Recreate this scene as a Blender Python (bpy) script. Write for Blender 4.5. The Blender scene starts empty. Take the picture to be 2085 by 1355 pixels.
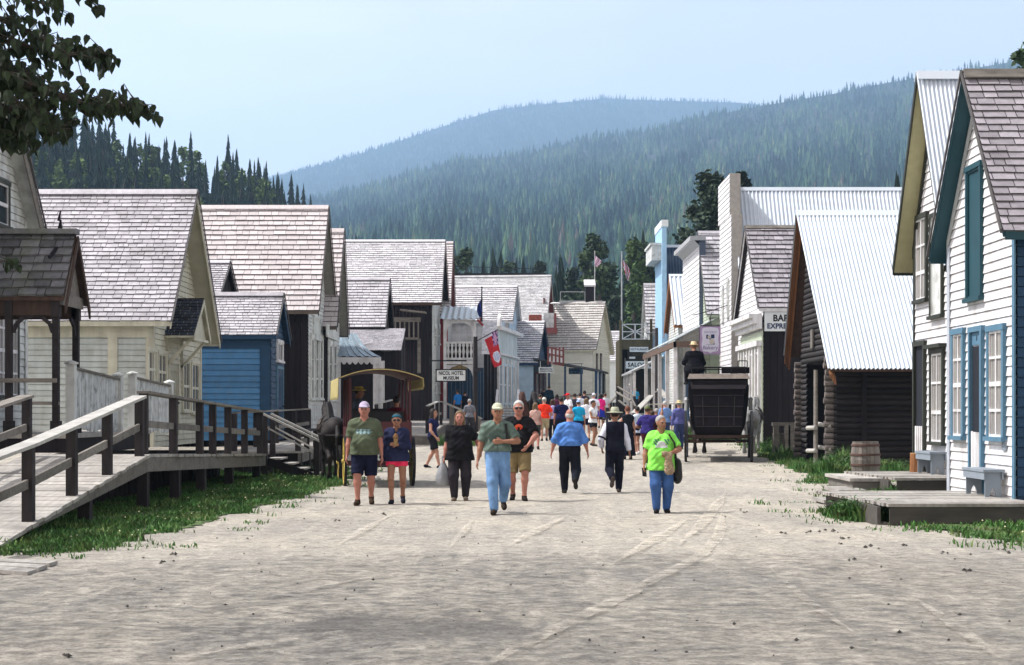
import bpy, math, random
import numpy as np
from mathutils import Vector, Matrix
random.seed(11)
rng = np.random.default_rng(11)
scene = bpy.context.scene
COL = scene.collection
R = math.radians

# ------------------------------------------------------------------ camera, sky, sun, exposure
F, U0, V0, CH = 3240.0, 1042.5, 840.0, 1.66      # focal length and horizon of the photo in its own pixels, eye height
cd = bpy.data.cameras.new("Camera"); cam = bpy.data.objects.new("Camera", cd); COL.objects.link(cam)
cam.location = (0, 0, CH); cam.rotation_euler = (R(90), 0, 0)
cd.sensor_width = 36.0; cd.lens = 36.0 * F / 2085.0
cd.shift_y = (V0 - 677.5) / 2085.0
cd.clip_start = 0.5; cd.clip_end = 20000
scene.camera = cam
SUN_EL, SUN_BACK = R(54), R(5)                   # high summer sun from the left, a little beyond the houses
S = Vector((-math.cos(SUN_EL) * math.cos(SUN_BACK), math.cos(SUN_EL) * math.sin(SUN_BACK), math.sin(SUN_EL)))
w = bpy.data.worlds.new("World"); scene.world = w; w.use_nodes = True
nt = w.node_tree; bg = nt.nodes['Background']
sky = nt.nodes.new('ShaderNodeTexSky'); sky.sky_type = 'NISHITA'; sky.sun_disc = False
sky.sun_elevation = SUN_EL; sky.sun_rotation = math.atan2(S.x, S.y)
sky.altitude = 1200; sky.air_density = 0.8; sky.dust_density = 6.0; sky.ozone_density = 0.6
hs = nt.nodes.new('ShaderNodeHueSaturation'); hs.inputs['Saturation'].default_value = .16; hs.inputs['Value'].default_value = 1.32
nt.links.new(sky.outputs[0], hs.inputs['Color'])
stc = nt.nodes.new('ShaderNodeTexCoord'); smp = nt.nodes.new('ShaderNodeMapping'); smp.inputs['Scale'].default_value = (2.2, 2.2, 7.0); nt.links.new(stc.outputs['Generated'], smp.inputs[0])
sno = nt.nodes.new('ShaderNodeTexNoise'); sno.inputs['Scale'].default_value = 1.6; sno.inputs['Detail'].default_value = 6; nt.links.new(smp.outputs[0], sno.inputs[0])
smr = nt.nodes.new('ShaderNodeMapRange'); smr.inputs[1].default_value = .45; smr.inputs[2].default_value = .75; smr.inputs[3].default_value = 0; smr.inputs[4].default_value = .45; nt.links.new(sno.outputs[0], smr.inputs[0])
scl = nt.nodes.new('ShaderNodeMixRGB'); scl.inputs[2].default_value = (7.4, 7.5, 7.6, 1); nt.links.new(smr.outputs[0], scl.inputs[0]); nt.links.new(hs.outputs[0], scl.inputs[1])
swm = nt.nodes.new('ShaderNodeMixRGB'); swm.blend_type = 'MULTIPLY'; swm.inputs[0].default_value = 1; swm.inputs[2].default_value = (1.075, .985, .955, 1)      # thin summer haze: less blue than clear mountain air
nt.links.new(scl.outputs[0], swm.inputs[1]); nt.links.new(swm.outputs[0], bg.inputs[0]); bg.inputs[1].default_value = 0.15
sd = bpy.data.lights.new("Sun", 'SUN'); sd.energy = 4.3; sd.angle = R(0.53); sd.color = (1.0, 0.975, 0.945)
sun = bpy.data.objects.new("Sun", sd); COL.objects.link(sun)
sun.rotation_euler = S.to_track_quat('Z', 'Y').to_euler(); sun.location = (-20, 10, 60)
scene.view_settings.view_transform = 'Standard'; scene.view_settings.look = 'None'
scene.view_settings.exposure = 0.56; scene.view_settings.gamma = 1.0
scene.view_settings.use_curve_mapping = False
scene.cycles.max_bounces = 6; scene.cycles.volume_bounces = 1
scene.cycles.transparent_max_bounces = 12

# ------------------------------------------------------------------ ground height and pixel helpers
def sstep(a, b, x):
    t = min(1.0, max(0.0, (x - a) / (b - a))); return t * t * (3 - 2 * t)
_gy = [0, 44, 52, 60, 80, 110, 160, 400, 9000]; _gz = [0, 0, .12, .42, .88, 1.35, 1.8, 2.2, 2.2]
def ground(x, y):
    return float(np.interp(y, _gy, _gz))
def at(u, v, d):
    return Vector(((u - U0) * d / F, d, CH - (v - V0) * d / F))
def xat(u, d): return (u - U0) * d / F
def zat(v, d): return CH - (v - V0) * d / F
def dx(u, X): return F * X / (u - U0)             # depth at which the line x = X is seen at column u

# ------------------------------------------------------------------ scene helpers
def tag(o, label=None, cat=None, group=None, kind=None):
    if label: o['label'] = label
    if cat: o['category'] = cat
    if group: o['group'] = group
    if kind: o['kind'] = kind
    return o
def empty(name, loc, label=None, cat=None, group=None, rz=0.0):
    o = bpy.data.objects.new(name, None); COL.objects.link(o)
    o.location = loc; o.rotation_euler = (0, 0, rz); o.empty_display_size = .2
    return tag(o, label, cat, group)
def origin(p):
    if p is None: return Vector((0, 0, 0))
    q = p
    while q.parent: q = q.parent
    return Vector(q.location)

class MB:
    """collects faces, builds ONE mesh object (coordinates are world ones unless local=True)"""
    def __init__(s): s.v = []; s.f = []; s.r = []
    def add(s, vs, fs, r=None):
        o = len(s.v); s.v += [tuple(p) for p in vs]
        for f in fs: s.f.append([i + o for i in f]); s.r.append(random.random() if r is None else r)
    def quad(s, a, b, c, d, r=None): s.add((a, b, c, d), ((0, 1, 2, 3),), r)
    def poly(s, pts, r=None): s.add(pts, (list(range(len(pts))),), r)
    def hexa(s, p, r=None):
        r = random.random() if r is None else r
        s.add(p, ((0, 3, 2, 1), (4, 5, 6, 7), (0, 1, 5, 4), (1, 2, 6, 5), (2, 3, 7, 6), (3, 0, 4, 7)), r)
    def box(s, x0, x1, y0, y1, z0, z1, r=None):
        s.hexa([(x0, y0, z0), (x1, y0, z0), (x1, y1, z0), (x0, y1, z0), (x0, y0, z1), (x1, y0, z1), (x1, y1, z1), (x0, y1, z1)], r)
    def bar(s, a, b, w, h=None, up=(0, 0, 1), r=None):
        a = Vector(a); b = Vector(b); h = h or w; d = (b - a).normalized(); up = Vector(up)
        if abs(d.dot(up)) > .98: up = Vector((0, 1, 0))
        x = d.cross(up).normalized() * (w / 2); y = x.cross(d).normalized() * (h / 2)
        s.hexa([a - x - y, a + x - y, b + x - y, b - x - y, a - x + y, a + x + y, b + x + y, b - x + y], r)
    def tube(s, pts, rad, n=8, cap=True, r=None):
        pts = [Vector(p) for p in pts]; k = len(pts)
        if not hasattr(rad, '__len__'): rad = [rad] * k
        vs = []; up = Vector((0.013, 0.02, 1))
        for i, p in enumerate(pts):
            d = (pts[min(i + 1, k - 1)] - pts[max(i - 1, 0)]).normalized()
            u_ = up if abs(d.dot(up.normalized())) < .97 else Vector((0.02, 1, 0.013))
            x = d.cross(u_).normalized(); y = x.cross(d).normalized()
            vs += [p + (x * math.cos(2 * math.pi * j / n) + y * math.sin(2 * math.pi * j / n)) * rad[i] for j in range(n)]
        fs = [(i * n + j, i * n + (j + 1) % n, (i + 1) * n + (j + 1) % n, (i + 1) * n + j) for i in range(k - 1) for j in range(n)]
        if cap: fs += [tuple(range(n))[::-1], tuple(range((k - 1) * n, k * n))]
        r = random.random() if r is None else r
        s.add(vs, fs, r)
    def lathe(s, c, prof, n=16, axis=(0, 0, 1), r=None):
        c = Vector(c); a = Vector(axis).normalized()
        x = a.cross(Vector((0, 0, 1)) if abs(a.z) < .9 else Vector((0, 1, 0))).normalized(); y = a.cross(x)
        vs = [c + a * z + (x * math.cos(2 * math.pi * j / n) + y * math.sin(2 * math.pi * j / n)) * q for q, z in prof for j in range(n)]
        k = len(prof)
        fs = [(i * n + j, i * n + (j + 1) % n, (i + 1) * n + (j + 1) % n, (i + 1) * n + j) for i in range(k - 1) for j in range(n)]
        s.add(vs, fs, random.random() if r is None else r)
    def prism(s, pts, n, th, r=None):
        n = Vector(n) * th; k = len(pts); a = [Vector(p) for p in pts]; b = [p + n for p in a]
        fs = [list(range(k))[::-1], list(range(k, 2 * k))] + [(i, (i + 1) % k, (i + 1) % k + k, i + k) for i in range(k)]
        s.add(a + b, fs, random.random() if r is None else r)
    def build(s, name, mat, parent=None, smooth=False, local=False, label=None, loc=None):
        me = bpy.data.meshes.new(name)
        o0 = Vector((0, 0, 0)) if local else (origin(parent) if parent else Vector(loc or (0, 0, 0)))
        v = np.array(s.v, dtype=np.float32).reshape(-1, 3) - np.array(o0, dtype=np.float32)
        fill(me, v, s.f, np.array(s.r, dtype=np.float32), smooth)
        me.materials.append(mat)
        o = bpy.data.objects.new(name, me); COL.objects.link(o)
        if parent: o.parent = parent
        elif loc is not None: o.location = loc
        if label: o['label'] = label
        return o

def fill(me, v, f, r=None, smooth=False):
    if isinstance(f, np.ndarray):
        n = len(f); tot = np.full(n, f.shape[1], np.int32); loops = f.ravel().astype(np.int32)
    else:
        n = len(f); tot = np.array([len(q) for q in f], np.int32)
        loops = np.array([i for q in f for i in q], np.int32)
    me.vertices.add(len(v)); me.vertices.foreach_set('co', np.ascontiguousarray(v, np.float32).ravel())
    me.loops.add(len(loops)); me.loops.foreach_set('vertex_index', loops)
    me.polygons.add(n)
    st = np.zeros(n, np.int32); st[1:] = np.cumsum(tot)[:-1]
    me.polygons.foreach_set('loop_start', st); me.polygons.foreach_set('loop_total', tot)
    me.polygons.foreach_set('use_smooth', np.full(n, smooth, bool))
    me.update(calc_edges=True)
    if r is not None:
        a = me.attributes.new('rnd', 'FLOAT', 'FACE'); a.data.foreach_set('value', r)
    me.validate()

def mesh_obj(name, v, f, mat, parent=None, r=None, smooth=False, loc=None):
    me = bpy.data.meshes.new(name); fill(me, v, f, r, smooth); me.materials.append(mat)
    o = bpy.data.objects.new(name, me); COL.objects.link(o)
    if parent: o.parent = parent
    if loc is not None: o.location = loc
    return o

# ------------------------------------------------------------------ materials
def srgb(r, g, b):
    f = lambda c: (c / 255 / 12.92) if c / 255 <= .04045 else ((c / 255 + .055) / 1.055) ** 2.4
    return (f(r), f(g), f(b))
_M = {}
def mat(name, col, rough=.85, var=.18, scale=(6, 6, 6), bump=.0, bscale=40, rnd=.0, spec=.3, metal=0.0, tint=None, tintamt=.0, tscale=3):
    """noise-varied Principled: var darkens/lightens with stretched noise, rnd by the per-face attribute, tint adds stains of another colour"""
    if name in _M: return _M[name]
    m = bpy.data.materials.new(name); m.use_nodes = True; t = m.node_tree; N = t.nodes.new; L = t.links.new
    p = t.nodes['Principled BSDF']; p.inputs['Roughness'].default_value = rough
    p.inputs['Specular IOR Level'].default_value = spec; p.inputs['Metallic'].default_value = metal
    tc = N('ShaderNodeTexCoord'); mp = N('ShaderNodeMapping'); mp.inputs['Scale'].default_value = scale
    L(tc.outputs['Object'], mp.inputs[0])
    no = N('ShaderNodeTexNoise'); no.inputs['Scale'].default_value = 1; no.inputs['Detail'].default_value = 5
    L(mp.outputs[0], no.inputs[0])
    mr = N('ShaderNodeMapRange'); mr.inputs[1].default_value = .25; mr.inputs[2].default_value = .75
    mr.inputs[3].default_value = 1 - var; mr.inputs[4].default_value = 1 + var
    L(no.outputs[0], mr.inputs[0]); fac = mr.outputs[0]
    if rnd:
        at_ = N('ShaderNodeAttribute'); at_.attribute_name = 'rnd'
        m2 = N('ShaderNodeMapRange'); m2.inputs[3].default_value = 1 - rnd; m2.inputs[4].default_value = 1 + rnd
        L(at_.outputs['Fac'], m2.inputs[0])
        mu = N('ShaderNodeMath'); mu.operation = 'MULTIPLY'; L(fac, mu.inputs[0]); L(m2.outputs[0], mu.inputs[1]); fac = mu.outputs[0]
    base = N('ShaderNodeRGB'); base.outputs[0].default_value = (*col, 1); c = base.outputs[0]
    if tint:
        n2 = N('ShaderNodeTexNoise'); n2.inputs['Scale'].default_value = tscale; n2.inputs['Detail'].default_value = 6
        L(tc.outputs['Object'], n2.inputs[0])
        m3 = N('ShaderNodeMapRange'); m3.inputs[1].default_value = .48; m3.inputs[2].default_value = .68
        m3.inputs[3].default_value = 0; m3.inputs[4].default_value = tintamt; L(n2.outputs[0], m3.inputs[0])
        mx = N('ShaderNodeMixRGB'); mx.inputs[2].default_value = (*tint, 1); L(m3.outputs[0], mx.inputs[0]); L(c, mx.inputs[1]); c = mx.outputs[0]
    vm = N('ShaderNodeVectorMath'); vm.operation = 'SCALE'; L(c, vm.inputs[0]); L(fac, vm.inputs['Scale'])
    L(vm.outputs[0], p.inputs['Base Color'])
    if bump:
        n3 = N('ShaderNodeTexNoise'); n3.inputs['Scale'].default_value = bscale; n3.inputs['Detail'].default_value = 4
        L(tc.outputs['Object'], n3.inputs[0])
        b = N('ShaderNodeBump'); b.inputs['Strength'].default_value = bump; b.inputs['Distance'].default_value = .02
        L(n3.outputs[0], b.inputs['Height']); L(b.outputs[0], p.inputs['Normal'])
    _M[name] = m; return m

def cloth(col, name=None, var=.34):
    key = name or 'cloth_%02x%02x%02x' % tuple(int(min(1, c) * 255) for c in col)
    return mat(key, col, .92, var, (7, 7, 4), bump=.9, bscale=9, spec=.08)
WHITE = mat('white_paint', (.66, .655, .66), .6, .15, (5, 5, .45), rnd=.08, tint=(.40, .37, .34), tintamt=.5, tscale=2.6)
WHITE2 = mat('old_white_paint', (.58, .60, .58), .7, .2, (3, 3, 1), rnd=.08, tint=(.25, .24, .22), tintamt=.55, tscale=3.5)
CREAM = mat('cream_paint', (.52, .51, .41), .65, .15, (5, 5, .5), rnd=.07, tint=(.33, .31, .24), tintamt=.45)
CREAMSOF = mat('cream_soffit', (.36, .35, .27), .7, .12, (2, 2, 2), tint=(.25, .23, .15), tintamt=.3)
SIDEGREY = mat('pale_grey_siding', (.50, .54, .52), .7, .15, (5, 5, .5), rnd=.07, tint=(.34, .33, .28), tintamt=.45)
BLUE = mat('blue_paint', (.065, .19, .36), .7, .12, (4, 4, 3), rnd=.12, tint=(.10, .19, .29), tintamt=.4, tscale=5)
DBLUE = mat('dark_blue_paint', (.014, .050, .105), .6, .15, (2, 2, 6), rnd=.06)
TEAL = mat('teal_paint', (.016, .062, .080), .6, .12, (3, 3, 3))
TRIMBLUE = mat('slate_blue_trim', (.085, .18, .26), .6, .1, (4, 4, 4))
SKYBLUE = mat('light_blue_paint', (.32, .52, .70), .6, .12, (3, 3, 3), rnd=.05)
PALEBLUE = mat('pale_blue_paint', (.48, .60, .70), .6, .12, (3, 3, 3), rnd=.05)
GREENTRIM = mat('dark_green_trim', (.030, .034, .026), .6, .15, (3, 3, 3))
SAGE = mat('sage_paint', (.42, .47, .36), .6, .12, (3, 3, 3), rnd=.05)
RED = mat('barn_red_paint', (.26, .035, .035), .65, .2, (4, 4, 2))
REDP = mat('faded_red_paint', (.20, .06, .055), .65, .2, (4, 4, 2))
DWOOD = mat('dark_weathered_wood', (.014, .011, .013), .9, .35, (14, 14, 1.2), bump=.5, bscale=30, rnd=.35)
BWOOD = mat('brown_wood', (.065, .04, .03), .85, .3, (12, 12, 1.5), bump=.4, bscale=30, rnd=.25)
OLIVE = mat('olive_brown_paint', (.085, .070, .036), .8, .25, (5, 5, 1.5), rnd=.2)
GWOOD = mat('grey_weathered_wood', (.19, .175, .155), .9, .28, (3, 16, 16), bump=.5, bscale=35, rnd=.22, tint=(.08, .07, .06), tintamt=.5)
PLANK = mat('boardwalk_plank', (.36, .34, .31), .9, .22, (14, 3, 3), bump=.5, bscale=35, rnd=.16, tint=(.17, .155, .14), tintamt=.55, tscale=1.6)
DPOST = mat('dark_railing_wood', (.030, .025, .026), .9, .35, (10, 10, 2), bump=.5, bscale=30, rnd=.3)
LIGHTW = mat('sun_bleached_rail', (.42, .41, .38), .85, .2, (4, 14, 14), bump=.4, bscale=30, rnd=.1, tint=(.2, .19, .17), tintamt=.5)
ORANGEW = mat('orange_larch_board', (.20, .085, .032), .75, .25, (12, 3, 3), rnd=.3)
SHG = mat('grey_shingles', (.46, .445, .475), .85, .16, (9, 9, 9), bump=.4, bscale=40, rnd=.15, tint=(.27, .265, .27), tintamt=.6, tscale=1.0)
SHP = mat('pinkish_cedar_shingles', (.56, .515, .515), .85, .12, (9, 9, 9), bump=.4, bscale=40, rnd=.12, tint=(.48, .43, .43), tintamt=.35, tscale=.8)
SHD = mat('dark_shingles', (.15, .15, .16), .9, .25, (9, 9, 9), bump=.5, bscale=40, rnd=.35, tint=(.10, .12, .07), tintamt=.5, tscale=2)
SHN = mat('dark_slate_shingles', (.03, .035, .05), .85, .25, (9, 9, 9), bump=.4, bscale=40, rnd=.35)
SHW = mat('pale_far_shingles', (.56, .55, .57), .85, .15, (6, 6, 6), rnd=.2, tint=(.42, .41, .43), tintamt=.35, tscale=.7)
SHR = mat('mauve_grey_shingles', (.30, .28, .305), .85, .16, (9, 9, 9), bump=.4, bscale=40, rnd=.24, tint=(.15, .14, .15), tintamt=.4, tscale=1)
METAL = mat('galvanised_roof', (.55, .61, .67), .5, .06, (.8, .8, 3), spec=.3, metal=.05, tint=(.46, .51, .56), tintamt=.35, tscale=.7)
METALB = mat('blue_dark_metal_roof', (.03, .06, .11), .45, .25, (.6, .6, .6), spec=.5, tint=(.13, .17, .22), tintamt=.6, tscale=.5)
UNDER = mat('roof_underlay', (.03, .028, .028), .95, .2)
GLASS = mat('dark_glass', (.022, .028, .034), .08, .2, (2, 2, 2), spec=.6)
CURT = mat('pane_with_curtain', (.26, .25, .235), .2, .8, (34, 34, .5), spec=.6)
IRON = mat('black_iron', (.010, .010, .011), .55, .3)
STEEL = mat('pale_steel_pole', (.40, .42, .42), .45, .15, metal=.4)
BLACKP = mat('black_lettering', (.012, .012, .014), .7, .1)
NAVYP = mat('navy_lettering', (.02, .035, .10), .7, .1)
SIGNW = mat('sign_white', (.68, .72, .72), .6, .06, (3, 3, 3))
GREYB = mat('grey_bench_paint', (.23, .27, .31), .6, .14, (3, 3, 3), tint=(.12, .13, .15), tintamt=.3)
# ------------------------------------------------------------------ building blocks
UPV = Vector((0, 0, 1))
class Face:
    """a vertical wall plane: origin O, horizontal direction e, outward normal n"""
    def __init__(s, O, e, n): s.O = Vector((O[0], O[1], 0)); s.e = Vector(e); s.n = Vector(n)
    def pt(s, a, out, z): return s.O + s.e * a + s.n * out + UPV * z
    def hit(s, u, v):
        dv = Vector(((u - U0) / F, 1, (V0 - v) / F)); c = Vector((0, 0, CH))
        t = s.n.dot(s.O - Vector((0, 0, 0)) - Vector((c.x, c.y, 0))) / s.n.dot(dv); q = c + dv * t
        return (q - s.O).dot(s.e), q.z

PROF = {'lap': [(0, .030), (.935, .008), (.94, -.025), (1, -.025)], 'log': [(0, 0), (.2, .055), (.5, .075), (.8, .055), (1, 0)], 'flat': [(0, .01), (1, .01)]}
def wall(mb, fc, s0, s1, z0, ze1, ze2, sr=None, zr=None, course=.14, prof='lap', out=0.0):
    """horizontal courses over a rectangle or gable outline"""
    def lo(z):
        if z <= ze1 or zr is None: return s0
        return s0 + (sr - s0) * (z - ze1) / (zr - ze1)
    def hi(z):
        if z <= ze2 or zr is None: return s1
        return s1 - (s1 - sr) * (z - ze2) / (zr - ze2)
    top = zr if zr is not None else max(ze1, ze2)
    z = z0; P = PROF[prof]
    while z < top - 1e-4:
        zz = min(z + course * random.uniform(.97, 1.03), top)
        r = random.random(); prev = None
        for fz, o in P:
            zc = z + (zz - z) * fz; l, h = lo(zc), hi(zc)
            row = (fc.pt(l, o + out, zc), fc.pt(h, o + out, zc))
            if prev: mb.quad(prev[0], prev[1], row[1], row[0], r)
            prev = row
        if prof == 'lap' and z > z0: mb.quad(fc.pt(lo(z), -.025 + out, z), fc.pt(hi(z), -.025 + out, z), fc.pt(hi(z), .030 + out, z), fc.pt(lo(z), .030 + out, z), r)
        z = zz
def boards(mb, fc, s0, s1, z0, ze1, ze2, sr=None, zr=None, wd=.22):
    """vertical planks, each a little proud of its neighbour"""
    s = s0
    while s < s1 - .01:
        e = min(s + wd * random.uniform(.75, 1.25), s1)
        def top(a):
            if zr is None: return ze1 + (ze2 - ze1) * (a - s0) / (s1 - s0)
            return ze1 + (zr - ze1) * (a - s0) / (sr - s0) if a < sr else ze2 + (zr - ze2) * (s1 - a) / (s1 - sr)
        o = random.uniform(.005, .03); m = .012
        mb.prism([fc.pt(s + m / 2, 0, z0), fc.pt(e - m / 2, 0, z0), fc.pt(e - m / 2, 0, top(e)), fc.pt(s + m / 2, 0, top(s))], fc.n, o)
        s = e
BUTT = mat('butt_shade_underlay', (.10, .095, .095), .95, .3)  # dark butts paint in each course's shadow line; underlay and verge share it
def shingles(mb, P0, U, W, V, L, course=.17, wm=.2, h=.026, bt=None):
    """P0 = eave corner, U along the eave, V up the slope; every shingle is its own tilted face with a butt edge"""
    U = Vector(U).normalized(); V = Vector(V).normalized(); Nn = U.cross(V).normalized()
    if Nn.z < 0: Nn = -Nn
    n = max(1, int(round(L / course))); c = L / n
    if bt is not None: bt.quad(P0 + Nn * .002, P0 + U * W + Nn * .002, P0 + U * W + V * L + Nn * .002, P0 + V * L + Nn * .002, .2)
    for i in range(n):
        a = -random.uniform(0, wm)
        while a < W:
            b = a + wm * random.uniform(.55, 1.55); a0, b0 = max(a, 0), min(b, W)
            if b0 - a0 > .02:
                j = random.uniform(-.008, .006); hh = h * random.uniform(.88, 1.25); r = random.random()
                v0 = i * c + j; v1 = min((i + 1) * c + .03, L); g = .007
                p = [P0 + U * (a0 + g) + V * v0, P0 + U * (b0 - g) + V * (v0 + random.uniform(-.003, .003)), P0 + U * (b0 - g) + V * v1, P0 + U * (a0 + g) + V * v1]
                q = [p[0] + Nn * hh, p[1] + Nn * (hh + random.uniform(-.004, .004)), p[2] + Nn * .004, p[3] + Nn * .004]
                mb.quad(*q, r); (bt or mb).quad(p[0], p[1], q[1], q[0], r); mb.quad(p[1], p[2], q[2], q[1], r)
            a = b
def corrugated(mb, P0, U, W, V, L, pitch=.1, amp=.02):
    U = Vector(U).normalized(); V = Vector(V).normalized(); Nn = U.cross(V).normalized()
    if Nn.z < 0: Nn = -Nn
    n = int(W / pitch * 8); vs = []
    for i in range(n + 1):
        a = W * i / n; o = amp * math.sin(2 * math.pi * a / pitch)
        vs += [P0 + U * a + Nn * (o + amp), P0 + U * a + V * L + Nn * (o + amp)]
    mb.add(vs, [(2 * i, 2 * i + 2, 2 * i + 3, 2 * i + 1) for i in range(n)], .5)

class House:
    """gable to the street: A near front corner, B far front corner (x, y); the body runs back by L"""
    def __init__(h, name, label, A, B, L, zb, ze1, ze2, zr, side='L', r=.5, of=.35, os=.3, front=WHITE, sidem=None, roof=SHG, kind='shingle',
                 soffit=None, barge=None, course=.15, sprof='lap', rc=.18, wm=.22, barge_w=.16, roofcap=None, fprof='lap', pitch=.1, cat='house', gable=True, fit=None):
        if not fit: ze1 -= .13; ze2 -= .13; zr -= .13      # the heights given are those of the finished roof surface
        h.A = Vector((*A, 0)); h.B = Vector((*B, 0)); h.W = (h.B - h.A).length; h.e = (h.B - h.A).normalized()
        h.n = Vector((h.e.y, -h.e.x, 0)) if side == 'L' else Vector((-h.e.y, h.e.x, 0))
        if fit:          # picture rows of the ridge end and of the two eave tips
            q = [h.A + h.e * a + h.n * of for a in (h.W * r, -os, h.W + os)]
            zr = zat(fit[0], q[0].y) - .13; m1 = os / (h.W * r); m2 = os / (h.W * (1 - r))
            if fit[1]: ze1 = (zat(fit[1], q[1].y) - .05 + m1 * zr) / (1 + m1)
            ze2 = (zat(fit[2], q[2].y) - .05 + m2 * zr) / (1 + m2) if fit[2] else ze1
        h.zb = zb; h.ze1 = ze1; h.ze2 = ze2; h.zr = zr; h.L = L; h.sr = h.W * r
        h.root = empty(name, (h.A.x, h.A.y, zb), label, cat)
        h.front = Face(h.A, h.e, h.n); h.near = Face(h.A, -h.n, -h.e); h.far = Face(h.B, -h.n, h.e)
        sidem = sidem or front; soffit = soffit or front; barge = barge or front
        if gable:
            mb = MB()
            if fprof == 'board': boards(mb, h.front, 0, h.W, zb, ze1, ze2, h.sr, zr)
            else: wall(mb, h.front, 0, h.W, zb, ze1, ze2, h.sr, zr, course, fprof)
            mb.build('front_wall', front, h.root)
        mb = MB()
        if sprof == 'board': boards(mb, h.near, 0, L, zb, ze1, ze1)
        else: wall(mb, h.near, 0, L, zb, ze1, ze1, None, None, course, sprof)
        wall(mb, h.far, 0, L, zb, ze2, ze2, None, None, .5, 'flat')
        bk = Face(h.A - h.n * L, h.e, -h.n); wall(mb, bk, 0, h.W, zb, ze1, ze2, h.sr, zr, .5, 'flat')
        mb.build('side_wall', sidem, h.root)
        # roof
        k1 = (zr - ze1) / h.sr; k2 = (zr - ze2) / (h.W - h.sr)
        E1 = h.front.pt(-os, of, ze1 - k1 * os); E2 = h.front.pt(h.W + os, of, ze2 - k2 * os); RG = h.front.pt(h.sr, of, zr)
        Lr = L + of + .2; bk_ = -h.n
        h.E1, h.E2, h.RG, h.Lr = E1, E2, RG, Lr
        V1 = (RG - E1); V2 = (RG - E2); lift = UPV * .10
        dk = MB()
        dk.prism([E1, RG, RG + bk_ * Lr, E1 + bk_ * Lr], UPV, .085); dk.prism([E2, RG, RG + bk_ * Lr, E2 + bk_ * Lr], UPV, .085)
        deck = dk.build('roof_deck', soffit, h.root)
        rf = MB(); bt = MB()
        ov = .04
        for E, V in ((E1, V1), (E2, V2)):
            vd = V.normalized(); P = E + h.n * ov - vd * .05 + lift
            if kind == 'shingle': shingles(rf, P, bk_, Lr + ov, vd, V.length + .06, rc, wm, rc * .21, bt); bt.prism([P + h.n * .012 + UPV * -.02, P + h.n * .012 + vd * (V.length + .06) + UPV * -.02, P + h.n * .012 + vd * (V.length + .06) + UPV * .045, P + h.n * .012 + UPV * .045], h.n, .03, .1)
            else: corrugated(rf, P, bk_, Lr + ov, vd, V.length + .05, pitch, pitch * .2)
        h.roof = rf.build('roof', roof, h.root)
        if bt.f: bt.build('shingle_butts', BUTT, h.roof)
        cp = MB()
        for V in (V1, V2):
            vd = V.normalized(); n2 = bk_.cross(vd); n2 = n2 if n2.z > 0 else -n2
            a = RG + lift + h.n * ov + n2 * .05 + UPV * .02
            cp.prism([a, a - vd * .2, a - vd * .2 + bk_ * Lr, a + bk_ * Lr], n2, .025)
        cp.build('ridge_cap', roofcap or (roof if kind == 'shingle' else METAL), h.root)
        bg_ = MB()
        for E, V in ((E1, V1), (E2, V2)):
            for o, wd in ((.0, barge_w),):
                a = E + h.n * .003 - V.normalized() * .03; b = RG + h.n * .003
                bg_.prism([a + UPV * .09, b + UPV * .09, b + UPV * (.09 - wd * 1.4), a + UPV * (.09 - wd * 1.4)], h.n, .03)
        bg_.build('bargeboard', barge, h.root)
        for E in (E1, E2):
            fa = MB(); fa.bar(E + UPV * .02 + (h.e * -.02 if E is E1 else h.e * .02), E + UPV * .02 + bk_ * Lr + (h.e * -.02 if E is E1 else h.e * .02), .03, .16)
            fa.build('fascia', barge, h.root)
    def corners(h, m, w_=.12):
        mb = MB()
        mb.prism([h.front.pt(0, .026, h.zb), h.front.pt(w_, .026, h.zb), h.front.pt(w_, .026, h.ze1), h.front.pt(0, .026, h.ze1)], h.n, .02)
        mb.build('corner_board', m, h.root); mb = MB()
        mb.prism([h.front.pt(h.W - w_, .026, h.zb), h.front.pt(h.W, .026, h.zb), h.front.pt(h.W, .026, h.ze2), h.front.pt(h.W - w_, .026, h.ze2)], h.n, .02)
        mb.build('corner_board', m, h.root); mb = MB()
        mb.prism([h.near.pt(-.046, .026, h.zb), h.near.pt(w_, .026, h.zb), h.near.pt(w_, .026, h.ze1), h.near.pt(-.046, .026, h.ze1)], -h.e, .02)
        return mb.build('corner_board', m, h.root)

def window(root, fc, a0, a1, z0, z1, fm, pm=GLASS, nx=2, ny=4, fw=.09, sash=None, sill=True, out=.03, name='window', label=None, head=0, ext=0):
    mb = MB(); o = out
    def slab(x0, x1, y0, y1, d0, d1): mb.prism([fc.pt(x0, d0, y0), fc.pt(x1, d0, y0), fc.pt(x1, d0, y1), fc.pt(x0, d0, y1)], fc.n, d1 - d0)
    slab(a0, a0 + fw, z0, z1, o - .02, o + .05); slab(a1 - fw, a1, z0, z1, o - .02, o + .05)
    slab(a0 - .02, a1 + .02, z1, z1 + fw, o - .02, o + .06)
    if sill: slab(a0 - .04, a1 + .04, z0 - .07, z0, o - .02, o + .09)
    if head: slab(a0 - .07, a1 + .07, z1 + fw, z1 + fw + head, o - .02, o + .14)
    fr = mb.build(name, fm, root, label=label)
    mb = MB(); t = .022; x0, x1 = a0 + fw, a1 - fw
    for i in range(nx + 1):
        x = x0 + (x1 - x0) * i / nx; slab(max(x0, x - t), min(x1, x + t), z0, z1, o, o + .03)
    for j in range(ny + 1):
        z = z0 + (z1 - z0) * j / ny; tt = t * 1.7 if j in (0, ny, ny // 2) else t
        slab(x0, x1, max(z0, z - tt), min(z1, z + tt), o - .002, o + .032)
    mb.build('sash', sash or WHITE, fr)
    mb = MB(); mb.quad(fc.pt(x0, o + .006, z0), fc.pt(x1, o + .006, z0), fc.pt(x1, o + .006, z1), fc.pt(x0, o + .006, z1)); mb.build('pane', pm, fr)
    return fr
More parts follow.
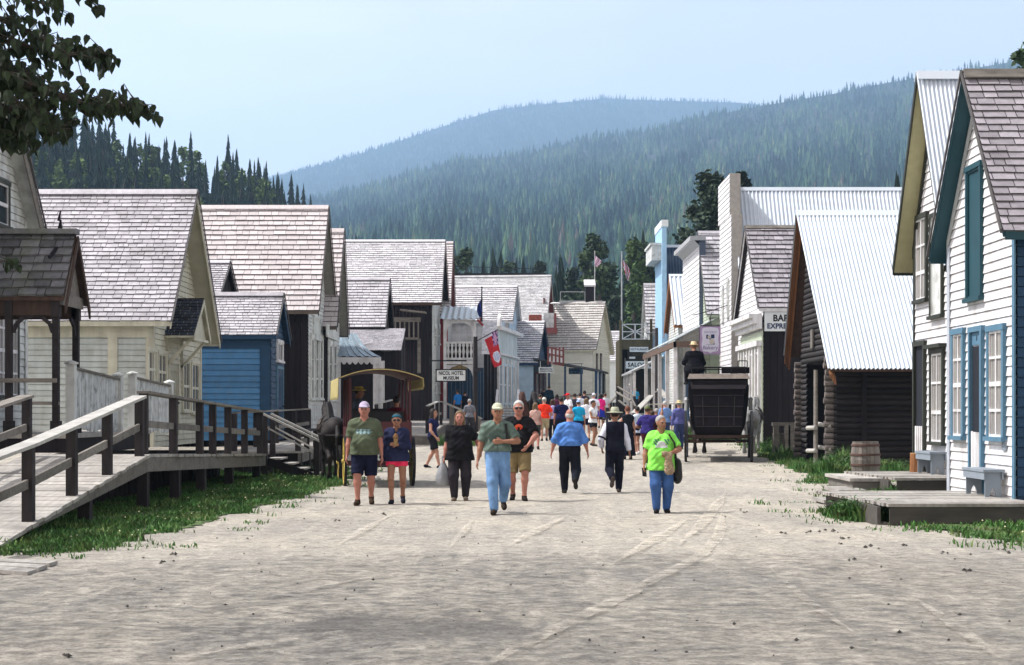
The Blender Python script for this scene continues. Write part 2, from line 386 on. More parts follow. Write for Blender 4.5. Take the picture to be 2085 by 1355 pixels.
def winpx(root, fc, u0, u1, v0, v1, fm, **k):
    """window given by its picture outline: u range, v of sill and head at its middle"""
    um = (u0 + u1) / 2; a0 = fc.hit(u0, v0)[0]; a1 = fc.hit(u1, v0)[0]
    z1 = fc.hit(um, v0)[1]; z0 = fc.hit(um, v1)[1]
    if a0 > a1: a0, a1 = a1, a0
    return window(root, fc, a0, a1, z0, z1, fm, **k)
def door(root, fc, a0, a1, z0, z1, fm, dm, fw=.1, label=None):
    mb = MB()
    for x0, x1, y0, y1 in ((a0, a0 + fw, z0, z1), (a1 - fw, a1, z0, z1), (a0 - .02, a1 + .02, z1, z1 + fw)):
        mb.prism([fc.pt(x0, .01, y0), fc.pt(x1, .01, y0), fc.pt(x1, .01, y1), fc.pt(x0, .01, y1)], fc.n, .06)
    dr = MB(); dr.prism([fc.pt(a0 + fw, .012, z0), fc.pt(a1 - fw, .012, z0), fc.pt(a1 - fw, .012, z1), fc.pt(a0 + fw, .012, z1)], fc.n, .025)
    for (b0, b1) in ((.12, .45), (.55, .9)):
        w_ = a1 - a0 - 2 * fw
        zz0, zz1 = z0 + (z1 - z0) * b0, z0 + (z1 - z0) * b1
        for q in (.12, .56):
            x0 = a0 + fw + w_ * q; x1 = x0 + w_ * .32
            for (p0, p1, p2, p3) in ((x0, x1, zz0, zz0 + .03), (x0, x1, zz1 - .03, zz1), (x0, x0 + .03, zz0, zz1), (x1 - .03, x1, zz0, zz1)):
                dr.prism([fc.pt(p0, .037, p2), fc.pt(p1, .037, p2), fc.pt(p1, .037, p3), fc.pt(p0, .037, p3)], fc.n, .01)
    d = dr.build('door', dm, root, label=label); mb.build('door_frame', fm, d)
    k = MB(); k.lathe(fc.pt(a1 - fw - .08, .045, z0 + (z1 - z0) * .46), [(0, 0), (.02, .01), (.032, .035), (.024, .055), (0, .06)], 8, fc.n); k.build('handle', IRON, d)
    return d
def text(body, fc, a, z, size, m, parent, out=.02, bold=.012, align='CENTER', sx=1.0, name='lettering'):
    c = bpy.data.curves.new(name, 'FONT'); c.body = body; c.size = size; c.align_x = align; c.align_y = 'CENTER'
    c.extrude = .004; c.offset = bold * size; c.space_character = 1.04; c.resolution_u = 3
    tmp = bpy.data.objects.new(name, c); COL.objects.link(tmp)
    dg = bpy.context.evaluated_depsgraph_get(); me = bpy.data.meshes.new_from_object(tmp.evaluated_get(dg))
    bpy.data.objects.remove(tmp); bpy.data.curves.remove(c)
    me.materials.clear(); me.materials.append(m); me.name = name
    x = UPV.cross(fc.n).normalized() * sx; M = Matrix((x, UPV, fc.n)).transposed().to_4x4()
    M.translation = fc.pt(a, out, z) - origin(parent); me.transform(M)
    o = bpy.data.objects.new(name, me); COL.objects.link(o); o.parent = parent
    return o
def slabpx(mb, fc, u0, u1, v0, v1, th, out=0.0):
    a0, z1 = fc.hit(u0, v0); a1, z0 = fc.hit(u1, v1)
    mb.prism([fc.pt(a0, out, z0), fc.pt(a1, out, z0), fc.pt(a1, out, z1), fc.pt(a0, out, z1)], fc.n, th)
    return (a0 + a1) / 2, (z0 + z1) / 2, abs(a1 - a0), abs(z1 - z0)
# ------------------------------------------------------------------ ground
def vnoise(x, y, seed=0):
    xi = np.floor(x).astype(np.int64); yi = np.floor(y).astype(np.int64); xf = x - xi; yf = y - yi
    def hsh(a, b):
        h = (a * 374761393 + b * 668265263 + seed * 974711) & 0x7fffffff
        h = ((h ^ (h >> 13)) * 1274126177) & 0x7fffffff
        return (h & 0xffff) / 65535.0
    u = xf * xf * (3 - 2 * xf); q = yf * yf * (3 - 2 * yf)
    return (hsh(xi, yi) * (1 - u) + hsh(xi + 1, yi) * u) * (1 - q) + (hsh(xi, yi + 1) * (1 - u) + hsh(xi + 1, yi + 1) * u) * q
xs = np.concatenate([[-5000, -2500, -1200, -600, -300, -150, -80, -50, -32, -22, -16, -13], np.arange(-11, 13.01, .16), [15, 18, 24, 35, 55, 90, 160, 300, 600, 1200, 2500, 5000]])
ys = np.concatenate([[-300, -60, -20, -5, 2], np.arange(5, 48, .14), np.arange(48, 90, 1.0), [95, 105, 115, 130, 150, 180, 230, 300, 420, 700, 1200, 2500, 5000, 8000]])
gx, gy = np.meshgrid(xs, ys)
gz = np.interp(gy, _gy, _gz)
near = np.clip((48 - gy) / 4, 0, 1) * np.clip((13 - np.abs(gx)) / 2, 0, 1)
gz = gz + near * (.030 * (vnoise(gx * 1.1, gy * 1.1, 1) - .5) + .022 * (vnoise(gx * 3, gy * 3, 2) - .5) + .012 * (vnoise(gx * 6, gy * 6, 3) - .5))
ny_, nx_ = gx.shape
idx = np.arange(nx_ * ny_).reshape(ny_, nx_)
gf = np.stack([idx[:-1, :-1], idx[:-1, 1:], idx[1:, 1:], idx[1:, :-1]], -1).reshape(-1, 4)
def ground_mat():
    m = bpy.data.materials.new('gravel_street'); m.use_nodes = True; t = m.node_tree; N = t.nodes.new; L = t.links.new
    p = t.nodes['Principled BSDF']; p.inputs['Roughness'].default_value = .95; p.inputs['Specular IOR Level'].default_value = .15
    tc = N('ShaderNodeTexCoord')
    def noise(sc, det, rough=.6, stretch=(1, 1, 1), dist=0):
        mp = N('ShaderNodeMapping'); mp.inputs['Scale'].default_value = stretch; L(tc.outputs['Object'], mp.inputs[0])
        n = N('ShaderNodeTexNoise'); n.inputs['Scale'].default_value = sc; n.inputs['Detail'].default_value = det; n.inputs['Roughness'].default_value = rough
        n.inputs['Distortion'].default_value = dist; L(mp.outputs[0], n.inputs[0]); return n.outputs[0]
    def rng_(x, a, b, c, d):
        r = N('ShaderNodeMapRange'); r.inputs[1].default_value = a; r.inputs[2].default_value = b; r.inputs[3].default_value = c; r.inputs[4].default_value = d
        L(x, r.inputs[0]); return r.outputs[0]
    def mix(f, a, b):
        x = N('ShaderNodeMixRGB'); L(f, x.inputs[0])
        for i, q in ((1, a), (2, b)):
            if isinstance(q, tuple): x.inputs[i].default_value = (*q, 1)
            else: L(q, x.inputs[i])
        return x.outputs[0]
    big = rng_(noise(.22, 5, .6, (1, .8, 1), .4), .38, .62, 0, 1)
    c = mix(big, (.40, .365, .305), (.31, .29, .255))
    # dry tracks worn along the street, and grey gravel blotches
    tr = rng_(noise(1.0, 6, .65, (1.6, .22, 1), .6), .46, .66, 0, .75)
    c = mix(tr, c, (.47, .43, .36))
    bl = rng_(noise(1.7, 7, .7, (1, 1.4, 1)), .5, .66, 0, .7)
    c = mix(bl, c, (.225, .212, .19))
    fine = rng_(noise(26, 5, .8), .3, .7, .60, 1.38)
    fine2 = rng_(noise(7, 6, .75), .32, .68, .70, 1.28)
    mu = N('ShaderNodeMath'); mu.operation = 'MULTIPLY'; L(fine, mu.inputs[0]); L(fine2, mu.inputs[1])
    vm = N('ShaderNodeVectorMath'); vm.operation = 'SCALE'; L(c, vm.inputs[0]); L(mu.outputs[0], vm.inputs['Scale'])
    L(vm.outputs[0], p.inputs['Base Color'])
    b = N('ShaderNodeBump'); b.inputs['Strength'].default_value = .9; b.inputs['Distance'].default_value = .03
    vo = N('ShaderNodeTexVoronoi'); vo.inputs['Scale'].default_value = 5.5; vo.feature = 'SMOOTH_F1'; mpv = N('ShaderNodeMapping'); wob = noise(2.0, 3)
    L(tc.outputs['Object'], mpv.inputs[0]); L(mpv.outputs[0], vo.inputs['Vector'])          # shallow hoof and boot prints
    vs_ = rng_(vo.outputs['Distance'], .05, .5, -.9, .5); ms = N('ShaderNodeMath'); ms.operation = 'MULTIPLY'; L(vs_, ms.inputs[0]); L(rng_(wob, .45, .6, 0, 1), ms.inputs[1])
    ad = N('ShaderNodeMath'); L(noise(16, 7, .75), ad.inputs[0]); L(ms.outputs[0], ad.inputs[1])
    L(ad.outputs[0], b.inputs['Height']); L(b.outputs[0], p.inputs['Normal'])
    return m
g = mesh_obj('ground', np.stack([gx, gy, gz], -1).reshape(-1, 3), gf, ground_mat(), smooth=True); tag(g, kind='structure')
def gpx(u, v):
    d = F * CH / (v - V0)
    for _ in range(4): d = F * (CH - ground(0, d)) / (v - V0)
    return Vector((xat(u, d), d, ground(0, d)))
# pale dust tracks pressed by wheels, and clods and stones
def track_mat():
    m = bpy.data.materials.new('pale_dust_track'); m.use_nodes = True; t = m.node_tree; N = t.nodes.new; L = t.links.new
    p = t.nodes['Principled BSDF']; p.inputs['Base Color'].default_value = (.60, .55, .46, 1); p.inputs['Roughness'].default_value = 1
    p.inputs['Specular IOR Level'].default_value = .1
    tc = N('ShaderNodeTexCoord'); n = N('ShaderNodeTexNoise'); n.inputs['Scale'].default_value = 5; n.inputs['Detail'].default_value = 8; n.inputs['Roughness'].default_value = .75
    L(tc.outputs['Object'], n.inputs[0]); r = N('ShaderNodeMapRange'); r.inputs[1].default_value = .42; r.inputs[2].default_value = .62; r.inputs[3].default_value = 0; r.inputs[4].default_value = .72
    L(n.outputs[0], r.inputs[0]); L(r.outputs[0], p.inputs['Alpha']); return m
tm = MB()
for pts, wd in (([(960, 1380), (1100, 1300), (1230, 1240), (1340, 1180), (1430, 1135), (1468, 1090), (1470, 1040)], .13), ([(690, 1112), (740, 1082), (800, 1050)], .13),
                ([(915, 1120), (945, 1085), (965, 1058)], .10), ([(1030, 1118), (1090, 1085), (1160, 1050)], .14), ([(1380, 1115), (1430, 1070), (1460, 1030), (1480, 1000)], .15),
                ([(1560, 1155), (1650, 1235), (1760, 1310)], .08), ([(1850, 1215), (1960, 1290), (2040, 1355)], .10), ([(340, 1350), (520, 1320), (700, 1290)], .12), ([(500, 1230), (720, 1185), (900, 1160)], .08),
                ([(1250, 1150), (1330, 1105), (1400, 1060)], .18)):
    P = [gpx(*q) for q in pts]; dense = []
    for i in range(len(P) - 1):
        for k in range(8): dense.append(P[i].lerp(P[i + 1], k / 8))
    dense.append(P[-1])
    for _ in range(6): dense = [dense[0]] + [(dense[i - 1] + dense[i] * 2 + dense[i + 1]) / 4 for i in range(1, len(dense) - 1)] + [dense[-1]]
    prev = None
    for i, p in enumerate(dense):
        d = (dense[min(i + 1, len(dense) - 1)] - dense[max(i - 1, 0)]).normalized(); s_ = Vector((d.y, -d.x, 0)) * wd * random.uniform(.5, .75) * max(.08, min(1, i / 7, (len(dense) - 1 - i) / 7))
        row = (p - s_ + UPV * .026, p + s_ + UPV * .026)
        if prev: tm.quad(prev[0], prev[1], row[1], row[0])
        prev = row
tag(tm.build('dust_track', track_mat()), kind='structure')
STONE = mat('dark_clod', (.075, .068, .06), .95, .4, rnd=.5)
pm_ = MB()
def rock(c, r_):
    t = [(1, 0, 0), (0, 1, 0), (-1, 0, 0), (0, -1, 0), (0, 0, .8), (0, 0, -.4)]
    k = [Vector(q) * r_ * random.uniform(.6, 1.3) + c for q in t]
    pm_.add(k, [(0, 1, 4), (1, 2, 4), (2, 3, 4), (3, 0, 4), (1, 0, 5), (2, 1, 5), (3, 2, 5), (0, 3, 5)])
for i in range(170):
    y = random.uniform(10, 27); x = random.uniform(-4.5, 6) * y / 18
    rock(Vector((x, y, .012)), random.choice((.008, .010, .014, .02)))
for u, v in ((1597, 1087), (1643, 1085), (1675, 1083), (1700, 1084), (1720, 1097), (1770, 1115), (1838, 1112), (1925, 1128), (1970, 1165), (2040, 1120), (2050, 1127), (1735, 1142), (1707, 1108), (1505, 1041), (1515, 1046), (138, 1338), (330, 1148), (355, 1130), (785, 1050), (690, 1061)):
    for k in range(3): rock(gpx(u + random.uniform(-8, 8), v + random.uniform(-2, 2)) + UPV * .01, random.uniform(.015, .035))
tag(pm_.build('pebbles', STONE), 'scattered dark clods and pebbles lying on the gravel street', 'pebbles', kind='stuff')

# ------------------------------------------------------------------ grass and weeds
GRASS = mat('grass_blades', (.050, .135, .028), .8, .3, (.8, .8, .8), rnd=.5, tint=(.19, .20, .075), tintamt=.6, tscale=1.7)
TURF = mat('turf_soil', (.07, .115, .035), .95, .4, (5, 5, 5), bump=.6, bscale=25, tint=(.16, .13, .09), tintamt=.5, tscale=1.5)
def inside(poly, x, y):
    c = np.zeros(len(x), bool); n = len(poly)
    for i in range(n):
        x1, y1 = poly[i]; x2, y2 = poly[(i + 1) % n]
        c ^= ((y1 > y) != (y2 > y)) & (x < (x2 - x1) * (y - y1) / (y2 - y1 + 1e-9) + x1)
    return c
def blades(poly, n, h0, h1, wd=.012, edge=.35, clump=None):
    P = np.array(poly); mn, mx = P.min(0) - edge, P.max(0) + edge
    x = rng.uniform(mn[0], mx[0], n); y = rng.uniform(mn[1], mx[1], n)
    jx = x + (vnoise(x * 1.6, y * 1.6, 5) - .5) * edge * 2; jy = y + (vnoise(x * 1.6, y * 1.6, 6) - .5) * edge * 2
    k = inside(poly, jx, jy) & (vnoise(x * 3.1, y * 3.1, 9) > .22); x, y = x[k], y[k]; n = len(x)
    z = np.interp(y, _gy, _gz) - .01
    h = rng.uniform(h0, h1, n) * (.55 + .9 * vnoise(x * 2, y * 2, 8)); a = rng.uniform(0, 2 * np.pi, n); b = rng.uniform(0, 2 * np.pi, n)
    l = h * rng.uniform(.15, .75, n); w_ = wd * rng.uniform(.6, 1.5, n)
    v = np.zeros((n, 5, 3))
    ca, sa = np.cos(a) * w_, np.sin(a) * w_
    v[:, 0] = np.stack([x - ca, y - sa, z], -1); v[:, 1] = np.stack([x + ca, y + sa, z], -1)
    mx_, my_ = x + np.cos(b) * l * .35, y + np.sin(b) * l * .35
    v[:, 2] = np.stack([mx_ + ca * .8, my_ + sa * .8, z + h * .6], -1); v[:, 3] = np.stack([mx_ - ca * .8, my_ - sa * .8, z + h * .6], -1)
    v[:, 4] = np.stack([x + np.cos(b) * l, y + np.sin(b) * l, z + h * .95], -1)
    return v, rng.random(n)
LB = [(-7.6, 18.2), (-5.7, 18.3), (-4.85, 19.4), (-4.9, 21), (-4.45, 22.3), (-4.5, 24), (-4.35, 27), (-4.2, 32), (-4.0, 37), (-4.25, 41), (-4.6, 46), (-8, 46)]
RB = [(5.1, 25.3), (5.5, 23.4), (5.9, 21.2), (6.3, 19.6), (9, 17.5), (12, 17.5), (12, 23.2), (7.8, 23.2), (7.8, 27), (5.5, 28.8), (5.3, 27)]
RC = [(6.2, 30), (6.6, 29), (8.3, 29), (8.3, 32.6), (7.0, 33.2), (6.4, 32)]
RD = [(6.9, 37), (7.4, 36.6), (9.6, 39), (9.9, 43), (9.1, 46), (9.2, 52), (9.4, 60), (8.6, 60), (8.4, 52), (8.0, 45), (7.6, 40)]
RE_ = [(5.6, 62), (9.5, 62), (9.5, 70), (5.6, 70)]
vs, rs = [], []
for a in ((LB, 62000, .05, .13, .011), (RB, 26000, .05, .12, .011), (RC, 7000, .10, .26, .013), (RD, 34000, .06, .19, .012), (RE_, 5000, .15, .4, .02)):
    v_, r_ = blades(*a); vs.append(v_); rs.append(r_)
for pl, n_ in ((LB, 26000), (RB, 12000), (RC, 3000), (RD, 12000)):
    c = np.mean(pl, 0); big = [tuple(c + (np.array(q) - c) * (1.22, 1.05)) for q in pl]
    v_, r_ = blades(big, n_, .03, .10, .010, 1.1); vs.append(v_); rs.append(r_ * .5 + .5)
def tuft(u, d, n, h, rad, X=None):
    x0 = xat(u, d) if X is None else X
    pl = [(x0 + rad * math.cos(q), d + rad * math.sin(q)) for q in np.linspace(0, 6.28, 9)[:-1]]
    v_, r_ = blades(pl, n, h * .5, h, .014, .1); vs.append(v_); rs.append(r_)
for u, d, n, h, rad in ((1730, 25.2, 900, .36, .35), (1775, 24.4, 900, .38, .3), (1812, 23.6, 700, .36, .22), (1770, 26.8, 500, .3, .3), (1700, 25.6, 500, .22, .3), (1805, 28.7, 600, .34, .3), (1770, 29.3, 500, .3, .3), (1870, 28.7, 300, .2, .3),
                       (1700, 41, 1300, .62, .5), (1715, 43, 1000, .66, .45), (1680, 42, 800, .4, .5), (1618, 53, 800, .45, .6), (1650, 44.5, 700, .35, .5), (1800, 44, 600, .5, .5), (1830, 43, 400, .45, .4), (1450, 66, 900, .7, 1.2), (1580, 57, 500, .6, .7), (940, 60, 900, .5, 1.2), (910, 62, 700, .4, 1.0), (600, 42, 700, .3, .7), (570, 43, 600, .3, .6)):
    tuft(u, d, n, h, rad)
V = np.concatenate(vs); Rr = np.concatenate(rs); n = len(V); o = np.arange(n)[:, None] * 5
q4 = [list(a) for a in (o + np.array([[0, 1, 2, 3]]))]; t3 = [list(a) for a in (o + np.array([[3, 2, 4]]))]
tag(mesh_obj('grass', V.reshape(-1, 3), q4 + t3, GRASS, r=np.concatenate([Rr, Rr])), 'short green grass growing along both sides of the street', 'grass', kind='stuff')
tb = MB()
for pl in (LB, RB, RC, RD):
    c = np.mean(pl, 0); sm = []
    for i in range(len(pl)):
        a, b = np.array(pl[i]), np.array(pl[(i + 1) % len(pl)])
        sm_n = max(2, int(np.hypot(*(b - a)) / .16))
        for k in range(sm_n): sm.append(a + (b - a) * k / sm_n + rng.uniform(-.13, .13, 2))
    tb.poly([(x + (c[0] - x) * .22, y + (c[1] - y) * .05, ground(x, y) + .022) for x, y in sm])
tag(tb.build('grass_verge', TURF), kind='structure')
LEAFY = mat('weed_leaves', (.045, .10, .028), .7, .2, rnd=.5)
wd_ = MB()
def weed(u, d, h, n=26, X=None):
    x0 = xat(u, d) if X is None else X; z0 = ground(x0, d)
    for i in range(n):
        c = Vector((x0 + random.gauss(0, h * .3), d + random.gauss(0, h * .3), z0 + h * random.uniform(.15, 1)))
        a = random.uniform(0, 6.28); e = Vector((math.cos(a), math.sin(a), random.uniform(-.4, .6))).normalized() * h * random.uniform(.1, .2); s_ = e.cross(Vector((random.uniform(-.5, .5), random.uniform(-.5, .5), 1))).normalized() * e.length * .42
        wd_.quad(c - e, c + s_, c + e, c - s_)
for u, d, h, k in ((1720, 25.0, .35, 60), (1745, 24.7, .32, 50), (1690, 25.4, .25, 30), (1790, 24.2, .36, 50), (1760, 28.9, .3, 30), (1700, 42.5, .55, 60), (1725, 42, .5, 40), (1595, 55, .6, 40), (1575, 56, .55, 40), (1840, 42, .4, 30), (1805, 43, .4, 30), (590, 43.5, .5, 50), (560, 45, .6, 50), (605, 47, .5, 40), (440, 31, .18, 30), (330, 23.5, .15, 20), (930, 62, .6, 40), (1455, 68, .7, 60), (1425, 67, .6, 50)):
    weed(u, d, h, k)
tag(wd_.build('weeds', LEAFY), 'leafy weeds growing at deck corners and wall feet', 'weeds', kind='stuff')
fl = MB()
for i in range(130):
    side = random.random() < .5
    x, y = (random.uniform(-6, -4.6), random.uniform(20, 40)) if side else (random.uniform(6.6, 10), random.uniform(19, 22.8))
    c = Vector((x, y, random.uniform(.07, .14))); r_ = random.uniform(.010, .018)
    fl.add([c + Vector(q) * r_ for q in ((1, 0, 0), (0, 1, 0), (-1, 0, 0), (0, -1, 0), (0, 0, .8), (0, 0, -.8))], [(0, 1, 4), (1, 2, 4), (2, 3, 4), (3, 0, 4), (1, 0, 5), (2, 1, 5), (3, 2, 5), (0, 3, 5)])
tag(fl.build('wildflowers', mat('pale_petals', (.6, .58, .35), .7, .2)), 'tiny pale flowers dotted through the grass verges', 'flowers', kind='stuff')

# ------------------------------------------------------------------ hills and their woods
NR = ([-600, 200, 400, 627, 808, 925, 1075, 1181, 1300, 1412, 1569, 1690, 1794, 1866, 2049, 2300, 2800], [560, 500, 450, 403, 360, 322, 308, 280, 266, 236, 207, 187, 165, 154, 122, 90, 60])
FR = ([-600, 300, 450, 560, 649, 773, 862, 950, 1004, 1092, 1234, 1370, 1518, 1700, 2800], [560, 430, 390, 357, 333, 298, 267, 239, 221, 210, 197, 202, 206, 230, 300])
LR = ([-700, -200, 30, 150, 250, 350, 450, 530, 600, 640, 700, 900], [240, 290, 318, 328, 350, 372, 400, 418, 452, 476, 560, 700])
def near_pt(u, t):
    vr = np.interp(u, *NR) + 6; v = 645 + (vr - 645) * t ** .8; d = 600 * (3300 / 600) ** t
    return (u - U0) * d / F, d, CH - (v - V0) * d / F
def far_pt(u, t):
    vr = np.interp(u, *FR) + 4; v = 470 + (vr - 470) * t ** .8; d = 3800 * (6000 / 3800) ** t
    return (u - U0) * d / F, d, CH - (v - V0) * d / F
def left_pt(u, t):
    vr = np.interp(u, *LR); d = 170 + 250 * t; zr = CH - (vr - V0) * 420 / F
    return (u - U0) * d / F, d, 2.0 + (np.maximum(zr, 2.5) - 2.0) * t ** 1.15
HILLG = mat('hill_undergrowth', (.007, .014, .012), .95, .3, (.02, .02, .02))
def hill(fn, u0, u1, nu, nt_, d_back):
    uu, tt = np.meshgrid(np.linspace(u0, u1, nu), np.linspace(0, 1, nt_)); x, y, z = fn(uu, tt)
    x = np.vstack([x, x[-1] * 1.2]); y = np.vstack([y, y[-1] + d_back]); z = np.vstack([z, z[-1] * .3])
    n0, n1 = x.shape; i = np.arange(n0 * n1).reshape(n0, n1)
    f = np.stack([i[:-1, :-1], i[:-1, 1:], i[1:, 1:], i[1:, :-1]], -1).reshape(-1, 4)
    return tag(mesh_obj('hills', np.stack([x, y, z], -1).reshape(-1, 3), f, HILLG, smooth=True), kind='structure')
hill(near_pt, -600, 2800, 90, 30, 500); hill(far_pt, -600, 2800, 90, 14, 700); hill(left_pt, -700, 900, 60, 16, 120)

def cone_template(layers=4, sides=6):
    v, f = [], []
    for k in range(layers):
        z0 = .06 + .86 * k / layers * .98; z1 = min(1.0, z0 + .98 / layers * 1.75); r_ = (1 - k / layers) ** .85
        o = len(v)
        for j in range(sides):
            a = 2 * math.pi * (j + .5 * (k % 2)) / sides; q = r_ * (1 if j % 2 else .62); v.append((math.cos(a) * q, math.sin(a) * q, z0 - (.03 if j % 2 else -.02)))
        v.append((0, 0, z1)); f += [(o + j, o + (j + 1) % sides, o + sides) for j in range(sides)]
    return np.array(v), np.array(f)
def ramp_mat(name, stops):
    m = bpy.data.materials.new(name); m.use_nodes = True; t = m.node_tree; p = t.nodes['Principled BSDF']; p.inputs['Roughness'].default_value = .9; p.inputs['Specular IOR Level'].default_value = .1
    a = t.nodes.new('ShaderNodeAttribute'); a.attribute_name = 'rnd'; c = t.nodes.new('ShaderNodeValToRGB'); cr = c.color_ramp
    while len(cr.elements) < len(stops): cr.elements.new(.5)
    for e, (q, col) in zip(cr.elements, stops): e.position = q; e.color = (*col, 1)
    t.links.new(a.outputs['Fac'], c.inputs[0]); t.links.new(c.outputs[0], p.inputs['Base Color']); _M[name] = m; return m
ramp_mat('far_spruce_needles', [(0, (.008, .020, .020)), (.28, (.020, .048, .042)), (.5, (.044, .092, .064)), (.75, (.085, .145, .075)), (.93, (.15, .20, .085)), (1, (.13, .105, .085))])
FOREST = mat('far_spruce_needles', (.050, .095, .048), .9, .45, (.006, .006, .006), rnd=.85, tint=(.13, .17, .055), tintamt=.5, tscale=.012)
FORESTF = mat('farther_spruce_needles', (.04, .062, .035), .9, .3, (.004, .004, .004), rnd=.3)
def scatter(name, label, fn, n, u0, u1, pw, h0, h1, rad, m, sides=6, layers=4, minv=None):
    T, Fc = cone_template(layers, sides); k = len(T)
    u = rng.uniform(u0, u1, n); t = rng.random(n) ** pw
    kp = vnoise(u * .022 + 7, t * 16, 31) + .35 * vnoise(u * .09, t * 50, 33) > .28; u, t = u[kp], t[kp]; n = len(u)   # thin spots and small clearings
    x, y, z = fn(u, t); h = (h0 + (h1 - h0) * rng.beta(2, 2.6, n)) * rng.choice([1, 1, 1, 1.25, .6], n) * (.75 + .5 * vnoise(u * .03, t * 12, 35)); r_ = h * rad * rng.uniform(.75, 1.35, n); a = rng.uniform(0, 6.28, n)
    lean = rng.normal(0, .02, (n, 2))
    v = np.empty((n, k, 3)); jit = 1 + rng.normal(0, .16, (n, k))
    ca, sa = np.cos(a)[:, None], np.sin(a)[:, None]
    v[..., 0] = x[:, None] + (T[None, :, 0] * ca - T[None, :, 1] * sa) * r_[:, None] * jit + lean[:, :1] * T[None, :, 2] * h[:, None]
    v[..., 1] = y[:, None] + (T[None, :, 0] * sa + T[None, :, 1] * ca) * r_[:, None] * jit
    v[..., 2] = z[:, None] + T[None, :, 2] * h[:, None] * (1 + rng.normal(0, .02, (n, k))) - .5
    f = (Fc[None] + (np.arange(n) * k)[:, None, None]).reshape(-1, 3)
    rr = np.repeat(np.clip(rng.normal(.40, .22, n) + .7 * (vnoise(u * .02, t * 11, 37) - .5), 0, 1).astype(np.float32), len(Fc))
    return tag(mesh_obj(name, v.reshape(-1, 3), f, m, r=rr), label, 'forest', kind='stuff')
scatter('forest', 'spruce forest covering the hill that rises to the right behind the town', near_pt, 30000, -150, 2230, .62, 9, 20, .17, FOREST)
scatter('forest', 'blue hazy forest on the distant rounded hill at the skyline', far_pt, 15000, 380, 1750, .5, 12, 22, .17, FORESTF, 5, 3)

# ------------------------------------------------------------------ single trees
SPRUCE = mat('spruce_needles', (.015, .033, .022), .9, .3, (.6, .6, .6), rnd=.7, tint=(.045, .075, .03), tintamt=.5, tscale=.4)
ASPEN = mat('aspen_leaves', (.085, .135, .035), .8, .25, (.5, .5, .5), rnd=.4)
COTTON = mat('cottonwood_leaves', (.035, .062, .028), .8, .3, (.4, .4, .4), rnd=.55, tint=(.07, .11, .035), tintamt=.6, tscale=.35)
COTTOND = mat('dark_cottonwood_leaves', (.024, .042, .023), .8, .3, (.4, .4, .4), rnd=.6, tint=(.035, .05, .025), tintamt=.5, tscale=.4)
BARK = mat('bark', (.07, .058, .048), .9, .35, (6, 6, 1), bump=.5, bscale=10)
def spruce_crown(h, rad, lv=12, br=9, seed=0):
    """stacked ragged skirts of drooping branches ending in a spire"""
    rd = random.Random(seed); mb = MB()
    for k in range(lv):
        t = k / lv; z0 = h * (.05 + .93 * t); z1 = min(h * 1.02, z0 + h * 1.9 / lv * (.75 + .5 * rd.random())); rr = rad * (1 - t) ** .95 * rd.uniform(.75, 1.12) + .006
        a0 = rd.random() * 6.28; vs = [(rd.gauss(0, .004), rd.gauss(0, .004), z1)]; n = br * 2
        for j in range(n):
            a = a0 + 6.283 * j / n + rd.uniform(-.1, .1); q = rr * (rd.uniform(.8, 1.25) if j % 2 == 0 else rd.uniform(.3, .55)); vs.append((math.cos(a) * q, math.sin(a) * q, z0 - (rd.uniform(0, .035) if j % 2 == 0 else -.02) * h))
        for j in range(n): mb.add([vs[0], vs[1 + j], vs[1 + (j + 1) % n]], [(0, 1, 2)], min(1, max(0, rd.gauss(.45, .28))))
    return mb
def leaf_crown(h, w_, n, seed=0, leaf=.35, z0=.25, nclump=26, narrow=1.0):
    rd = random.Random(seed); mb = MB(); cl = []
    for i in range(nclump):
        t = rd.random() ** .9; z = h * (z0 + (1 - z0) * t); env = w_ * (math.sin(math.pi * min(1, .18 + .80 * t)) ** narrow); a = rd.uniform(0, 6.28); q = env * rd.uniform(.25, .95)
        cl.append((Vector((math.cos(a) * q, math.sin(a) * q, z)), w_ * rd.uniform(.22, .45)))
    for c, r_ in cl:
        for k in range(n // nclump):
            d = Vector((rd.gauss(0, 1), rd.gauss(0, 1), rd.gauss(0, .8))).normalized() * r_ * rd.random() ** .4
            p = c + d; x = Vector((rd.gauss(0, 1), rd.gauss(0, 1), rd.gauss(0, .7))).normalized(); y = x.cross(Vector((rd.gauss(0, 1), rd.gauss(0, 1), rd.gauss(0, 1)))).normalized(); s_ = leaf * rd.uniform(.5, 1.2)
            mb.quad(p - x * s_, p + y * s_ * .55, p + x * s_, p - y * s_ * .55, rd.random())
    return mb, cl
def trunk_mb(h, r0, cl=(), top=.85):
    mb = MB(); mb.tube([(0, 0, -.6), (0.05, 0, h * .3), (-.04, .03, h * .6), (0, 0, h * top)], [r0, r0 * .75, r0 * .45, r0 * .12], 7)
    for c, r_ in list(cl)[:9]: mb.tube([(0, 0, c.z * .55), (c.x * .5, c.y * .5, c.z * .8), c], [r0 * .4, r0 * .25, r0 * .08], 5)
    return mb
protos = []
for i in range(6):
    protos.append((spruce_crown(1.0, .125 + .015 * (i % 3), 11 + i, 8, i), trunk_mb(1.0, .018)))
pm_sp = []
for i, (c, tr_) in enumerate(protos):
    a = c.build('crown', SPRUCE, local=True); b = tr_.build('trunk', BARK, local=True); pm_sp.append((a.data, b.data)); bpy.data.objects.remove(a); bpy.data.objects.remove(b)
pm_as = []
for i in range(3):
    c, cl = leaf_crown(1.0, .2, 620, 40 + i, .05, .22, 22); a = c.build('crown', ASPEN, local=True); b = trunk_mb(1.0, .02, cl).build('trunk', BARK, local=True)
    pm_as.append((a.data, b.data)); bpy.data.objects.remove(a); bpy.data.objects.remove(b)
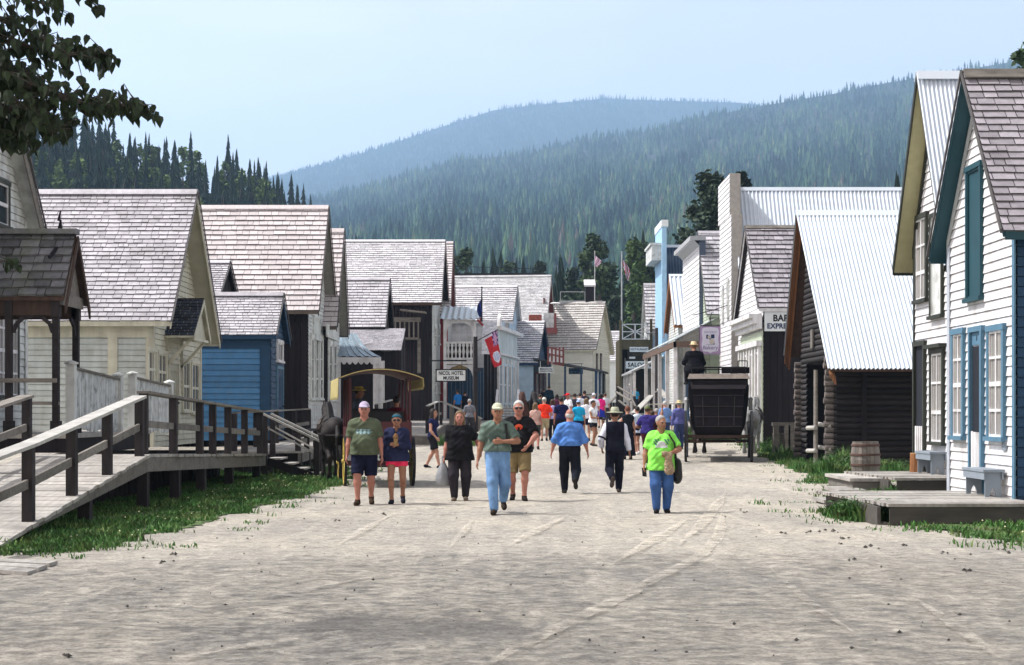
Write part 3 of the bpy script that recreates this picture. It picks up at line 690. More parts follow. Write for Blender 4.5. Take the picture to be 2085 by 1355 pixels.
def place_tree(name, label, group, meshes, loc, h, wx=1.0):
    t = empty(name, loc, label, 'tree', group, random.uniform(0, 6.28)); t.scale = (h * wx, h * wx, h)
    for nm, me in zip(('crown', 'trunk'), meshes):
        o = bpy.data.objects.new(nm, me); COL.objects.link(o); o.parent = t
    return t
cnt = 0; pts_ = []
tries = 0
while cnt < 285 and tries < 40000:
    tries += 1
    u = random.uniform(-20, 640); t = random.uniform(.55, 1.0)
    x, y, z = [float(q) for q in left_pt(u, t)]
    if any((x - a) ** 2 + (y - b) ** 2 < 5.2 for a, b in pts_): continue
    pts_.append((x, y)); cnt += 1; asp = random.random() < .13 and 60 < u < 560
    if asp: place_tree('aspen_tree', 'pale green aspen standing among dark spruces on the left hillside', 'aspens on the left hillside', random.choice(pm_as), (x, y, z), random.uniform(9, 13))
    else: place_tree('spruce_tree', 'dark spire shaped spruce in the forest on the left hillside', 'spruces on the left hillside', random.choice(pm_sp), (x, y, z), random.choice((8, 10, 12, 13, 14.5, 16)) * random.uniform(.9, 1.12) * (.8 if u > 570 else 1), random.uniform(.8, 1.2))
def spruce_at(u, vt, d, vb, label, wx=1.0):
    z1 = zat(vt, d); z0 = ground(0, d); place_tree('spruce_tree', label, 'spruces behind the far roofs', random.choice(pm_sp), (xat(u, d), d, z0), z1 - z0, wx)
for u, vt, d in ((1005, 505, 210), (1020, 512, 215), (1050, 530, 200), (1066, 526, 205), (1142, 520, 180), (1132, 545, 175), (1242, 530, 190), (1228, 570, 185), (1310, 470, 210), (1292, 560, 185), (1262, 575, 180), (1296, 480, 240), (1320, 500, 230), (985, 530, 220), (1085, 545, 200), (918, 510, 190), (1275, 540, 200), (1252, 585, 176), (1305, 590, 178), (1215, 590, 182), (698, 465, 150), (688, 470, 150), (1828, 355, 150), (1158, 560, 182), (1175, 575, 186)):
    spruce_at(u, vt, d, 640, 'dark spruce rising behind the far shingled roofs', random.uniform(.9, 1.3))
def broad(u, vt, d, hw, label, m, n=2600, leaf=.34, z0=.2, seed=1, name='cottonwood_tree', nclump=34):
    zb = ground(0, d); h = zat(vt, d) - zb; t = empty(name, (xat(u, d), d, zb), label, 'tree')
    c, cl = leaf_crown(h, hw * d / F, n, seed, leaf, z0, nclump); c.build('crown', m, t, local=True); trunk_mb(h, h * .022, cl).build('trunk', BARK, t, local=True)
broad(1212, 478, 170, 42, 'tall dark cottonwood behind the white hall with the roof vent', COTTON, 3200, .4, .2, 3)
broad(1290, 500, 165, 46, 'light green cottonwood behind the flagpole and the saloon', mat('bright_cottonwood_leaves', (.055, .10, .03), .8, .3, (.4, .4, .4), rnd=.5), 3200, .38, .2, 5)
broad(1255, 610, 160, 50, 'dark bushy tree filling the gap beside the brown saloon', COTTOND, 2600, .4, .05, 8)
broad(948, 515, 185, 34, 'round green tree behind the hotel roof', COTTON, 2200, .4, .2, 11)
broad(1448, 350, 112, 78, 'big dark cottonwood behind the tall white false front', COTTOND, 7000, .26, .25, 21, nclump=80)
broad(1512, 350, 118, 34, 'leafy dark cottonwood behind the long metal roof', COTTOND, 2600, .32, .3, 23)
broad(1400, 440, 118, 34, 'low dark cottonwood beside the blue false front', COTTOND, 2200, .34, .2, 25)
broad(1335, 600, 150, 40, 'shadowy tree behind the blue false front', COTTOND, 2200, .4, .05, 27)
broad(2085, 112, 60, 62, 'green tree top showing over the near right roof', COTTON, 1500, .22, .5, 31)
broad(1165, 545, 178, 34, 'dark leafy tree between the long roof and the white hall', COTTOND, 2400, .34, .05, 41, nclump=44)
broad(1238, 545, 172, 44, 'dense green tree left of the flagpole', COTTON, 3200, .34, .05, 43, nclump=50)
broad(1320, 505, 172, 36, 'dark tree crowding the blue false front', COTTOND, 2800, .34, .05, 45, nclump=44)
broad(925, 520, 190, 24, 'small round tree at the end of the hotel roof', COTTON, 1400, .34, .1, 47)
broad(1035, 538, 205, 30, 'low green tree behind the ridge rail, left of centre', COTTON, 1500, .36, .1, 49)
broad(1100, 540, 205, 28, 'low dark tree behind the ridge rail, right end', COTTOND, 1500, .36, .1, 51)
broad(1190, 520, 176, 30, 'narrow cottonwood beside the tall one behind the white hall', COTTON, 1600, .38, .15, 33)

# overhanging poplar at the upper left; its trunk and most of its crown stand outside the picture
PLEAF = mat('poplar_leaves', (.020, .036, .014), .6, .3, (2, 2, 2), rnd=.5)
pop = empty('poplar_tree', (-16, 13, 0), 'dark leafy poplar branches hanging into the upper left corner', 'tree')
lf = MB(); tw = MB()
def leaf(c, s_, hang=True):
    a = random.uniform(0, 6.28); dn = Vector((random.gauss(0, .35), random.gauss(0, .35), -1)).normalized() if hang else Vector((random.gauss(0, 1), random.gauss(0, 1), random.gauss(0, .6))).normalized()
    sd_ = dn.cross(Vector((math.cos(a), math.sin(a), random.uniform(-.3, .3)))).normalized(); n_ = sd_.cross(dn) * s_ * .10
    q = lambda x, y, k=0: c + sd_ * (x * s_) + dn * (y * s_) + n_ * k
    lf.add([q(0, 0), q(.34, .10, 1), q(.40, .36, 1.4), q(.20, .70, 1), q(0, 1.05), q(-.20, .70, 1), q(-.40, .36, 1.4), q(-.34, .10, 1), q(0, .45, -.6)], [(0, 1, 2, 8), (8, 2, 3, 4), (0, 8, 6, 7), (8, 4, 5, 6)])
D0 = 12.6
def spray(pts, dens, spread, tip=.35):
    P = [at(u, v, D0 + random.uniform(-.5, .5)) for u, v in pts]
    tw.tube(P, [.028 * (1 - .8 * i / (len(P) - 1)) for i in range(len(P))], 6)
    for i in range(len(P) - 1):
        for k in range(dens):
            t = random.random(); p = P[i].lerp(P[i + 1], t); g_ = (i + t) / (len(P) - 1); sp = spread * (1 - g_ * (1 - tip))
            c = p + Vector((random.gauss(0, sp), random.gauss(0, .25), random.gauss(0, sp * .8) + .02)); tw.tube([p, c], [.006, .003], 3, False); leaf(c, random.uniform(.075, .115))
spray([(-160, 10), (-20, 30), (70, 70), (140, 110), (185, 112), (225, 112)], 34, .115, .3)
spray([(-160, 60), (-10, 80), (60, 95), (120, 110)], 26, .12)
spray([(-160, 150), (-20, 150), (60, 175), (130, 200), (190, 215), (250, 215), (298, 215)], 46, .105, .28)
spray([(-160, 210), (-40, 200), (30, 225), (80, 240), (118, 262)], 60, .13, .5)
spray([(-150, -60), (-10, -20), (80, 5), (120, 18)], 22, .09)
spray([(60, -70), (120, -40), (165, -14), (182, 0)], 12, .05)
spray([(-120, 240), (-40, 255), (20, 270), (45, 285)], 60, .12)
spray([(-120, 100), (-40, 120), (20, 150), (60, 165)], 56, .14)
spray([(-110, 520), (-60, 520), (-10, 530), (34, 534)], 9, .045)
while len(lf.v) < 9 * 52000:
    x = random.uniform(-14, 3); y = random.uniform(6.5, 19.3); z = random.uniform(5.2, 14.5)
    if ((x + 5.4) / 8.6) ** 2 + ((y - 12.8) / 7.0) ** 2 + ((z - 9.8) / 4.7) ** 2 > 1: continue
    u = U0 + x / y * F; v = V0 - (z - CH) / y * F
    if u > -60 and v > -60: continue
    leaf(Vector((x, y, z)), random.uniform(.07, .105), random.random() < .5)
lf.build('leaves', PLEAF, pop); 
tw.tube([(-16, 13, -.3), (-15.9, 12.9, 2.5), (-15.6, 13, 5), (-15.2, 13.1, 8), (-15, 13, 12.5)], [.32, .26, .22, .14, .04], 10)
for e in ((-5.5, 12.6, 5.2), (-5.2, 12.6, 4.6), (-9, 14, 9.5), (-8, 10, 9.5), (-17.5, 11, 8), (-11, 16.5, 9)): tw.tube([(-15.6, 13, 4 + random.random()), ((-15.6 + e[0]) / 2, (13 + e[1]) / 2, e[2] * .8 + 1.0), e], [.09, .045, .02], 7)
tw.build('branches', BARK, pop)
# ------------------------------------------------------------------ left row of houses
def strip(root, name, m, pts, n, th):
    mb = MB(); mb.prism(pts, n, th); return mb.build(name, m, root)

# 1 porch house at the left edge
XH = -10.5; dA, dB = 28.6, dx(52, XH)
H1 = House('porch_house', 'grey white house at the left edge with a small brown shingled porch', (XH, dA), (XH, dB), 5, .9, 5.0, 5.0, 9.6, of=.32, os=.3, front=WHITE2, sidem=SIDEGREY, roof=SHD, soffit=WHITE2, barge=GWOOD, course=.16, barge_w=.24, fit=(60, None, 482))
winpx(H1.root, H1.front, -34, 33, 622, 805, GREENTRIM, pm=CURT, nx=4, ny=4, fw=.1)
winpx(H1.root, H1.front, -70, 14, 362, 448, GREENTRIM, pm=GLASS, nx=2, ny=2, fw=.09)
H1.corners(WHITE2, .14)
# its porch, gable to the street
PX = -8.55; y0, y1 = 30.15, 31.55; zr, ze = 5.03, 3.92; yc = (y0 + y1) / 2
rf = MB(); dk = MB()
for ye, s_ in ((y0 - .12, 1), (y1 + .12, -1)):
    E = Vector((PX + .1, ye, ze - .15)); RG = Vector((PX + .1, yc, zr)); vd = (RG - E)
    dk.prism([E, RG, RG + Vector((-2.4, 0, 0)), E + Vector((-2.4, 0, 0))], UPV, .07)
    shingles(rf, E + UPV * .08, (-1, 0, 0), 2.4, vd.normalized(), vd.length + .05, .19, .26, .055)
dk.build('porch_roof_deck', BWOOD, H1.root); pr = rf.build('porch_roof', SHD, H1.root)
mb = MB(); mb.bar((PX + .14, yc - .02, zr + .13), (PX - 2.3, yc - .02, zr + .13), .26, .10); mb.build('porch_ridge', SHD, pr)
mb = MB(); mb.tube([(PX - .22, yc, zr + .1), (PX - .20, yc, zr + .36)], [.06, .02], 5); mb.tube([(PX - .24, yc, zr + .34), (PX - .2, yc, zr + .55)], [.03, .015], 5); mb.bar((PX - .2, yc - .04, zr - .1), (PX - .26, yc - .55, zr - .42), .05); mb.build('finial', DWOOD, pr)
mb = MB(); mb.poly([(PX, y0 + .02, ze - .04), (PX, y1 - .02, ze - .04), (PX, yc, zr - .05)]); mb.prism([(PX - .02, y0 - .05, ze - .22), (PX - .02, y1 + .05, ze - .22), (PX - .02, y1 + .05, ze - .0), (PX - .02, y0 - .05, ze - .0)], (1, 0, 0), .06); mb.build('porch_gable', GWOOD, H1.root)
mb = MB()
for a, b in ((y0 - .16, yc), (y1 + .16, yc)): mb.prism([(PX + .12, a, ze - .2), (PX + .12, b, zr + .05), (PX + .12, b, zr - .13), (PX + .12, a, ze - .40)], (1, 0, 0), .035)
mb.build('porch_bargeboard', BWOOD, H1.root)
mb = MB(); mb.box(PX - 2.2, PX - .06, y0 - .04, y0 + .1, ze - .42, ze - .12); mb.build('porch_beam', BWOOD, H1.root); mb = MB(); mb.box(PX - 2.2, PX - .06, y1 - .1, y1 + .04, ze - .42, ze - .12); mb.build('porch_beam', BWOOD, H1.root)
for (x, y) in ((PX - .09, y0), (PX - .09, y1 - .02), (PX - .98, y0)):
    mb = MB(); mb.box(x - .06, x + .06, y - .06, y + .06, 1.25, ze - .1); mb.box(x - .09, x + .09, y - .09, y + .09, 1.25, 1.5); mb.box(x - .08, x + .08, y - .08, y + .08, ze - .45, ze - .12); mb.build('porch_post', DPOST, H1.root)
for x, sx_ in ((PX - .15, -1), (PX - .90, 1)):
    mb = MB()
    pts = [Vector((x + sx_ * .0, y0, ze - .75)), Vector((x + sx_ * .06, y0, ze - .58)), Vector((x + sx_ * .2, y0, ze - .46)), Vector((x + sx_ * .36, y0, ze - .42))]
    for a, b in zip(pts, pts[1:]): mb.bar(a, b, .05, .07)
    mb.build('porch_bracket', DPOST, H1.root)
mb = MB(); pts = [Vector((PX - .09, y1 - .1, ze - .75)), Vector((PX - .09, y1 - .2, ze - .55)), Vector((PX - .09, y1 - .42, ze - .42))]
for a, b in zip(pts, pts[1:]): mb.bar(a, b, .05, .07)
mb.build('porch_bracket', DPOST, H1.root)
mb = MB(); mb.box(-10.45, PX + .25, y0 - .35, 36.6, 1.17, 1.25); fl_ = mb.build('porch_floor', PLANK, H1.root)
mb = MB(); mb.box(-10.45, PX + .22, y0 - .32, y0 - .27, .9, 1.17); mb.box(PX + .18, PX + .22, y0 - .27, 36.6, .85, 1.17); mb.build('porch_skirt', DWOOD, H1.root)
mb = MB(); mb.box(-10.4, PX - .02, y0 - .26, y0 - .17, 2.22, 2.30); mb.box(-10.4, PX - .02, y0 - .05, y0 - .0, 1.8, 1.86); mb.build('porch_rail', GWOOD, H1.root)

# white board fences on the porch deck
def fence(label, xa, ya, yb, z0a, z1a, z0b, z1b):
    fr = empty('board_fence', (xa, ya, z0a), label, 'fence')
    mb = MB(); n = int((yb - ya) / .12)
    for i in range(n):
        q0, q1 = i / n, (i + 1) / n; y = ya + (yb - ya) * q0; yy = ya + (yb - ya) * q1 - .008
        za, zb_ = z0a + (z0b - z0a) * q0, z1a + (z1b - z1a) * q0
        mb.box(xa - .012, xa + .012 + random.uniform(0, .006), y, yy, za + random.uniform(.02, .12), zb_)
    mb.build('fence_board', mat('stained_white_boards', (.50, .52, .51), .8, .3, (9, 9, 1.2), rnd=.1, tint=(.16, .16, .15), tintamt=.75, tscale=5), fr)
    for y, z0, z1 in ((ya - .07, z0a, z1a + .09), (yb + .07, z0b, z1b + .09)):
        mb = MB(); mb.box(xa - .085, xa + .085, y - .085, y + .085, z0, z1); mb.lathe((xa, y, z1), [(.14, 0), (.14, .03), (.0, .08)], 4); mb.build('fence_post', WHITE2, fr)
    mb = MB(); mb.bar((xa, ya, z1a + .02), (xa, yb, z1b + .02), .12, .045); mb.build('cap_rail', GWOOD, fr)
    return fr
fence('white stained board fence beside the brown porch posts', -8.5, 30.75, 34.3, 1.25, 2.50, 1.2, 2.36)
fence('shorter white board fence in front of the cream house wall', -8.5, 35.7, 39.4, 1.15, 2.42, 1.1, 2.30)
# 2 cream house
XC = -9.4
H2 = House('cream_house', 'cream gabled house with grey shingle roof and a dark shingled door hood', (XC, dx(310, XC)), (XC, dx(408, XC)), 7.5, .75, 4.05, 3.75, 7.95, r=.49, of=.52, os=.28, front=CREAM, sidem=SIDEGREY, roof=SHG, soffit=CREAMSOF, barge=CREAM, course=.15, barge_w=.14, roofcap=SHG, rc=.165, wm=.24, fit=(389, 656, 698))
H2.corners(CREAM, .16)
mb = MB(); mb.box(XC - 7.5, XC, H2.A.y - .06, H2.A.y + .02, 3.62, 4.05); mb.box(XC - 1.15, XC - .9, H2.A.y - .05, H2.A.y + .02, .75, 3.62); mb.build('side_trim', CREAM, H2.root)
for (a, b, v0, v1) in ((297, 315, 716, 790), (317, 336, 722, 795), (368, 383, 738, 836), (386, 402, 742, 840)):
    winpx(H2.root, H2.front, a, b, v0, v1, CREAM, pm=mat('dim_old_glass', (.09, .09, .095), .12, .6, (9, 9, .8), spec=.6), nx=2, ny=2, fw=.10, sash=CREAM)
a0 = H2.front.hit(340, 800)[0]; a1 = H2.front.hit(361, 800)[0]
door(H2.root, H2.front, a0, a1, 1.0, 3.0, CREAM, CREAMSOF)
mb = MB(); slabpx(mb, H2.front, 366, 375, 520, 545, .05, .03); mb.build('attic_vent', CREAMSOF, H2.root)
# its door hood
hy0, hy1 = dx(333, XC), dx(365.5, XC) + .35; hyc = 44.35; hz0, hz1 = zat(688, 43.0), zat(614, 44.3); HXo = XC + .80
rf = MB(); dk = MB()
for ye in (hy0, hy1):
    E = Vector((HXo, ye, hz0)); RG = Vector((HXo, hyc, hz1)); vd = RG - E
    dk.prism([E, RG, RG + Vector((-.8, 0, 0)), E + Vector((-.8, 0, 0))], UPV, .05)
    shingles(rf, E + UPV * .06 + Vector((.03, 0, 0)), (-1, 0, 0), .83, vd.normalized(), vd.length + .04, .14, .2, .03)
dk.build('hood_deck', CREAM, H2.root); rf.build('door_hood', SHN, H2.root)
mb = MB()
for ye in (hy0, hy1): mb.prism([(HXo, ye, hz0 + .05), (HXo, hyc, hz1 + .05), (HXo, hyc, hz1 - .1), (HXo, ye, hz0 - .1)], (1, 0, 0), .03)
mb.bar((HXo - .06, hy0 + .1, hz0 - .02), (HXo - .06, hy1 - .1, hz0 - .02), .07)
mb.poly([(HXo - .1, hy0 + .1, hz0), (HXo - .1, hy1 - .1, hz0), (HXo - .1, hyc, hz1 - .1)])
for y in (hy0 + .25, hy1 - .25): mb.bar((XC + .03, y, hz0 - .75), (HXo - .1, y, hz0 - .02), .07); mb.bar((XC + .05, y, hz0 - .85), (XC + .05, y, hz0), .07)
mb.build('hood_bracket', CREAM, H2.root)

# 3 blue shop and the small roof behind it
XB = -7.8
H3 = House('blue_shop', 'small bright blue clapboard shop with grey shingle roof', (XB, dx(551, XB)), (XB, dx(577, XB)), 5.5, .75, 4.05, 4.05, 5.62, of=.18, os=.22, front=DBLUE, sidem=BLUE, roof=SHG, soffit=DBLUE, barge=DBLUE, course=.19, rc=.15, wm=.2, barge_w=.18, fit=(598, 684, None))
mb = MB(); mb.box(XB - .34, XB + .0, H3.A.y - .06, H3.A.y + .0, .75, 4.05); mb.box(XB - 5.5, XB - .34, H3.A.y - .06, H3.A.y, 3.72, 4.05); mb.build('corner_trim', DBLUE, H3.root)
winpx(H3.root, H3.front, 561, 573, 700, 735, WHITE, nx=2, ny=1, fw=.12, sash=WHITE)
a0 = H3.front.hit(561, 780)[0]; a1 = H3.front.hit(574, 780)[0]
door(H3.root, H3.front, a0, a1, .8, 3.1, TRIMBLUE, DBLUE)
XB2 = -9.95
H3b = House('shed', 'little dark gabled shed roof between the cream house and the pink roof', (XB2, 53.6), (XB2, 57.0), 6, .5, 5.25, 5.25, 6.8, of=.12, os=.15, front=DWOOD, sidem=DWOOD, roof=SHG, soffit=DWOOD, barge=DWOOD, rc=.16, sprof='board', fprof='board', fit=(533, 600, None))

# 4 house with the big pinkish roof
XP = -7.65
H4 = House('pink_roof_house', 'white fronted dark sided house under a large pinkish shingle roof', (XP, dx(627, XP)), (XP, dx(664, XP)), 8.5, .6, 5.5, 5.5, 9.72, r=.47, of=.42, os=.35, front=WHITE2, sidem=DWOOD, roof=SHP, soffit=mat('grey_soffit', (.20, .195, .17), .75, .15), barge=mat('brown_barge', (.10, .08, .065), .8, .25, rnd=.2), sprof='board', rc=.25, wm=.34, barge_w=.14, fit=(420, 634, 658))
winpx(H4.root, H4.front, 636, 649, 650, 690, WHITE2, pm=SIDEGREY, nx=1, ny=1, fw=.1)
for a, b in ((630, 637), (639, 646), (648, 655)): winpx(H4.root, H4.front, a, b, 692, 812, WHITE2, nx=1, ny=3, fw=.2, sash=WHITE2)
# 5 the next narrow gable
XQ = -7.45
H5 = House('narrow_house', 'narrow white house with steep pinkish roof right behind the big pink roof', (XQ, dx(665.5, XQ) + .3), (XQ, dx(692, XQ) - .3), 8, .6, 5.35, 5.35, 9.55, r=.6, of=.36, os=.2, front=WHITE2, sidem=DWOOD, roof=SHP, soffit=_M['grey_soffit'], barge=_M['brown_barge'], sprof='board', rc=.25, wm=.34, barge_w=.14, fit=(467, None, 682))
for a, b in ((667, 674), (676, 683)): winpx(H5.root, H5.front, a, b, 705, 815, WHITE2, nx=1, ny=3, fw=.2, sash=WHITE2)
mb = MB(); slabpx(mb, H5.front, 661, 683, 660, 695, .06, .05); mb.build('front_sign_board', WHITE2, H5.root)

# 6 low house with the scalloped porch
XS = -6.15
H6 = House('low_shingled_house', 'low shingled house with a scalloped white porch behind the horse wagon', (XS, 74.6), (XS, 79.6), 9, .8, 5.65, 5.65, 8.15, of=.2, os=.3, front=DWOOD, sidem=DWOOD, roof=SHG, soffit=DWOOD, barge=DWOOD, rc=.22, wm=.26, sprof='board', fprof='board', fit=(567, 668, None))
rf = MB(); E = at(684, 714, 71.5); E2 = at(817, 712, 71.5)
shingles(rf, E, (1, 0, 0), (E2 - E).length, Vector((0, 3.0, 1.15)).normalized(), 3.2, .13, .16, .03)
l_ = rf.build('lean_to_roof', SHG, H6.root)
mb = MB(); boards(mb, Face((E.x + .1, 71.8), (1, 0, 0), (0, -1, 0)), 0, E2.x - E.x - .2, .5, E.z - .05, E.z - .05); boards(mb, Face((E2.x - .05, 71.8), (0, 1, 0), (1, 0, 0)), 0, 3.0, .5, E.z, E.z + 1.1); mb.build('lean_to_wall', DWOOD, H6.root)
# porch with bell-curved metal roof and scalloped valance
PC = empty('scalloped_porch', (xat(735, 67.5), 67.5, .6), 'blue grey curved porch roof with scalloped white valance behind the wagon', 'porch')
pz = lambda v: zat(v, 67.5)
mb = MB(); xa, xb = xat(672, 67.5), xat(776, 67.5)
prof = [(0, pz(727)), (.5, pz(720)), (1.0, pz(711)), (1.5, pz(698)), (2.0, pz(675))]
for (ya, za), (yb, zb_) in zip(prof, prof[1:]):
    n = 13
    for i in range(n):
        p, q = i / n, (i + 1) / n; sh = lambda y: y * .62
        x0, x1 = xa + (xb - sh(ya) - xa) * p, xa + (xb - sh(ya) - xa) * q; X0, X1 = xa + (xb - sh(yb) - xa) * p, xa + (xb - sh(yb) - xa) * q
        o = .03 if i % 2 else 0
        mb.quad((x0, 67.5 + ya, za + o), (x1, 67.5 + ya, za + o), (X1, 67.5 + yb, zb_ + o), (X0, 67.5 + yb, zb_ + o))
mb.build('porch_roof', mat('blue_grey_sheet', (.22, .29, .34), .5, .2, metal=.2, rnd=.25), PC)
mb = MB(); n = 9
for i in range(n):
    c0, c1 = xa + (xb - xa) * i / n, xa + (xb - xa) * (i + 1) / n; zt, zl = pz(728), pz(737); pts = [(c0, 67.46, zt), (c1, 67.46, zt)]
    pts += [(c1 - (c1 - c0) * k / 6, 67.46, zl - math.sin(math.pi * k / 6) * .12) for k in range(7)]
    mb.prism(pts, (0, -1, 0), .04)
mb.build('valance', WHITE, PC)
for u in (690, 769, 775): 
    mb = MB(); mb.box(xat(u, 67.6) - .07, xat(u, 67.6) + .07, 67.55, 67.69, .5, pz(736)); mb.build('porch_post', WHITE, PC)
mb = MB(); mb.box(xa, xb + .1, 67.4, 69.5, .5, .75); mb.build('porch_floor', PLANK, PC)
for u in (772, 785):
    mb = MB(); mb.box(xat(u, 72) - .1, xat(u, 72) + .1, 70.0, 70.2, .5, zat(735, 70)); mb.build('porch_post', WHITE, PC)
mb = MB(); boards(mb, Face((xa - .3, 70.6), (1, 0, 0), (0, -1, 0)), 0, xb - xa + .3, .5, pz(680), pz(726)); mb.build('porch_wall', DWOOD, PC)

# 7 tall grey-roofed house with black timber side
XT = -4.42
H7 = House('tall_grey_house', 'tall house with wide grey roof, black timber side and white plank front', (XT, 88.0), (XT, 99.0), 11, .9, 7.75, 7.75, 11.75, r=.42, of=.5, os=.3, front=WHITE2, sidem=DWOOD, roof=SHW, soffit=DWOOD, barge=BWOOD, sprof='board', fprof='board', rc=.2, wm=.3, fit=(490, 618, None))
for v0, v1 in ((668, 700), (768, 800)):
    for a, b in ((883, 887), (891, 894)): winpx(H7.root, H7.front, a, b, v0, v1, WHITE2, nx=1, ny=2, fw=.25)
mb = MB(); fcn = H7.near
a_, z_ = fcn.hit(822, 645)
for i in range(9): mb.prism([fcn.pt(a_ - .9 + i * .25, .9, z_ - 1.25), fcn.pt(a_ - .82 + i * .25, .9, z_ - 1.25), fcn.pt(a_ - .82 + i * .25, .9, z_ - .35), fcn.pt(a_ - .9 + i * .25, .9, z_ - .35)], fcn.n, .03)
mb.prism([fcn.pt(a_ - 1.0, .9, z_ - .35), fcn.pt(a_ + 1.3, .9, z_ - .35), fcn.pt(a_ + 1.3, .9, z_ - .1), fcn.pt(a_ - 1.0, .9, z_ - .1)], fcn.n, .05)
mb.prism([fcn.pt(a_ - .8, 0, z_ - 1.3), fcn.pt(a_ + 1.2, 0, z_ - 1.3), fcn.pt(a_ + 1.2, 0, z_ - 1.2), fcn.pt(a_ - .8, 0, z_ - 1.2)], fcn.n, .95)
mb.prism([fcn.pt(a_ - 1.3, .6, z_ + .1), fcn.pt(a_ + .1, .6, z_ + .25), fcn.pt(a_ + .1, .6, z_ + .33), fcn.pt(a_ - 1.3, .6, z_ + .18)], fcn.n, .9)
mb.build('side_balcony', GWOOD, H7.root)
mb = MB(); slabpx(mb, fcn, 850, 857, 690, 760, .08, .03); mb.build('downpipe_board', GWOOD, H7.root)

# 8 hotel with balcony
XN = -4.05
H8 = House('hotel', 'two storey hotel with pinkish roof edge, red corner trim and white balcony', (XN, 97.2), (XN, 106.5), 10, 1.0, 7.4, 7.4, 11.9, r=.5, of=.25, os=.2, front=mat('white_hotel_front', (.6, .6, .58), .7, .15), sidem=RED, roof=SHP, soffit=REDP, barge=REDP, rc=.24, wm=.36, fit=(493, 641, None))
mb = MB(); mb.prism([H8.front.pt(0, .03, 1), H8.front.pt(1.5, .03, 1), H8.front.pt(1.5, .03, 7.3), H8.front.pt(0, .03, 7.3)], H8.n, .04); mb.build('corner_trim', RED, H8.root)
BD = 92.5; bx = lambda u: xat(u, BD); bz = lambda v: zat(v, BD)
x0, x1 = bx(905), bx(967)
mb = MB(); mb.box(x0, x1, BD, BD + 4.5, bz(742), bz(735)); bal = mb.build('balcony_floor', WHITE, H8.root)
mb = MB(); mb.box(x0, x1, BD, BD + .08, bz(700), bz(696)); mb.box(x0, x1, BD, BD + .08, bz(733), bz(729)); mb.box(x1 - .08, x1, BD + .08, BD + 4.5, bz(700), bz(696))
n = 8; pw = (x1 - x0) / n
for i in range(n + 1):            # boards between vase shaped cut-outs
    cx_ = x0 + pw * i; 
    prof = [(0, .2), (.12, .33), (.3, .22), (.42, .1), (.55, .2), (.72, .3), (.86, .12), (1, .2)]
    zb_, zt_ = bz(729), bz(700)
    L_ = [(max(x0, cx_ - pw * (.5 - w_)), BD + .02, zb_ + (zt_ - zb_) * q) for q, w_ in prof]; R_ = [(min(x1, cx_ + pw * (.5 - w_)), BD + .02, zb_ + (zt_ - zb_) * q) for q, w_ in prof]
    for k in range(len(prof) - 1): mb.prism([L_[k], R_[k], R_[k + 1], L_[k + 1]], (0, 1, 0), .04)
mb.build('balustrade', WHITE, bal); mb = MB(); mb.box(x0 + .1, x1 - .1, BD + .5, BD + .56, bz(733), bz(697)); mb.build('balcony_shade_panel', DWOOD, bal)  # added dark panel, stands in for the shaded wall behind the cut-outs
for u in (906, 966): 
    mb = MB(); mb.box(bx(u) - .09, bx(u) + .09, BD - .02, BD + .16, .9, bz(652)); mb.build('balcony_post', WHITE, H8.root)
mb = MB()
for u, s_ in ((908, 1), (963, -1)):
    for v_ in (660, 748):
        mb = MB()
        c = Vector((bx(u), BD + .05, bz(v_)))
        pts = [c + Vector((s_ * .02, 0, -.55)), c + Vector((s_ * .12, 0, -.2)), c + Vector((s_ * .35, 0, .0)), c + Vector((s_ * .7, 0, .12)), c + Vector((0, 0, .12))]; mb.prism(pts, (0, 1, 0), .05); mb.build('gingerbread_bracket', WHITE, H8.root)
mb = MB(); mb.box(x0, x1, BD, BD + .1, bz(656), bz(651)); mb.build('eave_beam', WHITE, H8.root)
mb = MB(); P = Vector((bx(896), BD - .3, bz(652))); corrugated(mb, P, (1, 0, 0), bx(978) - bx(896), Vector((0, 4.2, 1.0)).normalized(), 4.4, .35, .04); mb.build('balcony_roof', mat('pale_tin', (.5, .55, .58), .5, .15, metal=.2), H8.root)
mb = MB(); mb.bar((bx(978), BD - .3, bz(651)), (bx(978), BD + 4, bz(645)), .1, .18); mb.bar((bx(972), BD - .3, bz(652)), (bx(984), BD - .3, bz(664)), .12); mb.build('roof_edge', RED, H8.root)
mb = MB(); mb.box(x0, bx(950), BD + .1, BD + .2, bz(765), bz(742)); mb.build('lower_frieze', mat('ochre_board', (.22, .16, .07), .8, .3), H8.root)
mb = MB(); boards(mb, Face((x0, BD + 4.4), (1, 0, 0), (0, -1, 0)), 0, 2.2, .9, bz(745), bz(745)); mb.build('porch_back_wall', DBLUE, H8.root)
mb = MB(); mb.box(x0 - .3, x1 + .5, BD - .3, BD + 4.3, .9, 1.15); mb.build('porch_floor', PLANK, H8.root)
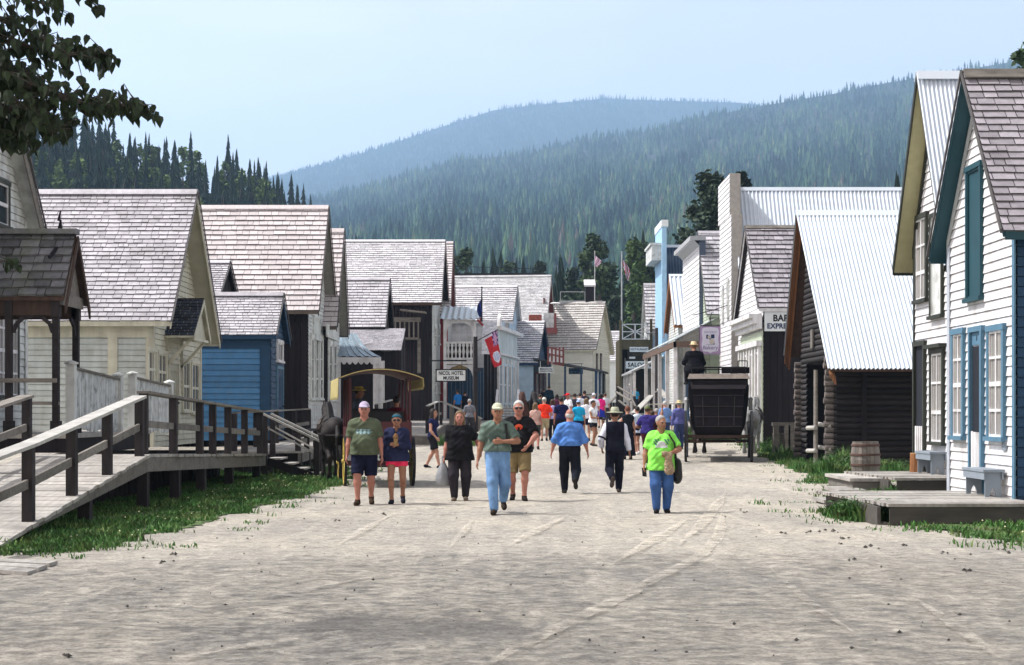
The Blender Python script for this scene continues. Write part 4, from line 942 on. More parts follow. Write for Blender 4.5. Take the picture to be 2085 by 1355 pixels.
# hanging hotel sign
sg = empty('hotel_sign', (xat(918, 86), 86, zat(765, 86)), 'white hanging sign reading NICOL HOTEL MUSEUM on an iron bar', 'sign')
fs = Face((xat(887, 86), 86), (1, 0, 0), (0, -1, 0)); W_ = xat(950, 86) - xat(887, 86); zt, zb_ = zat(752, 86), zat(778, 86)
mb = MB(); mb.prism([fs.pt(0, 0, zb_), fs.pt(W_, 0, zb_), fs.pt(W_, 0, zt), fs.pt(0, 0, zt)], fs.n, .05); mb.build('sign_board', SIGNW, sg)
mb = MB()
for p in ((0, W_, zt - .06, zt), (0, W_, zb_, zb_ + .06), (0, .06, zb_, zt), (W_ - .06, W_, zb_, zt)): mb.prism([fs.pt(p[0], .05, p[2]), fs.pt(p[1], .05, p[2]), fs.pt(p[1], .05, p[3]), fs.pt(p[0], .05, p[3])], fs.n, .02)
mb.bar(fs.pt(-.35, -.02, zat(735, 86)), fs.pt(W_, -.02, zat(735, 86)), .07); mb.bar(fs.pt(-.32, -.02, zat(744, 86)), fs.pt(-.32, -.02, zat(727, 86)), .09)
for a in (.25, W_ - .25): mb.bar(fs.pt(a, -.02, zt), fs.pt(a, -.02, zat(735, 86)), .025)
mb.build('sign_bracket', IRON, sg)
text('NICOL HOTEL', fs, W_ / 2, zt - .23, .28, BLACKP, sg, .056, .03, sx=.72); text('MUSEUM', fs, W_ / 2, zb_ + .2, .25, BLACKP, sg, .056, .03, sx=.85)

# 9 white false-front house with grey roof
H9 = House('white_false_front_house', 'white false front house with grey shingle roof behind the red flag', (xat(1036, 106), 106), (xat(1054, 114), 114), 14, 1.2, 7.3, 7.3, 10.3, of=.25, os=.3, front=PALEBLUE, sidem=WHITE, roof=SHW, soffit=WHITE, barge=WHITE, rc=.28, wm=.3, fit=(583, 655, None))
fA = Vector((xat(1012, 98), 98, 0)); fB = Vector((xat(1053, 107), 107, 0)); fe = (fB - fA).normalized(); FF = Face(fA, fe, Vector((fe.y, -fe.x, 0))); FW = (fB - fA).length
mb = MB(); boards(mb, FF, 0, FW, 1.2, zat(668, 98), zat(668, 98) , wd=.4); mb.build('false_front', mat('pale_front_boards', (.50, .56, .58), .7, .12, (2, 2, 2), rnd=.08), H9.root)
mb = MB(); zt = zat(668, 98); mb.prism([FF.pt(-.15, 0, zt - .12), FF.pt(FW + .5, 0, zt - .12), FF.pt(FW + .5, 0, zt + .1), FF.pt(-.15, 0, zt + .1)], FF.n, .35)
mb.prism([FF.pt(-.1, 0, zt + .1), FF.pt(.9, 0, zt + .1), FF.pt(.75, 0, zt + .55), FF.pt(.5, 0, zt + .85), FF.pt(.1, 0, zt + .6)], FF.n, .18)
mb.prism([FF.pt(0, 0, zat(722, 98)), FF.pt(FW, 0, zat(722, 98)), FF.pt(FW, 0, zat(718, 98)), FF.pt(0, 0, zat(718, 98))], FF.n, .2)
for i in range(6):
    a = FW * i / 5.2; mb.prism([FF.pt(a, .02, 1.2), FF.pt(a + .28, .02, 1.2), FF.pt(a + .28, .02, zat(728, 98)), FF.pt(a, .02, zat(728, 98))], FF.n, .12)
mb.build('cornice', WHITE, H9.root)
for a in (.75, 2.6, 4.6, 6.5):
    if a + 1 < FW: window(H9.root, FF, a, a + 1.0, 2.2, 4.6, PALEBLUE, nx=1, ny=2, fw=.15)
mb = MB(); boards(mb, Face((xat(985, 98), 98), (1, 0, 0), (0, -1, 0)), 0, xat(1012, 98) - xat(985, 98), 1.0, zat(720, 98), zat(720, 98)); mb.build('dark_side_wall', DWOOD, H9.root)
mb = MB(); P = at(980, 722, 97.8); shingles(mb, P, (1, 0, 0), xat(1012, 98) - P.x, Vector((0, 5, 2.4)).normalized(), 5.4, .26, .3); mb.build('side_lean_to_roof', SHW, H9.root)
mb = MB(); mb.box(xat(982, 103), xat(1028, 103), 103, 103.2, zat(690, 103), zat(655, 103)); mb.build('upper_side_wall', PALEBLUE, H9.root)

# 10 long pale roof behind, with rail along the ridge
H10 = House('long_roof_house', 'long pale roofed house with a dark rail along its ridge and red balcony', (xat(1096, 122), 122), (xat(1126, 135), 135), 16, 1.4, 6.0, 6.0, 12.6, of=.4, os=.3, front=WHITE2, sidem=WHITE2, roof=mat('pale_worn_roof', (.50, .50, .505), .85, .2, (3, 3, 3), rnd=.14, tint=(.33, .33, .35), tintamt=.5, tscale=1.2), soffit=REDP, barge=WHITE2, rc=.17, wm=.3, fit=(561, None, None))
mb = MB(); a = at(916, 561, 130); b = at(1112, 560, 130); mb.bar(a, b, .1, .32)
mb.bar(a + UPV * .75, b + UPV * .45, .05)
for i in range(7): p = a.lerp(b, i / 6); mb.bar(p, p + UPV * .7, .06)
mb.build('ridge_rail', IRON, H10.root)
mb = MB(); mb.box(xat(1077, 117), xat(1103, 117), 117, 119, zat(652, 117), zat(641, 117)); mb.box(xat(1080, 117), xat(1096, 117), 116.95, 117, zat(664, 117), zat(652, 117)); mb.build('brick_chimney', mat('chimney_brick', (.26, .075, .05), .85, .3), H10.root)
fb = H10.front
for (a, b, v0, v1) in ((1115, 1123, 590, 610), (1106, 1116, 615, 630)):
    winpx(H10.root, fb, a, b, v0, v1, REDP, nx=1, ny=1, fw=.15, sash=WHITE)
mb = MB(); f2 = Face((xat(1107, 118), 118), (1, 0, 0), (0, -1, 0)); W2 = xat(1132, 118) - xat(1107, 118)
mb.prism([f2.pt(0, 0, zat(668, 118)), f2.pt(W2, 0, zat(668, 118)), f2.pt(W2, 0, zat(638, 118)), f2.pt(0, 0, zat(638, 118))], f2.n, .1); b10 = mb.build('balcony_panel', WHITE2, H10.root)
mb = MB(); mb.box(xat(1107, 118), xat(1135, 118), 117.7, 121, zat(678, 118), zat(668, 118)); mb.box(xat(1128, 118), xat(1133, 118), 117.8, 117.9, zat(668, 118), zat(638, 118)); mb.build('balcony_floor', REDP, H10.root)

# 11 general store: blue gable, porch, red and white balcony
D11 = 109
H11 = House('general_store', 'pale blue general store with dark blue gable, porch posts and red white balcony', (xat(1086, D11), D11), (xat(1112, D11 + 8), D11 + 8), 12, 1.4, zat(738, D11), zat(738, D11), 8.6, of=.3, os=.25, front=DBLUE, sidem=PALEBLUE, roof=SHW, soffit=DBLUE, barge=DBLUE, rc=.28, wm=.3, fit=(655, 741, None))
fA, fB = H11.A, H11.B
mb = MB(); z1 = zat(735, D11); o = H11.n * 4.2
mb.prism([H11.front.pt(-.3, 0, z1 + .1), H11.front.pt(H11.W, 0, z1 + .1), H11.front.pt(H11.W, 4.6, z1 - .75), H11.front.pt(-.3, 4.6, z1 - .75)], UPV, .12); mb.build('porch_roof', mat('slate_porch_roof', (.07, .075, .085), .7, .3), H11.root)
for i in range(6):
    p = H11.front.pt(-.1 + i * 1.6, 4.3, 0); mb = MB(); mb.box(p.x - .08, p.x + .08, p.y - .08, p.y + .08, 1.3, z1 - .72); mb.build('porch_post', WHITE if i % 2 else DBLUE, H11.root)
for i in (1, 2, 3):
    p = H11.front.pt(-.2, 1.1 * i, 0); mb = MB(); mb.box(p.x - .07, p.x + .07, p.y - .07, p.y + .07, 1.3, z1 - .2 * i); mb.build('porch_post', DBLUE, H11.root)
mb = MB(); mb.prism([H11.front.pt(-.4, 0, 1.55), H11.front.pt(H11.W, 0, 1.55), H11.front.pt(H11.W, 4.6, 1.55), H11.front.pt(-.4, 4.6, 1.55)], UPV, .15); mb.build('porch_floor', PLANK, H11.root)
mb = MB(); mb.bar(H11.front.pt(-.2, .2, 2.6), H11.front.pt(-.2, 4.4, 2.9), .1); mb.bar(H11.front.pt(-.2, .2, 2.1), H11.front.pt(-.2, 4.4, 2.2), .06); mb.build('porch_rail', GWOOD, H11.root)
for a in (1.0, 3.4, 5.8): window(H11.root, H11.front, a, a + 1.4, 2.2, 4.3, REDP, nx=2, ny=2, fw=.15)
fbal = Face((xat(1116, 108), 108), (1, 0, 0), (0, -1, 0)); mb = MB(); wB = xat(1147, 108) - xat(1116, 108)
for z_ in (zat(742, 108), zat(725, 108), zat(712, 108)): mb.bar(fbal.pt(0, 0, z_ + .15), fbal.pt(wB, 0, z_ - .1), .1)
for i in range(5): mb.bar(fbal.pt(wB * i / 4, 0, zat(742, 108) - .05), fbal.pt(wB * i / 4, 0, zat(710, 108) + .1), .12)
bl = mb.build('balcony_railing', REDP, H11.root)
mb = MB()
for i in range(4):
    for j, v_ in enumerate((738, 722)): mb.prism([fbal.pt(wB * (i + .2) / 4, .01, zat(v_, 108)), fbal.pt(wB * (i + .8) / 4, .01, zat(v_, 108)), fbal.pt(wB * (i + .65) / 4, .01, zat(v_ - 11, 108)), fbal.pt(wB * (i + .35) / 4, .01, zat(v_ - 11, 108))], fbal.n, .03)
mb.build('white_panel', WHITE, bl)
sg = empty('store_sign', at(1112, 754, 104.5), 'white MASON GENERAL STORE sign hung under the store porch', 'sign')
fs = Face((xat(1097, 104.5), 104.5), (1, 0, 0), (0, -1, 0)); W_ = xat(1127, 104.5) - xat(1097, 104.5); zt, zb_ = zat(748, 104.5), zat(760, 104.5)
mb = MB(); mb.prism([fs.pt(0, 0, zb_), fs.pt(W_, 0, zb_), fs.pt(W_, 0, zt), fs.pt(0, 0, zt)], fs.n, .05); mb.bar(fs.pt(.1, .0, zt), fs.pt(.1, 0, zt + .4), .03); mb.bar(fs.pt(W_ - .1, .0, zt), fs.pt(W_ - .1, 0, zt + .4), .03); mb.build('sign_board', SIGNW, sg)
text('MASON', fs, W_ / 2, zt - .13, .19, NAVYP, sg, .054, .02, sx=1.2); text('GENERAL STORE', fs, W_ / 2, zb_ + .11, .13, BLACKP, sg, .054, .02, sx=.85)
sg = empty('arrow_sign', at(1172, 757, 112), 'blue two line sign on a bracket beside the white hall wall', 'sign')
fs = Face((xat(1158, 112), 112), (1, 0, 0), (0, -1, 0)); W_ = xat(1187, 112) - xat(1158, 112); zt, zb_ = zat(750, 112), zat(762, 112)
mb = MB(); mb.prism([fs.pt(0, 0, zb_), fs.pt(W_, 0, zb_), fs.pt(W_, 0, zt), fs.pt(0, 0, zt)], fs.n, .05); mb.build('sign_board', TRIMBLUE, sg)
mb = MB(); mb.bar(fs.pt(-.1, 0, zat(741, 112)), fs.pt(W_, 0, zat(741, 112)), .04)
for a in (.1, W_ - .1): mb.bar(fs.pt(a, 0, zt), fs.pt(a, 0, zat(741, 112)), .03)
mb.prism([fs.pt(0, .05, zt), fs.pt(W_, .05, zt), fs.pt(W_, .05, zt - .04), fs.pt(0, .05, zt - .04)], fs.n, .01); mb.prism([fs.pt(0, .05, zb_), fs.pt(W_, .05, zb_), fs.pt(W_, .05, zb_ + .04), fs.pt(0, .05, zb_ + .04)], fs.n, .01); mb.build('sign_frame', NAVYP, sg)
mb = MB()
for (a, b, c) in ((.2, .8, .27), (.3, .42, .13), (.5, .68, .13)): mb.prism([fs.pt(W_ * a, .05, zb_ + c - .04), fs.pt(W_ * b, .05, zb_ + c - .04), fs.pt(W_ * b, .05, zb_ + c + .03), fs.pt(W_ * a, .05, zb_ + c + .03)], fs.n, .01)
mb.prism([fs.pt(W_ * .06, .05, zb_ + .22), fs.pt(W_ * .14, .05, zb_ + .15), fs.pt(W_ * .14, .05, zb_ + .3)], fs.n, .01); mb.build('lettering', NAVYP, sg)

# 12 white hall that closes the street
D12 = 128
HB = Vector((xat(1207, D12), D12, 0)) + Vector((math.sin(R(13)), math.cos(R(13)), 0)) * 8.2
H12 = House('white_hall', 'cream white hall closing the street, shingled roof with a square roof vent', (xat(1207, D12), D12), (HB.x, HB.y), 5, 1.5, zat(712, D12) - .2, zat(712, D12) - .2, 10.9, of=.3, os=.3, front=CREAM, sidem=mat('hall_white', (.74, .74, .66), .65, .1, (2, 2, 4), rnd=.05), roof=mat('hall_shingles', (.50, .475, .45), .85, .12, rnd=.16), soffit=CREAM, barge=CREAM, rc=.3, wm=.3, course=.2, fit=(615, 713, None))
a0 = H12.front.hit(1212, 760)[0]
for (a, b) in ((1213, 1216), (1221, 1224)): winpx(H12.root, H12.front, a, b, 725, 830, BWOOD, nx=1, ny=3, fw=.2)
vt = MB(); D = 132.5; vt.box(xat(1192, D), xat(1209, D), D - .35, D + .35, zat(625, D), zat(585, D)); ven = vt.build('roof_vent', DWOOD, H12.root)
mb = MB(); mb.hexa([(xat(1189, D), D - .6, zat(585, D)), (xat(1212, D), D - .6, zat(585, D)), (xat(1212, D), D + .6, zat(572, D)), (xat(1189, D), D + .6, zat(572, D)), (xat(1189, D), D - .6, zat(584, D) + .1), (xat(1212, D), D - .6, zat(584, D) + .1), (xat(1212, D), D + .6, zat(571, D) + .1), (xat(1189, D), D + .6, zat(571, D) + .1)]); mb.build('vent_cap', WHITE, ven)
mb = MB(); a, b = at(1141, 613, D), at(1191, 613, D); mb.bar(a, a + UPV * .75, .06); mb.bar(b, b + UPV * .75, .06); mb.bar(a + UPV * .75, b + UPV * .75, .06); mb.bar(at(1139, 615, D), at(1226, 615, D), .1, .2)
mb.build('roof_rail', STEEL, H12.root)

# 13 small pale house beside the saloon
H13 = House('small_pale_house', 'small pale blue house with shingle roof left of the brown saloon', (xat(1262, 150), 150), (xat(1264, 156), 156), 1.6, 1.5, zat(730, 150), zat(730, 150), zat(675, 153), of=.1, os=.2, front=SIGNW, sidem=SIGNW, roof=SHW, soffit=WHITE, barge=WHITE, rc=.28, wm=.3)
# 14 saloon
D14 = 112; sx0, sx1 = xat(1264, D14), xat(1330, D14); Z = lambda v: zat(v, D14)
H14 = empty('saloon', (sx0, D14, 1.3), 'brown saloon with white cross braced balcony and SALOON sign', 'saloon')
fs = Face((sx0, D14), (1, 0, 0), (0, -1, 0)); W_ = sx1 - sx0
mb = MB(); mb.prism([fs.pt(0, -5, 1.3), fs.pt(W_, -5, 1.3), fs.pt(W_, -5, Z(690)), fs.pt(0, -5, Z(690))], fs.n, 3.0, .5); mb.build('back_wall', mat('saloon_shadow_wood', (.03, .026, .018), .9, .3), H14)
mb = MB(); boards(mb, Face((sx0, D14), (0, 1, 0), (-1, 0, 0)), 0, 5, 1.3, Z(690), Z(690)); boards(mb, Face((sx1 - .02, D14), (0, 1, 0), (-1, 0, 0)), 0, 5, 1.3, Z(690), Z(690)); mb.build('side_wall', OLIVE, H14)
mb = MB(); mb.box(sx0, sx1 - .05, D14 - .1, D14 + 2.2, Z(712), Z(692)); mb.build('balcony_beam', OLIVE, H14)
mb = MB(); 
for u0, u1, v0 in ((1261, 1266, 653), (1323, 1328, 650)): mb.box(xat(u0, D14), xat(u1, D14), D14 - .16, D14 + .04, 1.3, Z(v0))
mb.build('balcony_post', OLIVE, H14)
mb = MB()
for u0, u1 in ((1266, 1270), (1279, 1283)): mb.box(xat(u0, D14), xat(u1, D14), D14 + 1.0, D14 + 1.1, 1.3, Z(712))
mb.build('door_post', OLIVE, H14)
mb = MB()
for u0, u1, v0, v1 in ((1274, 1277, 728, 790), (1284, 1291, 750, 780)): mb.box(xat(u0, D14), xat(u1, D14), D14 + 1.2, D14 + 1.3, Z(v1), Z(v0))
mb.build('white_door_frame', WHITE, H14)
mb = MB(); b0, b1 = xat(1267, D14), xat(1319, D14); zt, zb_ = Z(661), Z(691)
for a, b in (((b0, zt), (b1, zt)), ((b0, zb_), (b1, zb_)), ((b0, zb_), (b0, zt)), ((b1, zb_), (b1, zt)), (((b0 + b1) / 2, zb_), ((b0 + b1) / 2, zt)), ((b0, zt), (b1, zb_)), ((b0, zb_), (b1, zt)), ((b0, Z(676)), (b1, Z(676)))):
    mb.bar((a[0], D14 - .1, a[1]), (b[0], D14 - .1, b[1]), .085, .06)
mb.build('balcony_railing', WHITE, H14)
def flat_sign(root, name, m, u0, u1, v0, v1, D, words, lm, size, bold=.03, sx=1):
    f = Face((xat(u0, D), D), (1, 0, 0), (0, -1, 0)); w_ = xat(u1, D) - xat(u0, D); a, b = zat(v1, D), zat(v0, D)
    mb = MB(); mb.prism([f.pt(0, 0, a), f.pt(w_, 0, a), f.pt(w_, 0, b), f.pt(0, 0, b)], f.n, .06); s_ = mb.build(name, m, root)
    k = len(words)
    for i, t in enumerate(words): text(t, f, w_ / 2, b - (b - a) * (i + .5) / k, size, lm, s_, .064, bold, sx=sx)
    return s_
flat_sign(H14, 'restaurant_sign', SIGNW, 1282, 1320, 707, 717, D14 - .12, ['RESTAURANT'], NAVYP, .20, .02, .95)
mb = MB(); mb.box(xat(1279, D14), xat(1326, D14), D14 - .1, D14 - .04, Z(736), Z(717)); hb = mb.build('hotel_board', mat('dark_brown_board', (.022, .018, .013), .8, .2), H14)
text('HOTEL', Face((xat(1284, D14), D14 - .1), (1, 0, 0), (0, -1, 0)), .65, Z(723), .26, OLIVE, hb, .02, .02, sx=1.2)
mb = MB()
for u0, u1 in ((1281, 1293), (1309, 1312), (1315, 1319)): mb.box(xat(u0, D14), xat(u1, D14), D14 - .16, D14 - .11, Z(731), Z(727))
mb.build('small_notice', WHITE, H14)
flat_sign(H14, 'saloon_sign', SIGNW, 1274, 1330, 736, 751, D14 - .12, ['SALOON'], BLACKP, .40, .03, 1.0)
mb = MB(); mb.box(sx0 - .2, sx1 + .3, D14 - 1.5, D14 + 5, 1.3, 1.6); mb.build('porch_floor', PLANK, H14)
# ------------------------------------------------------------------ right row of houses
# 20 blue trimmed house at the right edge
X1 = 7.8
G1 = House('blue_trim_house', 'white clapboard house with teal trim and mauve shingle roof at the right edge', (X1, dx(2071, X1)), (X1, dx(1934, X1)), 6, .05, 4.62, 4.62, 7.5, side='R', of=.27, os=.26, front=WHITE, sidem=DBLUE, roof=SHR, soffit=TEAL, barge=TEAL, course=.155, rc=.155, wm=.27, barge_w=.06, roofcap=GWOOD, fit=(146, 474, 525))
mb = MB()
mb.prism([G1.front.pt(-.02, .026, .05), G1.front.pt(.10, .026, .05), G1.front.pt(.10, .026, 4.6), G1.front.pt(-.02, .026, 4.6)], G1.n, .025); mb.build('near_corner_board', TRIMBLUE, G1.root)
mb = MB(); mb.prism([G1.front.pt(G1.W - .13, .026, .05), G1.front.pt(G1.W + .02, .026, .05), G1.front.pt(G1.W + .02, .026, 4.6), G1.front.pt(G1.W - .13, .026, 4.6)], G1.n, .025); mb.build('far_corner_board', mat('lilac_grey_trim', (.42, .45, .50), .6, .1), G1.root)
mb = MB()
for a, b in (((0, G1.ze1 - .02), (G1.sr, G1.zr - .05)), ((G1.W, G1.ze2 - .02), (G1.sr, G1.zr - .05))):
    mb.prism([G1.front.pt(a[0], .03, a[1]), G1.front.pt(b[0], .03, b[1]), G1.front.pt(b[0], .03, b[1] - .16), G1.front.pt(a[0], .03, a[1] - .16)], G1.n, .03)
mb.build('frieze_board', mat('lilac_grey_trim2', (.40, .42, .42), .6, .1), G1.root)
winpx(G1.root, G1.front, 1944, 1969, 681, 888, TRIMBLUE, pm=CURT, nx=2, ny=4, fw=.10, sash=WHITE, label='tall curtained window left of the door')
winpx(G1.root, G1.front, 2017, 2052, 674, 890, TRIMBLUE, pm=CURT, nx=2, ny=4, fw=.10, sash=WHITE, label='tall curtained window right of the door')
uw = winpx(G1.root, G1.front, 1974, 2005, 345, 606, TEAL, pm=TEAL, nx=1, ny=1, fw=.09, sash=TEAL, label='tall boarded teal window under the gable')
a0 = G1.front.hit(2008, 800)[0]; a1 = G1.front.hit(1981, 800)[0]
fc = G1.front; zt = fc.hit(1994, 676)[1]
mb = MB()
for p in ((a0, a0 + .09, .3, zt), (a1 - .09, a1, .3, zt), (a0 - .02, a1 + .02, zt, zt + .09)): mb.prism([fc.pt(p[0], .02, p[2]), fc.pt(p[1], .02, p[2]), fc.pt(p[1], .02, p[3]), fc.pt(p[0], .02, p[3])], fc.n, .07)
dfm = mb.build('door_frame', TRIMBLUE, G1.root)
mb = MB(); mb.prism([fc.pt(a0 + .09, .022, .3), fc.pt(a1 - .09, .022, .3), fc.pt(a1 - .09, .022, zt - .24), fc.pt(a0 + .09, .022, zt - .24)], fc.n, .01); mb.build('dark_doorway', mat('doorway_dark', (.012, .014, .022), .9, .1), dfm)
mb = MB(); mb.prism([fc.pt(a0 + .09, .022, zt - .22), fc.pt(a1 - .09, .022, zt - .22), fc.pt(a1 - .09, .022, zt), fc.pt(a0 + .09, .022, zt)], fc.n, .02); tr = mb.build('transom', TRIMBLUE, dfm)
text('1', fc, (a0 + a1) / 2, zt - .11, .12, BLACKP, tr, .046, .02, name='house_number')
mb = MB(); n = 6; w_ = (a1 - a0 - .24) / n; zg = fc.hit(1994, 880)[1]
for i in range(n): x = a0 + .12 + w_ * i; mb.prism([fc.pt(x, .05, .34), fc.pt(x + w_ * .72, .05, .34), fc.pt(x + w_ * .72, .05, zg + random.uniform(-.02, .02)), fc.pt(x, .05, zg)], fc.n, .025)
for z_ in (.55, zg - .2): mb.prism([fc.pt(a0 + .11, .035, z_), fc.pt(a1 - .11, .035, z_), fc.pt(a1 - .11, .035, z_ + .08), fc.pt(a0 + .11, .035, z_ + .08)], fc.n, .018)
mb.build('half_gate', WHITE, dfm)
mb = MB(); slabpx(mb, fc, 2046, 2054, 896, 918, .03, .02); mb.build('wall_patch', GREYB, G1.root)

# 19 green trimmed house behind it
X2 = 8.4
G2 = House('green_trim_house', 'white house with dark green trim, metal roof and cream soffit', (X2, 29.75), (X2, dx(1863, X2)), 6, .1, 4.85, 4.85, 8.45, side='R', of=.37, os=.27, front=WHITE, sidem=GREENTRIM, roof=METAL, kind='metal', soffit=mat('olive_cream_soffit', (.40, .38, .22), .7, .1), barge=GREENTRIM, course=.16, barge_w=.08, pitch=.085, roofcap=METAL, fit=(148, None, 551))
G2.corners(GREENTRIM, .10)
mb = MB()
for a, b in (((G2.W, G2.ze2 - .02), (G2.sr, G2.zr - .05)),):
    mb.prism([G2.front.pt(a[0], .03, a[1]), G2.front.pt(b[0], .03, b[1]), G2.front.pt(b[0], .03, b[1] - .26), G2.front.pt(a[0], .03, a[1] - .22)], G2.n, .03)
mb.build('frieze_board', GREENTRIM, G2.root)
f2 = G2.front
winpx(G2.root, f2, 1868, 1893, 446, 610, GREENTRIM, pm=CURT, nx=2, ny=3, fw=.10, sash=WHITE, label='upper window left')
winpx(G2.root, f2, 1899, 1925, 440, 642, GREENTRIM, pm=WHITE2, nx=1, ny=1, fw=.08, sash=WHITE2, label='upper window boarded white')
winpx(G2.root, f2, 1899, 1927, 720, 900, GREENTRIM, pm=CURT, nx=2, ny=3, fw=.11, sash=WHITE, head=.07, label='tall lower window beside the door')
a0 = f2.hit(1889, 800)[0]; a1 = f2.hit(1866, 800)[0]; zt = f2.hit(1878, 705)[1]
mb = MB()
for p in ((a0, a0 + .1, .4, zt), (a1 - .1, a1, .4, zt), (a0 - .02, a1 + .02, zt, zt + .1)): mb.prism([f2.pt(p[0], .02, p[2]), f2.pt(p[1], .02, p[2]), f2.pt(p[1], .02, p[3]), f2.pt(p[0], .02, p[3])], f2.n, .07)
df2 = mb.build('door_frame', GREENTRIM, G2.root)
mb = MB(); mb.prism([f2.pt(a0 + .1, .02, .4), f2.pt(a1 - .1, .02, .4), f2.pt(a1 - .1, .02, zt), f2.pt(a0 + .1, .02, zt)], f2.n, .01); mb.build('dark_doorway', _M['doorway_dark'], df2)
mb = MB(); zg = f2.hit(1878, 868)[1]
for i in range(4): w_ = (a1 - a0 - .24) / 4; x = a0 + .12 + w_ * i; mb.prism([f2.pt(x, .05, .45), f2.pt(x + w_ * .75, .05, .45), f2.pt(x + w_ * .75, .05, zg), f2.pt(x, .05, zg)], f2.n, .025)
mb.build('half_gate', WHITE, df2)

def deck(name, label, x0, x1, y0, y1, zt, planks_along='x', skew=0.0, skirt=True):
    r_ = empty(name, (x0, y0, 0), label, 'deck'); mb = MB(); y = y0
    while y < y1 - .02:
        b = min(y + .15 * random.uniform(.9, 1.1), y1); sk = skew * (y - y0)
        mb.box(x0 - sk + random.uniform(-.02, .02), x1, y, b - .008, zt - .045, zt + random.uniform(-.004, .004)); y = b
    mb.build('deck_plank', PLANK, r_)
    mb = MB(); mb.box(x0 + .04, x1, y0 + .02, y0 + .07, .0, zt - .05); mb.box(x0 + .02 - skew * (y1 - y0) * .5, x0 + .07 - skew * (y1 - y0) * .5, y0 + .07, y1, .0, zt - .05); mb.build('deck_skirt', mat('dark_deck_skirt', (.075, .068, .06), .9, .3, (2, 10, 10), rnd=.2), r_)
    return r_
deck('wooden_deck', 'low weathered wooden deck before the blue trimmed house', 5.5, 7.77, 23.3, 27.2, .32, skew=.08)
deck('wooden_deck', 'higher wooden deck before the green trimmed house', 7.02, 8.35, 29.15, 32.4, .46, skew=.08)
for lab, x0, x1, y0, y1, z1 in (('top plank step beside the higher wooden deck', 6.35, 7.0, 29.9, 32.3, .42), ('middle plank step beside the higher wooden deck', 6.0, 6.5, 29.2, 30.6, .24), ('lowest plank step lying in the grass', 5.55, 6.1, 28.3, 29.4, .1)):
    s_ = empty('plank_step', (x0, y0, 0), lab, 'step'); mb = MB(); mb.box(x0, x1, y0, y1, z1 - .06, z1); mb.build('tread', PLANK, s_); mb = MB(); mb.box(x0 + .06, x1 - .02, y0 + .05, y1 - .05, 0, z1 - .06); mb.build('riser', GWOOD, s_)
def bench(label, x0, x1, y0, y1, z0, z1):
    b = empty('wooden_bench', ((x0 + x1) / 2, (y0 + y1) / 2, z0), label, 'bench', 'grey wooden benches on the right hand decks'); t = .035
    mb = MB(); mb.box(x0, x1, y0 - .02, y1 + .02, z1 - .04, z1); mb.build('seat', GREYB, b)
    mb = MB(); mb.box(x0 + .015, x0 + .04, y0, y1, z1 - .16, z1 - .04); mb.build('apron', GREYB, b)
    mb = MB(); mb.box(x1 - .04, x1 - .015, y0, y1, z1 - .16, z1 - .04); mb.build('apron', GREYB, b)
    for y in (y0 + .04, y1 - .04 - t):
        xc = (x0 + x1) / 2; w_ = (x1 - x0) / 2 - .045; mb = MB()
        pts = [(xc - w_, y, z0), (xc - w_ * .45, y, z0), (xc - w_ * .28, y, z0 + .09), (xc, y, z0 + .15), (xc + w_ * .28, y, z0 + .09), (xc + w_ * .45, y, z0), (xc + w_, y, z0), (xc + w_, y, z1 - .04), (xc - w_, y, z1 - .04)]
        L_ = pts[:3] + [pts[3], (xc, y, z1 - .04), pts[8]]; R_ = [pts[3]] + pts[4:8] + [(xc, y, z1 - .04)]
        mb.prism(L_, (0, 1, 0), t); mb.prism(R_, (0, 1, 0), t); mb.build('leg', GREYB, b)
    return b
bench('grey painted bench under the curtained window of the blue trimmed house', 7.40, 7.74, 25.0, 26.15, .325, .76)
bench('grey painted bench beside the wood stump at the green trimmed house', 8.00, 8.34, 30.5, 31.6, .465, .90)
st = empty('wood_stump', (8.12, 32.0, .46), 'upright chopped log stump with bright split side beside the bench', 'stump')
mb = MB(); mb.lathe((8.12, 32.0, .46), [(.125, 0), (.12, .2), (.115, .37)], 12); mb.build('bark_side', ORANGEW, st)
mb = MB(); mb.lathe((8.12, 32.0, .83), [(.115, 0), (.113, .012), (0, .014)], 12); mb.build('cut_top', mat('cut_wood', (.36, .22, .10), .8, .2), st)
# barrel
bc = at(1762, 965, 40.5); bl_ = empty('barrel', (bc.x, bc.y, 0), 'old wooden barrel with rusty hoops standing in the grass by the barn', 'barrel')
prof = [(.31, 0), (.35, .2), (.375, .45), (.355, .68), (.325, .92)]
mb = MB(); n = 22
for j in range(n):
    a, b = 2 * math.pi * j / n, 2 * math.pi * (j + .94) / n; r_ = random.random()
    for (q0, z0), (q1, z1) in zip(prof, prof[1:]):
        mb.quad((bc.x + q0 * math.cos(a), bc.y + q0 * math.sin(a), z0), (bc.x + q0 * math.cos(b), bc.y + q0 * math.sin(b), z0), (bc.x + q1 * math.cos(b), bc.y + q1 * math.sin(b), z1), (bc.x + q1 * math.cos(a), bc.y + q1 * math.sin(a), z1), r_)
mb.build('stave', mat('grey_oak_stave', (.20, .175, .155), .9, .3, (10, 10, 1), bump=.4, rnd=.3), bl_)
mb = MB(); mb.lathe((bc.x, bc.y, .885), [(.335, .03), (.31, .03), (.31, 0), (0, 0)], 22); mb.build('lid', GWOOD, bl_)
for z_, q in ((.08, .335), (.30, .366), (.56, .374), (.80, .348)):
    mb = MB(); mb.lathe((bc.x, bc.y, z_), [(q + .004, 0), (q + .012, .004), (q + .012, .05), (q + .004, .055)], 24); mb.build('hoop', mat('rusty_hoop', (.10, .055, .045), .8, .35), bl_)
lg = empty('firewood_log', (8.6, 33.4, .1), 'pale split log lying behind the stump', 'log'); mb = MB(); mb.tube([(8.0, 34.3, .28), (8.4, 34.2, .30)], [.08, .085], 8); mb.build('log_body', ORANGEW, lg)

